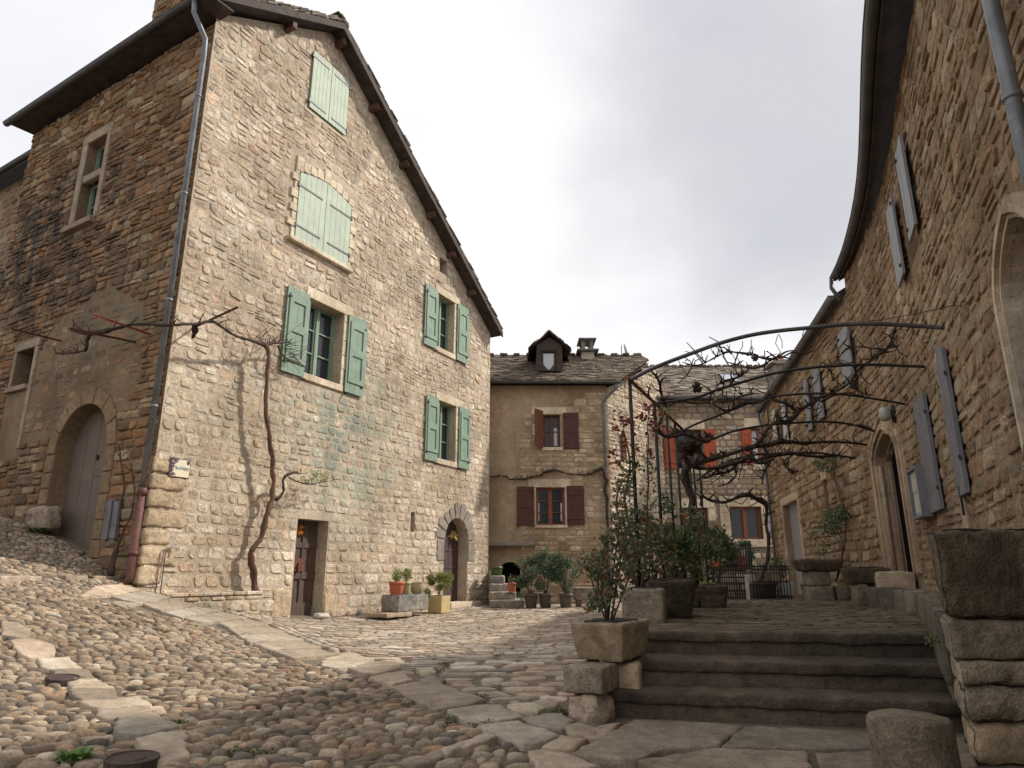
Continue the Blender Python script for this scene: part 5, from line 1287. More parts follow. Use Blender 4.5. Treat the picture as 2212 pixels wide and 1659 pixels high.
def slab(mb, P, h, rng, mat=0, zf=gz):
    Q = []
    for i in range(len(P)):
        A, B = P[i], P[(i + 1) % len(P)]; L_ = sqrt((A[0] - B[0]) ** 2 + (A[1] - B[1]) ** 2); n = max(1, int(L_ / .07))
        for k in range(n):
            t = k / n; j = .016 if k else .0; Q.append((A[0] + (B[0] - A[0]) * t + rng.uniform(-j, j), A[1] + (B[1] - A[1]) * t + rng.uniform(-j, j)))
    cx = sum(p[0] for p in Q) / len(Q); cy = sum(p[1] for p in Q) / len(Q); n = len(Q)
    rings = []
    for (ins, hh) in ((.0, -.03), (.0, h * .7), (.007, h * .97), (.03, h), (.14, h)):
        ring = []
        for x, y in Q:
            d = sqrt((x - cx) ** 2 + (y - cy) ** 2) + 1e-6; k = max(.15, 1 - ins / d); X, Y = cx + (x - cx) * k, cy + (y - cy) * k
            ring.append(Vector((X, Y, zf(X, Y) + hh + ((.008 * noise.noise(Vector((X * 5, Y * 5, 1))) + .005 * noise.noise(Vector((X * 16, Y * 16, 1)))) if hh > 0 else 0))))
        rings.append(ring)
    vs = [p for r in rings for p in r] + [Vector((cx, cy, zf(cx, cy) + h))]; c = len(vs) - 1
    fs = [(k * n + i, k * n + (i + 1) % n, (k + 1) * n + (i + 1) % n, (k + 1) * n + i) for k in range(len(rings) - 1) for i in range(n)]
    fs += [(4 * n + i, 4 * n + (i + 1) % n, c) for i in range(n)]
    mb.add(vs, fs, mat, True)
S14 = [[(0, 470), (110, 480), (190, 520), (180, 575), (0, 560)], [(60, 590), (190, 575), (330, 615), (345, 690), (200, 712), (110, 670)], [(230, 705), (440, 700), (520, 770), (330, 778), (255, 760)],
       [(310, 778), (560, 782), (600, 830), (370, 832)], [(400, 838), (610, 838), (720, 895), (450, 905)], [(430, 905), (730, 905), (745, 975), (520, 985), (470, 960)],
       [(480, 985), (860, 955), (960, 1005), (640, 1035), (560, 1015)], [(600, 1035), (930, 1020), (960, 1040), (690, 1100), (620, 1090)],
       [(740, 1080), (900, 1062), (1010, 1085), (1130, 1150), (960, 1190), (735, 1205)], [(850, 1230), (1000, 1190), (1170, 1180), (1195, 1360), (930, 1378)],
       # flat fan by the house corner
       [(600, 240), (760, 228), (880, 262), (700, 300), (500, 300)], [(700, 305), (900, 268), (1080, 310), (880, 350)], [(720, 335), (880, 352), (800, 385), (700, 350)], [(900, 355), (1100, 318), (1240, 365), (1020, 400)],
       [(1020, 405), (1240, 372), (1400, 395), (1150, 440)], [(1160, 445), (1410, 405), (1560, 440), (1300, 470)], [(1380, 475), (1560, 448), (1700, 480), (1440, 500)], [(1440, 508), (1690, 490), (1800, 530), (1500, 550)],
       [(1510, 556), (1800, 540), (1920, 580), (1570, 600)], [(1600, 605), (1900, 592), (2030, 630), (1700, 650)], [(1720, 655), (2020, 640), (2130, 680), (1850, 700)], [(2040, 710), (2212, 660), (2300, 690), (2150, 745)]]
S15 = [[(130, 720), (330, 690), (470, 700), (400, 745), (230, 770), (150, 755)], [(300, 770), (450, 725), (600, 725), (640, 760), (520, 795), (400, 800)], [(430, 830), (560, 795), (660, 800), (710, 840), (570, 880)],
       [(570, 885), (720, 862), (870, 850), (1020, 920), (1180, 970), (1050, 1010), (830, 1040)], [(930, 1040), (1100, 1008), (1270, 1005), (1410, 1085), (1230, 1115), (1050, 1115)],
       [(1305, 1005), (1450, 998), (1555, 1015), (1500, 1058), (1340, 1055)], [(1120, 1145), (1380, 1112), (1640, 1205), (1470, 1272), (1300, 1235)], [(1400, 1100), (1540, 1062), (1660, 1062), (1735, 1115), (1650, 1180), (1520, 1150)],
       [(1525, 1295), (1650, 1205), (1825, 1225), (1700, 1305)], [(1660, 1150), (1760, 1125), (1890, 1155), (1850, 1215), (1700, 1200)], [(1745, 1185), (1920, 1135), (2040, 1128), (1930, 1215), (1840, 1225)],
       [(890, 1295), (1190, 1193), (1245, 1215), (925, 1335)], [(600, 1390), (880, 1308), (908, 1338), (760, 1400)], [(1440, 1310), (1530, 1300), (1700, 1330), (1900, 1420), (1500, 1420)],
       [(755, 845), (830, 818), (925, 845), (850, 862)], [(735, 765), (850, 758), (860, 795), (760, 790)]]
S13 = [[(90, 985), (230, 905), (395, 815), (620, 822), (900, 848), (790, 945), (550, 960), (400, 1010), (250, 1000)], [(915, 850), (1250, 862), (1530, 880), (1545, 960), (1200, 955), (800, 948)],
       [(410, 1015), (780, 955), (1190, 965), (1230, 1060), (600, 1080)], [(1240, 975), (1560, 968), (1600, 1100), (1270, 1080)], [(1560, 885), (1950, 900), (2000, 1050), (1610, 1040)]]
M_slab = stone_mat('worn paving slab', [(.38, .31, .235), (.43, .355, .27), (.34, .275, .21), (.41, .32, .24), (.33, .285, .23), (.45, .385, .30)], lo=.8, hi=1.15, pits=.3, bump=.6, bd=.014, big=.35, bigcol=(.14, .12, .09), fine=12)
M_slabd = stone_mat('shaded paving slab', [(.22, .175, .135), (.25, .20, .155), (.19, .155, .12), (.24, .20, .155)], lo=.75, hi=1.2, pits=.35, bump=.7, bd=.016, fine=12)  # darker copy of the slab stone, shade put into its colour
slabs = []
mb = MB()
for f, S in ((z14, S14), (z15, S15), (z13, S13)):
    for s in S:
        P = slabpoly([f(*p) for p in s]); slabs.append(P); slab(mb, P, .035, gr_, 1 if f is z13 else 0)
mb.build('paving_slabs', [M_slab, M_slabd], kind='structure')
slabsg = []
for P in slabs:
    cx = sum(p[0] for p in P) / len(P); cy = sum(p[1] for p in P) / len(P); slabsg.append([(cx + (x - cx) * 1.04, cy + (y - cy) * 1.04) for x, y in P])
# cobbles -------------------------------------------------------
edge = [z14(600, 300), z14(850, 380), z14(1050, 425), z14(1300, 480), z14(1440, 530), z14(1560, 610), z14(1700, 660), z14(1850, 705), z14(2040, 745), z15(330, 775), z15(430, 825), z15(570, 885), z15(830, 1045), z15(960, 1090), z15(1130, 1150), z15(1300, 1240), z15(1470, 1275), z15(1440, 1310), z15(1510, 1420)]
cob = [on_g(p) for p in edge] + [(.3, 2.4), (-1, 1.6), (-6, 1.6), (-13, 6), (-15, 13), tuple(FL(-1.5, .1, 0).xy), tuple(FL(0, .03, 0).xy), tuple(FL(FLlen, .03, 0).xy), (FA(.5, .35, 0).x, FA(.5, .35, 0).y)]
slab_bb = [(min(p[0] for p in P), max(p[0] for p in P), min(p[1] for p in P), max(p[1] for p in P), P) for P in slabs]
def in_slab(x, y):
    for a, b, c, d, P in slab_bb:
        if a - .03 < x < b + .03 and c - .03 < y < d + .03:
            if inpoly(P, x, y): return True
    return False
mb = MB(); cnt = 0
def cobble(mb, x, y, l, w, ang, h, nseg, rng, zf):
    ca, sa = cos(ang), sin(ang); vs = []
    e = rng.uniform(.8, 1.0)
    for (k, hh) in ((1.0, -.02), (.96, .38), (.80, .82), (.46, .98)):
        for i in range(nseg):
            t = 2 * pi * i / nseg; cx_ = cos(t); sy_ = sin(t)
            rr = 1 + .10 * sin(2 * t + e * 39) + .10 * sin(3 * t + e * 131) + .05 * sin(5 * t + e * 77)
            u = abs(cx_) ** .85 * (1 if cx_ > 0 else -1) * l / 2 * k * rr; v = abs(sy_) ** .85 * (1 if sy_ > 0 else -1) * w / 2 * k * rr
            X = x + u * ca - v * sa; Y = y + u * sa + v * ca; vs.append(Vector((X, Y, zf(X, Y) - .02 + h * hh)))
    vs.append(Vector((x, y, zf(x, y) - .02 + h)))
    fs = [(r * nseg + i, r * nseg + (i + 1) % nseg, (r + 1) * nseg + (i + 1) % nseg, (r + 1) * nseg + i) for r in range(3) for i in range(nseg)]
    fs += [(3 * nseg + i, 3 * nseg + (i + 1) % nseg, 4 * nseg) for i in range(nseg)]
    mb.add(vs, fs, 0, True)
# rows of cobbles run across the slope; rows are warped a little
ang0 = radians(20)
ca, sa = cos(ang0), sin(ang0)
us = [x * ca + y * sa for x, y in cob]; vv = [-x * sa + y * ca for x, y in cob]
v = min(vv)
while v < max(vv):
    near_f = 1.0
    rowh = gr_.uniform(.064, .094)
    u = min(us) - gr_.uniform(0, .1)
    while u < max(us):
        l = gr_.choice((gr_.uniform(.06, .10), gr_.uniform(.09, .14), gr_.uniform(.10, .16), gr_.uniform(.14, .21)))
        x = (u + l / 2) * ca - v * sa; y = (u + l / 2) * sa + v * ca
        wv = .10 * noise.noise(Vector((u * .45, v * .5, 5))) + .03 * noise.noise(Vector((u * 1.7, v * 1.7, 9)))
        x += -sa * wv; y += ca * wv
        u += l * .97
        # visible wedge only (with a margin for a step aside)
        if y < 1.6 or x < -.95 * y - 2.2: continue
        if not inpoly(cob, x, y) or in_slab(x, y): continue
        # keep clear of the curb row
        dist = sqrt(x * x + y * y); n = 10 if dist < 6.5 else (8 if dist < 9 else 6)
        cobble(mb, x, y, l * gr_.uniform(.84, 1.04), rowh * gr_.uniform(.72, 1.12), ang0 + gr_.uniform(-.45, .45), gr_.uniform(.026, .052), n, gr_, gz); cnt += 1
    v += rowh
print('cobbles', cnt)
M_cob = stone_mat('river cobbles', [(.29, .22, .155), (.33, .26, .185), (.22, .17, .12), (.35, .28, .20), (.26, .205, .15), (.30, .215, .145), (.18, .14, .105), (.37, .30, .22), (.30, .20, .135), (.24, .19, .145), (.145, .125, .105), (.30, .235, .165), (.24, .175, .125), (.33, .26, .19), (.40, .34, .26), (.17, .135, .105)], lo=.75, hi=1.15, pits=.2, bump=.5, bd=.008, fine=30, big=.0, mott=.38)
mb.build('cobblestones', M_cob, kind='structure')
# setts of the square ---------------------------------------------
sq = [FA(2.3, .02, 0), FA(LA - .1, .02, 0), Vector((-.7, 24.3, 0)), Vector((3.5, 24.45, 0)), Vector((6, 27.6, 0)), Vector((7.5, 27.6, 0)), Vector((7.4, 20.6, 0)), Vector((5.2, 14.2, 0)), Vector((3.5, 13.2, 0)), Vector((2.3, 10.3, 0)), Vector((.7, 6.4, 0)), Vector((.35, 5.4, 0)), Vector((.2, 4.95, 0))]
sq = [(p.x, p.y) for p in sq] + [on_g(z15(*p)) for p in ((1720, 1060), (1640, 1060), (1560, 1010), (1300, 1000), (1180, 965), (1020, 915), (870, 848), (830, 815), (740, 790), (650, 795), (560, 790), (470, 700), (330, 685), (130, 715), (100, 700))] + [on_g(z14(*p)) for p in ((2130, 680), (2030, 625), (1920, 575), (1800, 525), (1700, 475), (1560, 435))]
mb = MB()
def setts(mb, poly, holes, rng, ang, rh, rl, gap, h, zf, y0, y1, mat=0, **kw):
    ca, sa = cos(ang), sin(ang); T = lambda p: (p[0] * ca + p[1] * sa, -p[0] * sa + p[1] * ca)
    P = [T(p) for p in poly]; H = [[T(p) for p in hp] for hp in holes]
    M = lambda a, c, o: (lambda x, y: Vector((x, y, zf(x, y) - .012 + o)))(a * ca - c * sa, a * sa + c * ca)
    masonry(mb, M, P if y0 is None else clipz(P, y0, y1), H, rng, rh=rh, rl=rl, gap=gap, h=h, mat=mat, **kw)
setts(mb, sq, slabsg, gr_, radians(3), (.17, .27), (.22, .46), .055, (.022, .036), gz, 4.0, 8.9, warp=.05, split=.12, rough=.35, detail=1, seed=71)
setts(mb, sq, slabsg, gr_, radians(3), (.12, .20), (.14, .40), .024, (.012, .019), gz, 8.9, 28, warp=.05, split=.1, rough=.3, seed=72)
M_sett = stone_mat('worn limestone setts', [(.38, .31, .24), (.43, .36, .28), (.33, .27, .21), (.41, .31, .235), (.46, .39, .31), (.30, .26, .22)], lo=.82, hi=1.1, pits=.2, bump=.35, bd=.01, big=.2, bigcol=(.16, .13, .10))
mb.build('stone_setts', M_sett, kind='structure')
# gutter line of upright stones between the fan and the square
mb = MB(); path = [on_g(z14(*p)) for p in ((1440, 395), (1580, 432), (1700, 470), (1820, 520), (1940, 570), (2060, 620), (2160, 650))]
for i in range(len(path) - 1):
    (x0, y0), (x1, y1) = path[i], path[i + 1]; L_ = sqrt((x1 - x0) ** 2 + (y1 - y0) ** 2); n = max(2, int(L_ / .16))
    for k in range(n):
        for off in (-.07, .07):
            t = (k + .5) / n; dx, dy = (x1 - x0) / L_, (y1 - y0) / L_
            cobble(mb, x0 + (x1 - x0) * t - dy * off, y0 + (y1 - y0) * t + dx * off, .16, .13, atan2(dy, dx) + gr_.uniform(-.2, .2), .07, 8, gr_, gz)
mb.build('curb_stones', M_sett, kind='structure')
# moss and small weeds in the joints
def leaves(mb, c, rad, n, ln, wd, rng, mat=0, up=.4, flat=1., shell=.0):
    for _ in range(n):
        while True:
            d = Vector((rng.uniform(-1, 1), rng.uniform(-1, 1), rng.uniform(-1, 1)))
            if shell < d.length <= 1: break
        p = Vector(c) + Vector((d.x * rad[0], d.y * rad[1], d.z * rad[2]))
        a = Vector((rng.uniform(-1, 1), rng.uniform(-1, 1), rng.uniform(-1 + up, 1) * flat)).normalized()
        b = a.cross(Vector((rng.uniform(-1, 1), rng.uniform(-1, 1), rng.uniform(-.3, 1)))).normalized(); nn_ = a.cross(b)
        l = ln * rng.uniform(.6, 1.25); w = wd * rng.uniform(.7, 1.2)
        mb.add([p, p + a * l * .5 + b * w * .5 + nn_ * w * .15, p + a * l, p + a * l * .5 - b * w * .5 + nn_ * w * .15], [(0, 1, 2), (0, 2, 3)], mat)
M_leaf = leaf_mat('dark green leaves', [(.08, .125, .045), (.11, .155, .06), (.14, .18, .07), (.06, .09, .035), (.18, .20, .08)])
M_fern = leaf_mat('yellow green leaves', [(.24, .28, .07), (.29, .31, .09), (.18, .23, .06), (.33, .31, .09)])
M_ole = leaf_mat('oleander leaves', [(.08, .125, .065), (.10, .15, .08), (.055, .09, .045), (.14, .19, .11), (.07, .10, .05)])
M_red = leaf_mat('red autumn leaves', [(.24, .04, .03), (.18, .05, .025), (.28, .08, .035), (.12, .05, .025), (.30, .05, .045)])
M_mix = leaf_mat('autumn rose leaves', [(.11, .14, .06), (.13, .16, .075), (.18, .12, .055), (.08, .10, .045), (.24, .11, .05), (.12, .16, .08)])
M_yel = leaf_mat('yellow leaves', [(.45, .30, .03), (.38, .20, .03), (.50, .38, .06)])
M_moss = leaf_mat('moss', [(.10, .12, .03), (.07, .085, .02), (.13, .13, .04)])
M_grassb = leaf_mat('fresh weed leaves', [(.10, .20, .03), (.14, .26, .05), (.08, .15, .03)])
M_bark = stone_mat('vine bark', [(.075, .050, .040), (.06, .042, .035)], lo=.6, hi=1.4, pits=.3, bump=.8, bd=.01, fine=40); M_barkr = stone_mat('reddish vine bark', [(.16, .085, .06), (.14, .08, .06)], lo=.6, hi=1.3, pits=.35, bump=.9, bd=.012, fine=30)
M_twig = plain_mat('thin brown twigs', (.07, .045, .035), .8, .3, 20.)
mb = MB()
for p in [z15(820, 680), z15(920, 730), z15(1260, 670), z15(1130, 940), z15(1240, 880), z15(960, 1085), z15(1150, 1115), z15(1650, 1030), z15(1700, 1040), z15(1600, 1040), z15(700, 980), z15(1380, 1100), z15(860, 770), z14(1650, 1290), z14(1520, 1290), z14(1130, 1110), z14(1030, 520)]:
    x, y = on_g(p); leaves(mb, (x, y, gz(x, y) + .012), (.10, .05, .02), 90, .022, .012, gr_, flat=.6)
mb.build('moss', M_moss, kind='stuff')
def weed(px, n, r, ln, lab, mat=M_grassb):
    x, y = on_g(px); mb = MB()
    for _ in range(n):
        t = gr_.uniform(0, 2 * pi); d = Vector((cos(t), sin(t), gr_.uniform(.3, 1.6))).normalized(); p = Vector((x + r * .4 * cos(t) * gr_.random(), y + r * .4 * sin(t) * gr_.random(), gz(x, y) + .005)); l = ln * gr_.uniform(.5, 1.1)
        s = d.cross(Vector((0, 0, 1))).normalized() * ln * .12; q = p + d * l * .6; e = p + d * l + Vector((0, 0, -l * .25)); mb.add([p - s * .4, p + s * .4, q + s, q - s, e], [(0, 1, 2, 3), (3, 2, 4)])
    mb.build('weed', mat, None, lab, "weed")
weed(z14(470, 1335), 110, .14, .09, "bright green weed tuft among the cobbles at the lower left")
weed(z3(200, 1240), 160, .4, .2, "low green weed clump at the foot of the mauve arched door", M_leaf)
weed(z3(470, 1475), 30, .12, .12, "small green weed by the step below the drainpipe")
# manhole covers
def cover(px, rw, lab, m):
    x, y = on_g(px); p = [G(x + rw * cos(t), y + rw * sin(t), 0) for t in [2 * pi * k / 24 for k in range(24)]]; mb = MB(); c = G(x, y, .048)
    nx = (gz(x + .2, y) - gz(x - .2, y)) / .4; nyy = (gz(x, y + .2) - gz(x, y - .2)) / .4; P = lambda r, t, h: Vector((x + r * cos(t), y + r * sin(t), c.z + nx * r * cos(t) + nyy * r * sin(t) + h))
    rings = [(rw, -.08), (rw, 0), (rw * .93, .002), (rw * .9, -.006), (rw * .5, -.006), (rw * .46, -.001), (rw * .1, -.001)]
    vs = [P(r, 2 * pi * k / 24, h) for r, h in rings for k in range(24)]; mb.add(vs, [(i * 24 + k, i * 24 + (k + 1) % 24, (i + 1) * 24 + (k + 1) % 24, (i + 1) * 24 + k) for i in range(6) for k in range(24)] + [tuple(range(144, 168))])
    mb.build('manhole_cover', m, None, lab, "manhole cover", "iron covers set in the cobbles")
M_cover = plain_mat('rusty cast iron cover', (.07, .045, .038), .75, .3, 30., .3, bump=.5)
cover(z14(392, 842), .125, "round rusty iron cover on the pale slab row at left", M_cover)
cover(z14(830, 1372), .13, "round iron cover cut by the bottom edge of the photo", M_cover)
# kerb stones crossing the lane at left
mb = MB()
for (x0, y0), (x1, y1) in ((z14(5, 205), z14(268, 195)), (z14(420, 195), z14(560, 190)), (z14(600, 190), z14(780, 195))):
    A = Vector((*on_g((x0, y0)), 0)); B = Vector((*on_g((x1, y1)), 0)); d = B - A; f0 = ffr((A.x, A.y), atan2(d.y, d.x)); z0 = (gz(A.x, A.y) + gz(B.x, B.y)) / 2
    mb.rock(f0, 0, d.length, -.0, .16, z0 - .15, z0 + .08, .03, .012, .1, seed=x0)
mb.build('kerb', M_slab, kind='structure')
# ================================================================ STEPS AND TERRACE
M_step = stone_mat('dark worn step stone', [(.125, .095, .070), (.14, .108, .08)], lo=.7, hi=1.25, pits=.3, bump=.8, bd=.016, fine=14, big=.65, bigcol=(.03, .027, .022))  # worn, stained stone, its tone darkened further for the shade on the steps
L1 = ((.70, 5.14), (2.9, 4.66)); L2 = ((.88, 5.42), (3.1, 5.04)); L3 = ((1.10, 5.84), (3.3, 5.46))
steps = root('stone_steps', (1.9, 5.2, 0), "three broad dark worn stone steps up to the terrace", "steps")
for k, ((A, B), z0, z1_) in enumerate(((L1, -.06, .17), (L2, .12, .34), (L3, .29, .51))):
    d = Vector((B[0] - A[0], B[1] - A[1], 0)); f0 = ffr(A, atan2(d.y, d.x)); mb = MB()
    for a0_, a1_ in ((-.03, d.length + .1),):
        mb = MB(); mb.rock(f0, a0_, a1_, .03, .62, z0, z1_ - .07, .02, .010, .07, seed=k + a0_, fq=5)
        mb.rock(f0, a0_, a1_, .0, .66, z1_ - .082, z1_, .022, .012, .05, seed=k + 5 + a0_, fq=5); mb.build('step', M_step, steps)
# walkway kerb along the right
kp = [(2.62, 4.42), (2.80, 4.75), (3.28, 5.65), (4.05, 7.05), (4.66, 8.35), (4.90, 9.2), (4.93, 9.95)]
terr = [(1.0, 5.9), (3.5, 5.5)] + kp[3:] + [(5.45, 10.05), (5.66, 11.1), (6.35, 14.5), (7.1, 18.4), (5.6, 18.4), (5.0, 14.2), (3.5, 13.3), (2.45, 10.3), (1.0, 7.2), (.82, 6.2)]
mb = MB(); T = [(x, y) for x, y in terr]; n = len(T)
tris = tessellate_polygon([[Vector((x, y, 0)) for x, y in T]])
mb.add([Vector((x, y, tz(y) - .012)) for x, y in T], [tuple(t) for t in tris], 0)
mb.add([Vector((x, y, -.3)) for x, y in T] + [Vector((x, y, tz(y) - .013)) for x, y in T], [(i, (i + 1) % n, n + (i + 1) % n, n + i) for i in range(n)], 0)
zt = lambda x, y: tz(y) + .004
setts(mb, T, [], gr_, radians(-8), (.09, .15), (.14, .34), .024, (.012, .022), zt, None, None, 1, warp=.04, split=.05, rough=.2, seed=81)
M_terr = stone_mat('mossy dark terrace setts', [(.15, .115, .078), (.18, .14, .10), (.13, .10, .07), (.16, .13, .09)], lo=.75, hi=1.2, pits=.3, bump=.5, big=.35, bigcol=(.075, .07, .038))  # mossy setts, with the terrace's shade also put into the colour
mb.build('terrace', [earth_mat('terrace joints', (.06, .052, .032), .7), M_terr], kind='structure')
# retaining face of the terrace on the square side
mb = MB(); ed = [(.62, 5.2), (.82, 6.2), (1.0, 7.2), (2.45, 10.3), (3.5, 13.3), (5.0, 14.2)]
for i in range(len(ed) - 1):
    A, B = Vector((*ed[i], 0)), Vector((*ed[i + 1], 0)); f_ = Fr((B.x, B.y), (A - B)); ll = (B - A).length
    mb.box(f_, 0, ll, -.1, 0, -.1, tz(A.y) - .02, 0); masonry(mb, f_.mapw(), rect(0, ll, -.1, tz(A.y) - .0), [], gr_, rh=(.14, .2), rl=(.2, .5), gap=.02, h=(.01, .03), seed=90 + i)
mb.build('terrace_wall', [M_Dm, M_D], None, "low rubble wall holding up the terrace on the side of the square", "wall")
# raised walkway in front of the pointed door
wk = [(2.62, 4.42)] + kp[1:] + [(5.4, 10.0)] + [tuple(DW(a, .0, 0).xy) for a in (10.4, 11.4, 12.6, 14, 15.2, 16.4)]
mb = MB(); zk = lambda y: .70 + (min(max(y, 4), 9.5) - 4.4) * .011
tris = tessellate_polygon([[Vector((x, y, 0)) for x, y in wk]]); n = len(wk)
mb.add([Vector((x, y, zk(y) - .01)) for x, y in wk], [tuple(t) for t in tris], 0); mb.add([Vector((x, y, .2)) for x, y in wk] + [Vector((x, y, zk(y) - .011)) for x, y in wk], [(i, (i + 1) % n, n + (i + 1) % n, n + i) for i in range(n)], 0)
setts(mb, wk, [], gr_, radians(60), (.14, .22), (.2, .4), .02, (.012, .02), lambda x, y: zk(y) + .0, None, None, 1, warp=.03, split=.0, rough=.2, seed=83)
for i in range(len(kp) - 1):
    A, B = Vector((*kp[i], 0)), Vector((*kp[i + 1], 0)); d = B - A; f_ = ffr((A.x, A.y), atan2(d.y, d.x)); x = 0
    while x < d.length - .02:
        w = min(gr_.uniform(.28, .5), d.length - x); w = d.length - x if d.length - x - w < .12 else w
        mb.rock(f_, x + .006, x + w - .006, -.16, .03, .3, zk(A.y) + .01 + gr_.uniform(-.012, .012), .025, .01, .1, mat=1, seed=x + i); x += w
mb.build('walkway', [M_earth, stone_mat('mossy grey kerb stone', [(.19, .165, .13), (.24, .21, .165), (.16, .14, .11)], pits=.3, bump=.5, big=.4, bigcol=(.07, .075, .035))], kind='structure')
# door threshold block
mb = MB(); p = DW((g0_[0] + g1_[0]) / 2, .2, 0); f_ = ffr((p.x, p.y), atan2(-.92, -.4)); mb.rock(f_, -.62, .62, -.22, .24, .72, .97, .04, .015, .09, seed=3); mb.build('threshold_block', M_dress, None, "pale stone threshold block below the pointed arch door", "stone block")
# ================================================================ STONE BLOCKS AND TROUGHS
ro = random.Random(42); SA = -.214
M_blk = stone_mat('weathered buff block', [(.36, .30, .225)], mott=.45, lo=.7, hi=1.2, pits=.4, bump=.8, bd=.02, fine=16, big=.35, bigcol=(.15, .12, .09))
M_blkp = stone_mat('pinkish weathered block', [(.42, .33, .26)], mott=.45, lo=.65, hi=1.25, pits=.45, bump=.9, bd=.025, fine=12)
M_blkg = stone_mat('grey weathered block', [(.25, .205, .155)], mott=.45, lo=.7, hi=1.2, pits=.35, bump=.7, bd=.015, fine=18, big=.4, bigcol=(.09, .08, .06))
M_blkd = stone_mat('dark mossy stone', [(.12, .092, .066)], mott=.45, lo=.65, hi=1.3, pits=.3, bump=.9, bd=.02, fine=16, big=.5, bigcol=(.05, .05, .03))
M_blky = stone_mat('stained ochre trough stone', [(.43, .34, .23)], mott=.45, lo=.75, hi=1.15, pits=.25, bump=.6, bd=.012, fine=12, big=.6, bigcol=(.27, .18, .09))
M_soil = plain_mat('potting soil', (.035, .025, .018), .95, .4, 40., bump=.8)
def single(name, P, ang, dims, m, lab, cat, group=None, r=.03, amp=.012, tp=0, cell=.05, fq=6., soil=False, side=None):
    f_ = ffr(P, ang)
    if side: f_.N = Vector((side[0], side[1], 0)).normalized()
    a0, a1, b0, b1, c0, c1 = dims; mb = MB()
    if soil:
        w = min(.07, (a1 - a0) * .18); t = root(name, f_((a0 + a1) / 2, (b0 + b1) / 2, c0), lab, cat, group)
        mb.rock(f_, a0, a1, b0, b1, c0, c1, r, amp, cell, seed=P[0], tp=tp, fq=fq); mb.build('trough_body', m, t)
        mb = MB(); mb.rock(f_, a0 + w, a1 - w, b0 + w, b1 - w, c1 - .05, c1 + .008, .01, .01, .06); mb.build('soil', M_soil, t); return t
    mb.rock(f_, a0, a1, b0, b1, c0, c1, r, amp, cell, seed=P[0], tp=tp, fq=fq); return mb.build(name, m, None, lab, cat, group)
single('stone_block', (.58, 4.9), -.46, (-.25, .0, 0, .42, -.1, .165), M_blkp, "pink buff rough block, lowest in the pier left of the steps", "stone block", r=.05, amp=.03, cell=.035, fq=9)
single('stone_block', (.58, 4.9), -.48, (-.262, .012, -.01, .45, .175, .345), M_blk, "squared pale block in the left pier, directly under the stained trough", "stone block", r=.02, amp=.010, cell=.035)
single('stone_block', (.70, 5.2), SA, (.0, .2, .02, .3, .0, .33), M_blky, "narrow ochre block wedged between the left pier and the steps", "stone block", r=.03, amp=.012)
single('stone_trough', (.76, 5.07), -.5, (-.385, .01, 0, .61, .352, .61), M_blky, "ochre stained stone trough with rose stems on the left pier", "trough", r=.02, amp=.012, tp=.028, cell=.03, soil=True)
single('stone_trough', (1.02, 6.72), -.26, (0, .385, 0, .42, .49, .815), M_blkg, "squared grey stone trough at the foot of the nearest pergola post", "trough", r=.03, amp=.007, cell=.04, soil=True)
single('stone_trough', (1.36, 7.25), -.15, (0, .50, 0, .75, .49, .885), M_blkd, "dark mossy trough right behind the squared grey one", "trough", r=.05, amp=.022, tp=.08, soil=True)
single('stone_trough', (2.28, 9.8), -.2, (0, .66, 0, .55, .48, .80), M_blkd, "dark trough with yellow moss near the iron gate", "trough", r=.05, amp=.02, tp=.04, soil=True)
mbm = MB(); leaves(mbm, (2.62, 9.95, .81), (.16, .14, .03), 200, .05, .03, ro, flat=.4); mbm.build('moss', M_fern, kind='stuff')
# right pier
PX = (2.38, 3.98)
for (c0, c1, dx, m, lab, am, r_) in ((-.25, -.035, .02, M_blkd, "lowest dark block of the right pier, at the frame edge", .015, .04), (-.03, .175, .03, M_blky, "orange stained rough block in the right pier, second from the ground", .025, .05),
        (.182, .362, .015, M_blk, "long rounded buff block in the middle of the right pier", .02, .06), (.368, .492, .02, M_blk, "thin flaky block under the top slab of the right pier", .022, .03), (.498, .705, -.0, M_blkg, "big grey top slab of the right pier under the large trough", .010, .03)):
    single('stone_block', PX, -.0, (dx, .92, 0, .62, c0, c1), m, lab, "stone block", r=r_, amp=am, cell=.045, fq=7, side=(.48, .877))
single('stone_trough', (2.36, 3.95), -.0, (0, 1.0, 0, .5, .708, 1.19), M_blkd if False else stone_mat('rough brown trough', [(.20, .155, .105)], lo=.6, hi=1.3, pits=.4, bump=1., bd=.035, fine=12, big=.5, mott=.5, bigcol=(.06, .055, .035)), "large rough brown trough on top of the right pier", "trough", r=.05, amp=.022, tp=.008, cell=.035, fq=6, soil=True, side=(.48, .877))
mb = MB(); c = (1.845, 3.5); prof = [(0, .0)]; n = 28; rows = [(-.2, .182), (-.1, .182), (0, .182), (.05, .181), (.1, .18), (.16, .178), (.22, .178), (.27, .178), (.30, .175), (.313, .162), (.318, .11), (.315, .03)]
vs = []
for z, r in rows:
    for k in range(n):
        t = 2 * pi * k / n; p = Vector((c[0] + r * cos(t), c[1] + r * sin(t), z)); q = noise.noise(p * 7) * .014 + noise.noise(p * 22) * .006; vs.append(p + Vector((cos(t) * q, sin(t) * q, q * .5)))
mb.add(vs, [(i * n + k, i * n + (k + 1) % n, (i + 1) * n + (k + 1) % n, (i + 1) * n + k) for i in range(len(rows) - 1) for k in range(n)] + [tuple(range((len(rows) - 1) * n, len(rows) * n))], 0, True)
mb.build('stone_bollard', stone_mat('dark topped drum stone', [(.19, .15, .11)], mott=.5, lo=.65, hi=1.25, pits=.4, bump=.9, bd=.02, fine=14, big=.7, bigcol=(.08, .068, .05)), None, "short round stone drum standing before the steps", "bollard")
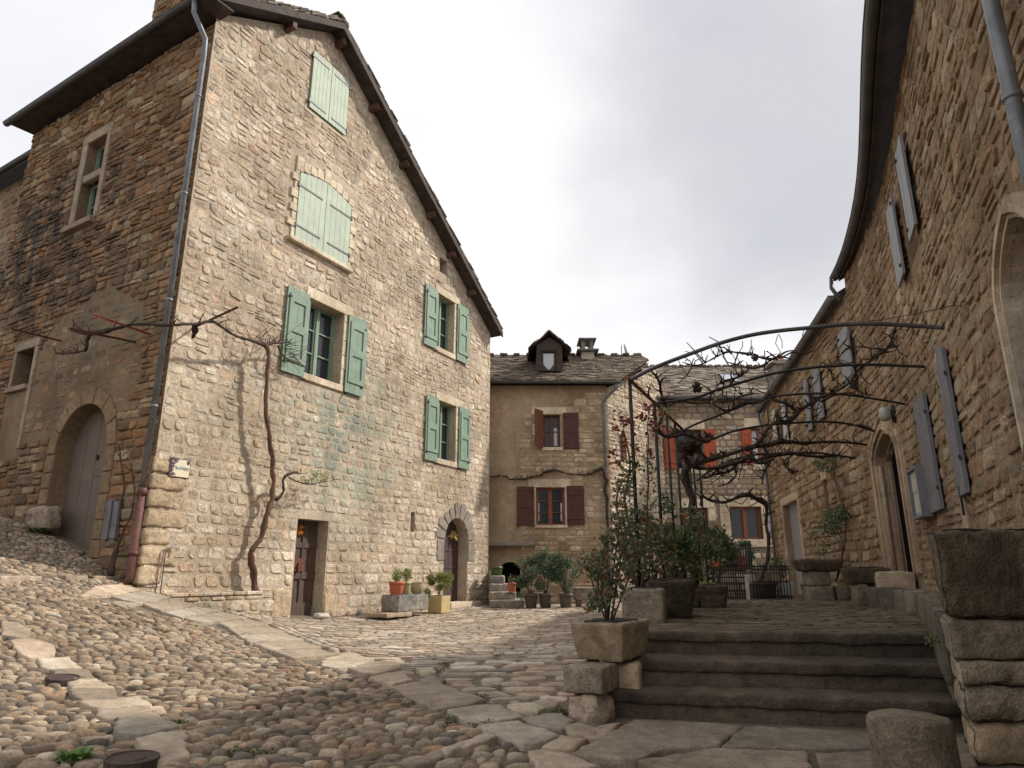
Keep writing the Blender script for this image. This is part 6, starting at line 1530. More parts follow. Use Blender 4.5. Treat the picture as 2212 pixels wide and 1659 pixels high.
# stone table
t = root('stone_table', (5.6, 13.1, .48), "heavy stone table with thick tapered slab on a block pedestal", "table"); f_ = ffr((5.22, 12.9), -.1); mb = MB(); mb.rock(f_, 0, .82, 0, .7, .985, 1.20, .05, .02, .06, tp=.09); mb.build('table_top', M_blkd, t)
mb = MB(); mb.rock(f_, .17, .58, .1, .6, .45, .72, .03, .012, .06); mb.rock(f_, .19, .56, .12, .58, .725, .985, .03, .012, .06); mb.build_parts('pedestal', M_blkg, t)
single('stone_block', (5.86, 12.95), -.1, (0, .22, 0, .35, .45, .72), M_blkg, "low stone block leaning against the table pedestal", "stone block")
single('stone_trough', (4.84, 10.25), -.12, (0, .6, 0, .42, .80, 1.03), M_blkd, "dark trough raised on blocks beside the walkway", "trough", r=.04, amp=.015, tp=.05, soil=True)
single('stone_block', (4.95, 10.28), -.12, (0, .16, 0, .3, .46, .80), M_blkg, "upright block carrying the dark trough beside the walkway", "stone block")
single('stone_block', (4.72, 10.4), -.12, (.4, .62, 0, .3, .46, .80), M_blkd, "shaded rear block under the dark trough beside the walkway", "stone block")
# ---- house foot: trough with pots
def fa_obj(a, b): p = FA(a, b, 0); return (p.x, p.y)
fa_ang = atan2(DFA.y, DFA.x)
faf = lambda a, b, c: FA(a, b, c)
def fsingle(name, dims, m, lab, cat, soil=False, group=None, **kw):
    a0, a1, b0, b1, c0, c1 = dims; mb = MB()
    if soil:
        t = root(name, FA((a0 + a1) / 2, (b0 + b1) / 2, c0), lab, cat, group); mb.rock(FA, a0, a1, b0, b1, c0, c1, **kw); mb.build('trough_body', m, t); return t
    mb.rock(FA, a0, a1, b0, b1, c0, c1, **kw); return mb.build(name, m, None, lab, cat, group)
M_gw = stone_mat('grey and white streaked limestone', [(.40, .36, .30), (.36, .31, .25)], mott=.5, lo=.7, hi=1.25, pits=.3, bump=.8, bd=.02, big=.9, bigcol=(.13, .13, .13), fine=10)
fsingle('stone_trough', (6.0, 7.25, .58, 1.1, .06, .45), M_gw, "grey and white streaked trough by the house wall, carrying three pots", "trough", r=.03, amp=.015, cell=.06)
fsingle('stone_slab', (5.5, 6.5, .5, 1.15, -.05, .055), M_slab, "flat stone slab under the near end of the streaked trough", "stone", r=.02, amp=.01, cell=.08)
fsingle('stone', (4.25, 4.6, .05, .25, -.02, .09), stone_mat('white pebble', [(.60, .56, .50)]), "white rounded stone on the sill of the dark plank door", "stone", r=.05, amp=.015, cell=.05)
def pot(name, P, r, h, m, lab, cat, prof=None, group=None, square=False):
    t = root(name, P, lab, cat, group); mb = MB()
    if square:
        f_ = ffr((P[0], P[1]), fa_ang, P[2]); mb.box(f_, -r, r, -r, r, 0, h, 0, .012, .01); mb.build('pot_body', m, t); mb = MB(); mb.box(f_, -r + .03, r - .03, -r + .03, r - .03, h - .02, h + .006)
    else:
        p = prof or [(r * .72, 0), (r * .78, .02), (r * .93, h * .72), (r * .94, h * .76), (r, h * .77), (r * 1.02, h), (r * .93, h), (r * .9, h * .9)]
        mb.lathe(P, p, 24); mb.build('pot_body', m, t); mb = MB(); mb.lathe(P, [(r * .9, h * .86), (r * .5, h * .9), (.01, h * .9)], 20)
    mb.build('soil', M_soil, t); return t
M_terra = plain_mat('orange terracotta', (.42, .12, .055), .8, .12, 9., bump=.2); M_olive = plain_mat('olive glazed clay', (.33, .31, .15), .5, .12, 9.); M_bowl = plain_mat('beige ribbed clay', (.38, .30, .20), .85, .15, 9.); M_yel_ = plain_mat('yellow ochre planter', (.48, .37, .17), .7, .1, 4.)
M_darkpot = plain_mat('dark brown plastic', (.085, .065, .05), .6, .15, 6.)
p1_ = FA(6.22, .85, .452); p2_ = FA(6.66, .82, .452); p3_ = FA(7.05, .86, .452); p4_ = FA(7.95, .95, 0)
pot('flower_pot', p1_, .19, .31, M_terra, "orange terracotta pot on the streaked trough by the wall", "flower pot")
pot('flower_pot', p2_, .125, .30, M_olive, "small olive glazed pot between the orange and the beige one", "flower pot")
pot('flower_pot', p3_, .19, .28, M_bowl, "wide beige ribbed bowl at the far end of the trough", "flower pot", [(.09, 0), (.12, .02), (.18, .14), (.19, .22), (.185, .27), (.195, .28), (.16, .28), (.15, .24)])
pot('planter_box', FA(7.95, .95, gz(*FA(7.95, .95, 0).xy)), .22, .43, M_yel_, "square yellow ochre planter beside the round topped door", "planter", square=True)
def plant(name, c, rad, n, ln, wd, m, lab, stems=8, base=None, stemr=.006, cat="plant", up=.4, group=None, clumps=0, extra=None, par=None):
    base = Vector(base if base else (c[0], c[1], c[2] - rad[2])); t = root(name, base, lab, cat, group)
    mb = MB(); cs = []
    if clumps:
        for _ in range(clumps):
            d = Vector((ro.gauss(0, .5), ro.gauss(0, .5), ro.gauss(0, .5))); d = d / max(1, d.length); cs.append(Vector(c) + Vector((d.x * rad[0], d.y * rad[1], d.z * rad[2])))
        for q in cs: k = ro.uniform(.25, .48); leaves(mb, q, (rad[0] * k, rad[1] * k, rad[2] * k), int(n / clumps), ln, wd, ro, up=up)
    else: leaves(mb, c, rad, n, ln, wd, ro, up=up); cs = [Vector(c) + Vector((ro.uniform(-.7, .7) * rad[0], ro.uniform(-.7, .7) * rad[1], ro.uniform(-.3, .9) * rad[2])) for _ in range(stems)]
    mb.build('foliage', m, t)
    if extra:
        mb = MB(); leaves(mb, c, rad, extra[1], extra[2], extra[3], ro); mb.build('blossom' if len(extra) < 5 else extra[4], extra[0], t)
    mb = MB()
    for q in (cs[:stems] if len(cs) > stems else cs):
        b0 = base + Vector((ro.uniform(-.04, .04), ro.uniform(-.04, .04), 0)); m_ = b0.lerp(q, .5) + Vector((ro.uniform(-.05, .05), ro.uniform(-.05, .05), .05)); mb.tube([b0, m_, q], [stemr, stemr * .8, stemr * .4], 5)
    mb.build('stem', M_twig, t); return t
def T_(p, z): return (p.x, p.y, p.z + z)
plant('potted_plant', T_(p1_, .42), (.11, .11, .15), 190, .09, .03, M_fern, "sprig of yellow green leaves in the orange terracotta pot", 5, T_(p1_, .28), up=1)
plant('potted_plant', T_(p2_, .45), (.11, .11, .16), 200, .09, .03, M_fern, "sprig of light green leaves in the small olive pot", 5, T_(p2_, .27), up=1)
plant('potted_plant', T_(p3_, .20) if False else tuple(FA(7.38, .95, .42)), (.10, .10, .16), 160, .07, .035, M_leaf, "small dark leafed plant between the bowl and the yellow planter", 4, tuple(FA(7.38, .95, .1)))
plant('shrub', T_(p4_, .72), (.34, .32, .32), 2600, .09, .018, M_fern, "feathery yellow green shrub in the square ochre planter", 14, T_(p4_, .42), up=.9, clumps=9)
# ---- stairs of the middle house, oleanders, bench
st = root('outdoor_stairs', (-.1, 22, 0), "rough grey stone stairs rising between the two houses", "stairs")
for i, (x1, y0, z1_) in enumerate(((.36, 20.7, .2), (.12, 21.3, .42), (-.06, 21.8, .64), (-.24, 22.3, .88), (-.4, 22.9, 1.0))):
    mb = MB(); mb.rock(WF, -.66 - .02 * i, x1, y0, 23.6, (0, .2, .42, .64, .88)[i] - .02, z1_, .04, .025, .12, seed=i); mb.build('stair', M_gw, st)
pot('flower_pot', Vector((-.50, 22.55, .885)), .21, .27, plain_mat('dark green glaze', (.05, .09, .03), .4, .2, 6.), "dark green round pot on the top stair", "flower pot")
pot('flower_pot', Vector((.0, 21.25, .425)), .13, .26, M_terra, "small orange pot standing on a lower stair", "flower pot")
plant('potted_plant', (.0, 21.25, .76), (.13, .13, .14), 120, .08, .03, M_mix, "thin plant in the small orange stair pot", 4, (.0, 21.25, .66))
plant('potted_plant', (.27, 20.9, .33), (.14, .1, .12), 160, .08, .025, M_leaf, "low green tuft on the lowest stair", 3, (.27, 20.9, .2))
OL = [(.54, 20.55), (.96, 20.7), (1.54, 20.6)]
op = pot('plant_pot', Vector((*OL[0], 0)), .195, .40, M_darkpot, "dark brown pot on the left, nearest the stairs, holding an oleander", "plant pot", group="oleander pots")
labs = ["middle one of three dark brown pots, the most shaded, holding an oleander", "dark brown pot on the right, beside the stone bench, holding an oleander"]
for (x, y), lb in zip(OL[1:], labs): o = copy_tree(op); o.location = (x, y, 0); o['label'] = lb
for (x, y), h_, w_, lb in zip(OL, (.92, 1.0, .98), (.42, .42, .36), ("bushy grey green oleander in the left dark pot", "tall grey green oleander in the middle dark pot", "grey green oleander in the right dark pot")):
    plant('oleander', (x, y, h_), (w_, .36, .48), 1500, .15, .026, M_ole, lb, 14, (x, y, .36), .008, up=.9, clumps=12, group="oleanders in dark pots", cat="oleander")
b = root('stone_bench', (2.2, 21.2, 0), "grey white stone bench with two short legs against the far wall", "bench"); mb = MB(); mb.rock(WF, 1.82, 2.62, 21.0, 21.45, .2, .55, .03, .015, .08); mb.build('seat', M_gw, b)
mb = MB()
for x in (1.88, 2.38): mb.rock(WF, x, x + .16, 21.03, 21.4, -.02, .2, .02, .01, .07)
mb.build_parts('leg', M_blkg, b)
# ---- sign
sg = FA.rect((367, 987.7), (411.6, 993.7), (363.3, 1028.4), (408, 1035.7), .05); a0, a1, c0, c1 = sg; print('sign', sg)
sgn = root('street_sign', FA((a0 + a1) / 2, .02, c0), "small glazed street name plaque reading Place du Presbytère", "street sign")
mb = MB(); mb.box(FA, a0, a1, .035, .065, c0, c1, 0, 0, .004); mb.build('plate', plain_mat('purple brown enamel', (.085, .05, .06), .35, .15, 20.), sgn)
mb = MB(); w = a1 - a0; h = c1 - c0; MAq = lambda x, z, o: FA(a0 + x * w, .065 + o, c0 + z * h)
mb.prism(MAq, [(.05, .05), (.96, .05), (.96, .95), (.42, .95), (.36, .80), (.20, .66), (.24, .52), (.14, .46), (.20, .34), (.14, .28), (.30, .20), (.34, .10)], .0005, .003); mb.build('panel', plain_mat('cream enamel', (.68, .62, .45), .3, .04, 8.), sgn)
mb = MB()
for (x, z, r_) in ((.14, .80, .07), (.24, .74, .045), (.12, .60, .04), (.16, .40, .05), (.11, .2, .05), (.25, .14, .05), (.33, .88, .05)):
    mb.prism(MAq, [(x + r_ * cos(2 * pi * k / 8), z + r_ * 1.2 * sin(2 * pi * k / 8)) for k in range(8)], .0031, .006)
mb.build_parts('flower_decoration', plain_mat('mauve enamel flowers', (.30, .19, .22), .3, .2, 40.), sgn)
mb = MB(); mb.prism(MAq, [(.80, .93), (.94, .93), (.94, .78), (.90, .72), (.87, .70), (.84, .72), (.80, .78)], .0031, .006); sh_ = mb.build('shield_emblem', plain_mat('dark shield enamel', (.045, .045, .04), .3), sgn)
mb = MB(); mb.prism(MAq, [(.82, .92), (.92, .92), (.92, .87), (.82, .87)], .0061, .007); mb.prism(MAq, [(.855, .84), (.885, .84), (.885, .76), (.855, .76)], .0061, .007); mb.build_parts('emblem_detail', plain_mat('reddish shield enamel', (.25, .09, .08), .3), sh_)
cu = bpy.data.curves.new('lettering', 'FONT'); cu.body = "Place du Presbytère"; cu.size = .085; cu.shear = .3; cu.align_x = 'LEFT'; cu.extrude = .0008; cu.space_character = .92
tmp = bpy.data.objects.new('lettering', cu); SC.collection.objects.link(tmp); bpy.context.view_layer.update()
me = bpy.data.meshes.new_from_object(tmp.evaluated_get(bpy.context.evaluated_depsgraph_get())); bpy.data.objects.remove(tmp)
xs = [v.co.x for v in me.vertices]; ys = [v.co.y for v in me.vertices]; sx = .68 * w / (max(xs) - min(xs)); sy = .27 * h / (max(ys) - min(ys))
for v in me.vertices: q = FA(a0 + .25 * w + (v.co.x - min(xs)) * sx, .0695 + v.co.z, c0 + .34 * h + (v.co.y - min(ys)) * sy) - ROOT[sgn.name]; v.co = q
me.materials.append(plain_mat('blue grey lettering', (.10, .17, .24), .4)); o = bpy.data.objects.new('lettering', me); SC.collection.objects.link(o); o.parent = sgn
# ---- tap
tp0 = FA.hit(z21(1010, 1540), .08); tp1 = FA.hit(z21(1015, 970), .08); ta = (tp0[0] + tp1[0]) / 2; print('tap', tp0, tp1)
tr = root('water_tap', FA(ta, .05, tp0[1]), "chrome garden tap on a thin grey pipe at the house corner", "tap"); zc = gz(*FA(ta, .1, 0).xy)
mb = MB(); mb.tube([FA(ta, .07, zc - .02), FA(ta, .07, tp1[1] - .03), FA(ta + .01, .075, tp1[1]), FA(ta + .1, .09, tp1[1] + .02)], .011, 8); mb.build('pipe', M_zinc, tr)
mb = MB(); mb.tube([FA(ta - .09, .06, zc - .02), FA(ta - .09, .06, tp1[1] - .08), FA(ta - .05, .07, tp1[1] - .02), FA(ta, .07, tp1[1])], .008, 6); mb.build('pipe', M_creamd, tr)
mb = MB(); mb.tube([FA(ta + .1, .09, tp1[1] + .02), FA(ta + .17, .12, tp1[1] + .03), FA(ta + .19, .14, tp1[1] - .03)], .018, 8); mb.lathe(FA(ta + .15, .11, tp1[1] + .045), [(.008, 0), (.008, .03), (.03, .032), (.03, .045)], 10)
mc = NT('chrome'); mc.set(Base_Color=(.75, .75, .76), Metallic=1., Roughness=.12); mb.build('tap_head', mc.mat, tr)
# meter box and vine stems by the corner on the left wall
ub = FL.rect(z3(560, 1068), z3(640, 1062), z3(552, 1272), z3(600, 1275), .1); um = (ub[0] + ub[1]) / 2; ur = root('meter_box', FL(um, .06, ub[2]), "narrow grey meter box of two boards right of the mauve door", "meter box")
mb = MB(); mb.box(FL, ub[0], um - .02, .03, .12, ub[2], ub[3], 0, 0, .006); mb.box(FL, um + .02, ub[1], .03, .10, ub[2] + .02, ub[3] - .02, 0, 0, .006); mb.build_parts('door_panel', plain_mat('weathered grey boards', (.15, .145, .145), .8, .3, 4., stretch=(5, 5, .7)), ur)
mb = MB(); mb.box(FL, ub[0] - .02, ub[1] + .02, .0, .03, ub[2] - .02, ub[3] + .02); mb.build('back_panel', M_wooddk, ur)
single('boulder', tuple(FL(FL.hit(z3(215, 1160), .15)[0], .0, 0).xy), atan2(-DFL.y, -DFL.x), (-.42, .40, -.26, .1, FL.hit(z3(215, 1225), .15)[1], FL.hit(z3(215, 1098), .15)[1]), M_blkp, "rounded pinkish boulder at the left foot of the mauve door", "boulder", r=.12, amp=.03)

# ================================================================ VINES
def vine(mb, pts, rads, knob=.55, kf=14., sub=5, wig=.03, seg=8, mat=0):
    P = []; R = []; n = len(pts)
    if not hasattr(rads, '__len__'): rads = [rads] * n
    for i in range(n - 1):
        a = Vector(pts[max(i - 1, 0)]); b = Vector(pts[i]); c = Vector(pts[i + 1]); d = Vector(pts[min(i + 2, n - 1)])
        for k in range(sub):
            t = k / sub; t2, t3 = t * t, t * t * t
            P.append((b * 2 + (c - a) * t + (a * 2 - b * 5 + c * 4 - d) * t2 + (b * 3 - a - c * 3 + d) * t3) * .5); R.append(rads[i] + (rads[i + 1] - rads[i]) * t)
    P.append(Vector(pts[-1])); R.append(rads[-1])
    P = [p + noise.noise_vector(p * 3.1) * wig for p in P]; R = [r * (1 + .35 * noise.noise(p * 8)) for p, r in zip(P, R)]
    mb.tube(P, R, seg, mat, knob=knob, kf=kf); return P
def spurs(mb, P, step, ln, r, rng, up=.6, mat=0, every=1.0, curl=True):
    acc = 0
    for i in range(1, len(P) - 1):
        acc += (P[i] - P[i - 1]).length
        if acc < step: continue
        acc = rng.uniform(-.3, .2) * step
        if rng.random() > every: continue
        q = P[i]; 
        mb.tube([q + Vector((0, 0, -r)), q + Vector((0, 0, r * 1.2))], [r * 2.1, r * 1.7], 6, mat, knob=.5, kf=30)
        for _ in range(rng.choice((1, 2, 3))):
            d = Vector((rng.uniform(-1, 1), rng.uniform(-.6, .6), rng.uniform(-.4, 1) * up + .3)).normalized(); l = ln * rng.uniform(.5, 1.3)
            m_ = q + d * l * .5 + Vector((rng.uniform(-.02, .02), 0, rng.uniform(-.01, .03))); e = m_ + (d + Vector((rng.uniform(-.6, .6), 0, rng.uniform(-.3, .7)))).normalized() * l * .5
            mb.tube([q, m_, e], [r, r * .8, r * .55], 5, mat, knob=.4, kf=30)
fa = lambda f, x, y, o: FA(*(lambda h: (h[0], o, h[1]))(FA.hit(f(x, y), o)))
flp = lambda f, x, y, o: FL(*(lambda h: (h[0], o, h[1]))(FL.hit(f(x, y), o)))
vr = root('wall_vine', fa(z3, 1360, 1550, .2), "old bare vine climbing the gabled house wall from the stone ledge", "vine")
trunk = [fa(z3, x, y, o) for x, y, o in ((1352, 1553, .2), (1350, 1480, .2), (1332, 1345, .22), (1385, 1260, .24), (1418, 1130, .26), (1448, 1040, .28), (1450, 900, .3), (1432, 740, .32), (1414, 600, .33), (1414, 420, .34), (1424, 300, .35), (1405, 235, .36))]
mb = MB(); vine(mb, trunk, [.072, .066, .06, .058, .058, .052, .05, .046, .042, .042, .042, .05], .6, 13, 5, .03, 10); mb.build('trunk', M_barkr, vr)
mb = MB(); P = vine(mb, [fa(z3, x, y, o) for x, y, o in ((1410, 240, .36), (1330, 212, .42), (1255, 190, .5), (1190, 150, .58), (1120, 112, .66))] + [fa(z3, x, y, o) for x, y, o in ((1030, 126, .7), (920, 132, .7))] + [flp(z3, x, y, o) for x, y, o in ((760, 126, .55), (690, 132, .6), (600, 155, .65), (480, 176, .7), (370, 152, .75))], [.05, .035, .03, .03, .03, .03, .028, .028, .03, .04, .05, .03], .5, 20, 4, .02, 8); spurs(mb, P, .45, .16, .014, ro)
mb.build('branch', M_bark, vr)
mb = MB(); P = vine(mb, [flp(z3, x, y, o) for x, y, o in ((480, 176, .7), (468, 215, .68), (466, 250, .66), (430, 275, .62), (350, 282, .6), (300, 284, .6))], [.045, .035, .03, .025, .025, .02], .6, 22, 4, .03, 7); spurs(mb, P, .3, .18, .013, ro); P = vine(mb, [flp(z3, x, y, .6) for x, y in ((470, 178), (420, 150), (390, 120), (385, 95))], [.03, .02, .016, .01], .5, 22, 3, .02, 6)
mb.build('branch', M_bark, vr)
mb = MB(); P = vine(mb, [fa(z5, x, y, o) for x, y, o in ((372, 555, .3), (415, 520, .32), (432, 470, .34), (425, 410, .36), (455, 368, .38), (510, 350, .4), (560, 362, .4))], [.035, .03, .026, .028, .03, .028, .015], .5, 20, 4, .015, 7)
P2 = vine(mb, [fa(z5, x, y, o) for x, y, o in ((470, 385, .38), (520, 412, .4), (600, 438, .42), (700, 425, .43), (800, 410, .44))], [.018, .015, .014, .012, .006], .4, 20, 4, .015, 6); spurs(mb, P2, .2, .14, .006, ro); mb.build('branch', M_bark, vr)
mb = MB(); leaves(mb, fa(z5, 690, 385, .42), (.20, .2, .13), 110, .055, .035, ro); leaves(mb, fa(z5, 590, 400, .42), (.12, .1, .12), 50, .05, .03, ro); leaves(mb, fa(z5, 800, 400, .42), (.06, .06, .06), 20, .05, .03, ro); mb.build('foliage', M_fern, vr)
mb = MB()
for i in range(46):   # long thin canes by the window
    s = fa(z3, ro.uniform(1320, 1480), 225 + ro.uniform(-12, 20), .38); d = Vector((ro.uniform(-.7, .7), ro.uniform(-.2, .5), ro.uniform(-.5, 1.2))).normalized(); l = ro.uniform(.25, .9)
    if i > 22: s = fa(z3, ro.uniform(1500, 1560), ro.uniform(230, 310), .3); d = Vector((ro.uniform(.1, .9), ro.uniform(.2, 1.), ro.uniform(-.8, .5))).normalized(); l = ro.uniform(.2, .7)
    mb.tube([s, s + d * l * .5 + Vector((0, 0, ro.uniform(-.04, .04))), s + d * l + Vector((ro.uniform(-.05, .05), 0, ro.uniform(-.1, .06)))], [.006, .005, .003], 4)
P = vine(mb, [fa(z3, x, y, o) for x, y, o in ((1400, 240, .36), (1470, 225, .36), (1545, 228, .36))], [.04, .03, .018], .6, 20, 4, .02, 7); spurs(mb, P, .12, .16, .012, ro); vine(mb, [fa(z3, x, y, .34) for x, y in ((1480, 240), (1500, 290), (1540, 320), (1600, 340))], [.025, .02, .015, .01], .6, 24, 4, .03, 6)
mb.build('twigs', M_twig, vr)
# iron brackets that carried the trellis
def bracket(frm, px_w, px_e, lab, m=M_rust, w=.022):
    a, c = frm.hit(px_w, .0); r = ray(*px_e); k = r.x / r.y; lo, hi = 0, 3.
    for _ in range(30):
        md = (lo + hi) / 2; p = frm(a, md, c); s = (p.x / p.y - k) * (1 if frm is FA else -1)
        if s < 0: lo = md
        else: hi = md
    L_ = lo if .2 < lo < 2.6 else 1.2; p = frm(a, L_, 0); ze = EYE + r.z / r.y * p.y; ze = c + max(-.35, min(.35, ze - c))
    mb = MB(); A = frm(a, -.02, c); B = frm(a, L_, ze); X = (B - A).normalized(); Y = X.cross(Vector((0, 0, 1))).normalized(); Zq = Y.cross(X)
    f_ = lambda x, y, z: A + X * x + Y * y + Zq * z; l = (B - A).length; mb.box(f_, 0, l, -w, w, -.004, .004); mb.box(f_, 0, l, -.004, .004, -w * 1.6, -.0041); mb.build('iron_bracket', m, None, lab, "bracket"); print(lab[:30], L_)
M_rusto = plain_mat('orange rusty bar', (.28, .075, .04), .8, .3, 12.)
bracket(FL, z3(805, 182), z3(495, 75), "orange rusty iron arm sticking out of the side wall by the downpipe", M_rusto); bracket(FL, z3(720, 220), z3(370, 150), "dark iron arm under the vine branches on the side wall", M_rust); bracket(FL, z3(325, 215), z3(60, 150), "thin iron arm above the small window of the side wall", M_rust)
bracket(FA, z3(1030, 145), z3(1265, 35), "rusty iron arm rising out of the gable wall under the vine", M_rust)
mb = MB(); P = vine(mb, [fa(z3, x, y, o) for x, y, o in ((1030, 130, .6), (1035, 170, .45), (1025, 205, .3))], [.05, .045, .02], .8, 20, 4, .02, 8); mb.build('branch', M_bark, vr)
# dry creeper at the corner
cr_ = root('dry_creeper', flp(z21, 330, 1330, .3), "dry leafless creeper stems by the drainpipe at the house corner", "creeper")
for pts in (((330, 1340), (360, 1100), (400, 900), (420, 700), (440, 420), (480, 100), (440, -250), (400, -420)), ((370, 1000), (450, 820), (500, 680), (590, 540), (620, 300), (610, 60), (590, -160)), ((760, 180), (800, 40), (860, -130), (900, -330)), ((780, 60), (830, -200), (920, -420))):
    mb = MB(); P = vine(mb, [flp(z21, x, y, .2 + .03 * ro.random()) for x, y in pts], [.022] + [.014] * (len(pts) - 2) + [.006], .4, 22, 4, .03, 6); spurs(mb, P, .35, .2, .007, ro); mb.build('stem', M_barkr if pts[0][0] > 700 else M_bark, cr_)
mb = MB(); vine(mb, [flp(z21, 300, 1340, .3), flp(z21, 340, 1140, .28), flp(z21, 390, 950, .25)], [.055, .05, .03], .5, 18, 4, .02, 8); mb.build('stem', M_bark, cr_)
# ornaments on the doors
def ornament(c, n, ln, wd, m, lab, name='dried_corn'):
    mb = MB(); c = Vector(c)
    for i in range(n):
        d = Vector((ro.uniform(-.6, .6), ro.uniform(-.6, .3), ro.uniform(-1, .4))).normalized(); l = ln * ro.uniform(.6, 1.1); mb.tube([c, c + d * l * .5, c + d * l], [wd * .3, wd, wd * .15], 6, 0)
    leaves(mb, c + Vector((0, 0, .04)), (ln * .5, ln * .3, ln * .35), 26, ln * .6, wd * 1.6, ro); mb.build(name, m, None, lab, "door ornament")
ornament(FA(*(lambda h: (h[0], -.28, h[1]))(FA.hit(z5(1678, 815), -.3))), 7, .22, .035, plain_mat('dry yellow corn', (.62, .45, .16), .7, .2, 20.), "bunch of dry yellow corn hanging on the round topped door")
ornament(FA(*(lambda h: (h[0], -.26, h[1]))(FA.hit(z5(540, 775), -.3))), 6, .14, .025, plain_mat('orange dried flower', (.55, .20, .03), .7, .2, 20.), "small orange dried flower hanging on the dark plank door", 'dried_flower')
# vine along the middle house
mv = root('wall_vine', FB(gx + .15, .2, 0), "bare vine trained level across the beige house between its windows", "vine")
mp_ = [(130, 1440), (220, 1432), (300, 1440), (345, 1462), (450, 1462), (540, 1440), (620, 1430), (665, 1395), (720, 1380), (800, 1388), (880, 1410), (950, 1418), (1080, 1420), (1130, 1390), (1185, 1368), (1220, 1372)]
mb = MB(); P = vine(mb, [FB(*(lambda h: (h[0], .12, h[1]))(FB.hit(z6(x, y), .12))) for x, y in mp_], [.022, .03, .03, .035, .035, .03, .035, .05, .045, .03, .028, .028, .035, .05, .06, .05], .6, 14, 3, .03, 6); spurs(mb, P, .22, .16, .016, ro); mb.build('branch', M_bark, mv)
mb = MB(); vine(mb, [FB(*(lambda h: (h[0], .2, h[1]))(FB.hit(f(x, y), .2))) for f, x, y in ((z6, 1222, 1372), (z6, 1240, 1450), (z7, 1255, 60), (z7, 1230, 150), (z7, 1262, 240), (z7, 1250, 360), (z7, 1258, 520), (z7, 1250, 680), (z7, 1262, 860), (z7, 1262, 1000))], [.06, .065, .07, .065, .06, .05, .04, .04, .04, .05], .5, 10, 4, .05, 8); mb.build('trunk', M_bark, mv)

# ================================================================ PERGOLA
RPX = lambda Y: .453 * Y - 1.89
per = root('pergola', (1.8, 8.3, .5), "rusty iron pergola of thin posts and arched tubes reaching to the right wall", "pergola")
postY = [6.87, 7.88, 8.49, 8.97, 9.79, 10.05, 10.55]; TOPZ = 2.88
def base_z(Y): return .80 if Y < 7.2 else (.86 if Y < 7.95 else tz(Y) - .02)
for Y in postY: mb = MB(); mb.tube([Vector((RPX(Y), Y, base_z(Y) - .05)), Vector((RPX(Y), Y, TOPZ))], .019 if Y < 8 else .016, 8); mb.build('post', M_iron, per)
mb = MB(); mb.tube([Vector((RPX(6.8), 6.8, TOPZ + .01)), Vector((RPX(8.9), 8.9, TOPZ + .01))], .02, 8); mb.build('rail', M_rusto if False else plain_mat('brown rusty rail', (.20, .085, .05), .8, .3, 12.), per)
mb = MB(); mb.tube([Vector((RPX(8.9), 8.9, TOPZ + .01)), Vector((RPX(10.6), 10.6, TOPZ + .01))], .018, 8); mb.build('rail', M_iron, per)
arcs = [(0, [(290, 500), (420, 440), (600, 372), (800, 300), (1000, 245), (1200, 212), (1440, 188), (1700, 165), (1950, 165), (2200, 180)], (2040, 708), .021), (1, [(640, 668), (800, 610), (1000, 550), (1180, 500), (1400, 465), (1600, 448), (1860, 440), (2060, 448)], (1998, 792), .017),
        (3, [(510, 915), (640, 850), (860, 765), (1050, 690), (1200, 655), (1400, 638), (1600, 640), (1800, 662)], (1955, 873), .015), (4, [(740, 950), (900, 895), (1080, 860), (1200, 845), (1500, 828), (1700, 845)], (1888, 931), .018),
        (5, [(680, 1110), (800, 1080), (980, 1010), (1150, 985), (1300, 970), (1550, 965), (1700, 972)], (1872, 961), .018), (6, [(660, 1230), (800, 1130), (1000, 1062), (1200, 1045), (1450, 1040), (1600, 1055)], (1846, 990), .018)]
ARC = []
for i, pts, end, r in arcs:
    Y0 = postY[i]; a_e = DW.hit(end, .05)[0]; pe_ = DW(a_e, .02, 0); Y1 = pe_.y; S = Vector((RPX(Y0), Y0, TOPZ)); px0 = (1106 + S.x / S.y * 1485 * .98, 0)
    P = [z8(*p) for p in pts] + [end]; xs0 = P[0][0] - 20; P3 = [S] if i < 5 else []
    for j, p in enumerate(P): t = (p[0] - xs0) / (end[0] - xs0); P3.append(at_y(p[0], p[1], Y0 + (Y1 - Y0) * max(0, min(1, t)) - (.03 if j == len(P) - 1 else 0)))
    Q = []
    for j in range(len(P3) - 1):
        a = P3[max(j - 1, 0)]; b = P3[j]; c = P3[j + 1]; d = P3[min(j + 2, len(P3) - 1)]
        for k in range(4): t = k / 4; Q.append((b * 2 + (c - a) * t + (a * 2 - b * 5 + c * 4 - d) * t * t + (b * 3 - a - c * 3 + d) * t ** 3) * .5)
    Q.append(P3[-1]); mb = MB(); mb.tube(Q, r, 8); mb.build('arch', M_zincd if i == 0 else M_iron, per); ARC.append(Q)
gv = root('grapevine', Vector((RPX(9.5) + .35, 9.5, .5)), "old gnarled grapevine with bare pruned branches spread over the iron pergola", "vine")
def gy(f, pts, Y0, Y1): n = len(pts); return [at_y(*f(*p), Y0 + (Y1 - Y0) * i / max(1, n - 1)) for i, p in enumerate(pts)]
mb = MB(); P = vine(mb, gy(z9, [(925, 1100), (930, 1000), (945, 850), (905, 700), (900, 500), (895, 350), (905, 240), (860, 120), (820, 20)], 9.55, 9.3) + gy(z8, [(570, 1200), (572, 1160), (610, 1120)], 9.3, 9.2), [.055, .05, .048, .046, .045, .045, .046, .05, .052, .055, .06, .05], .5, 11, 4, .03, 10); mb.build('trunk', M_bark, gv)
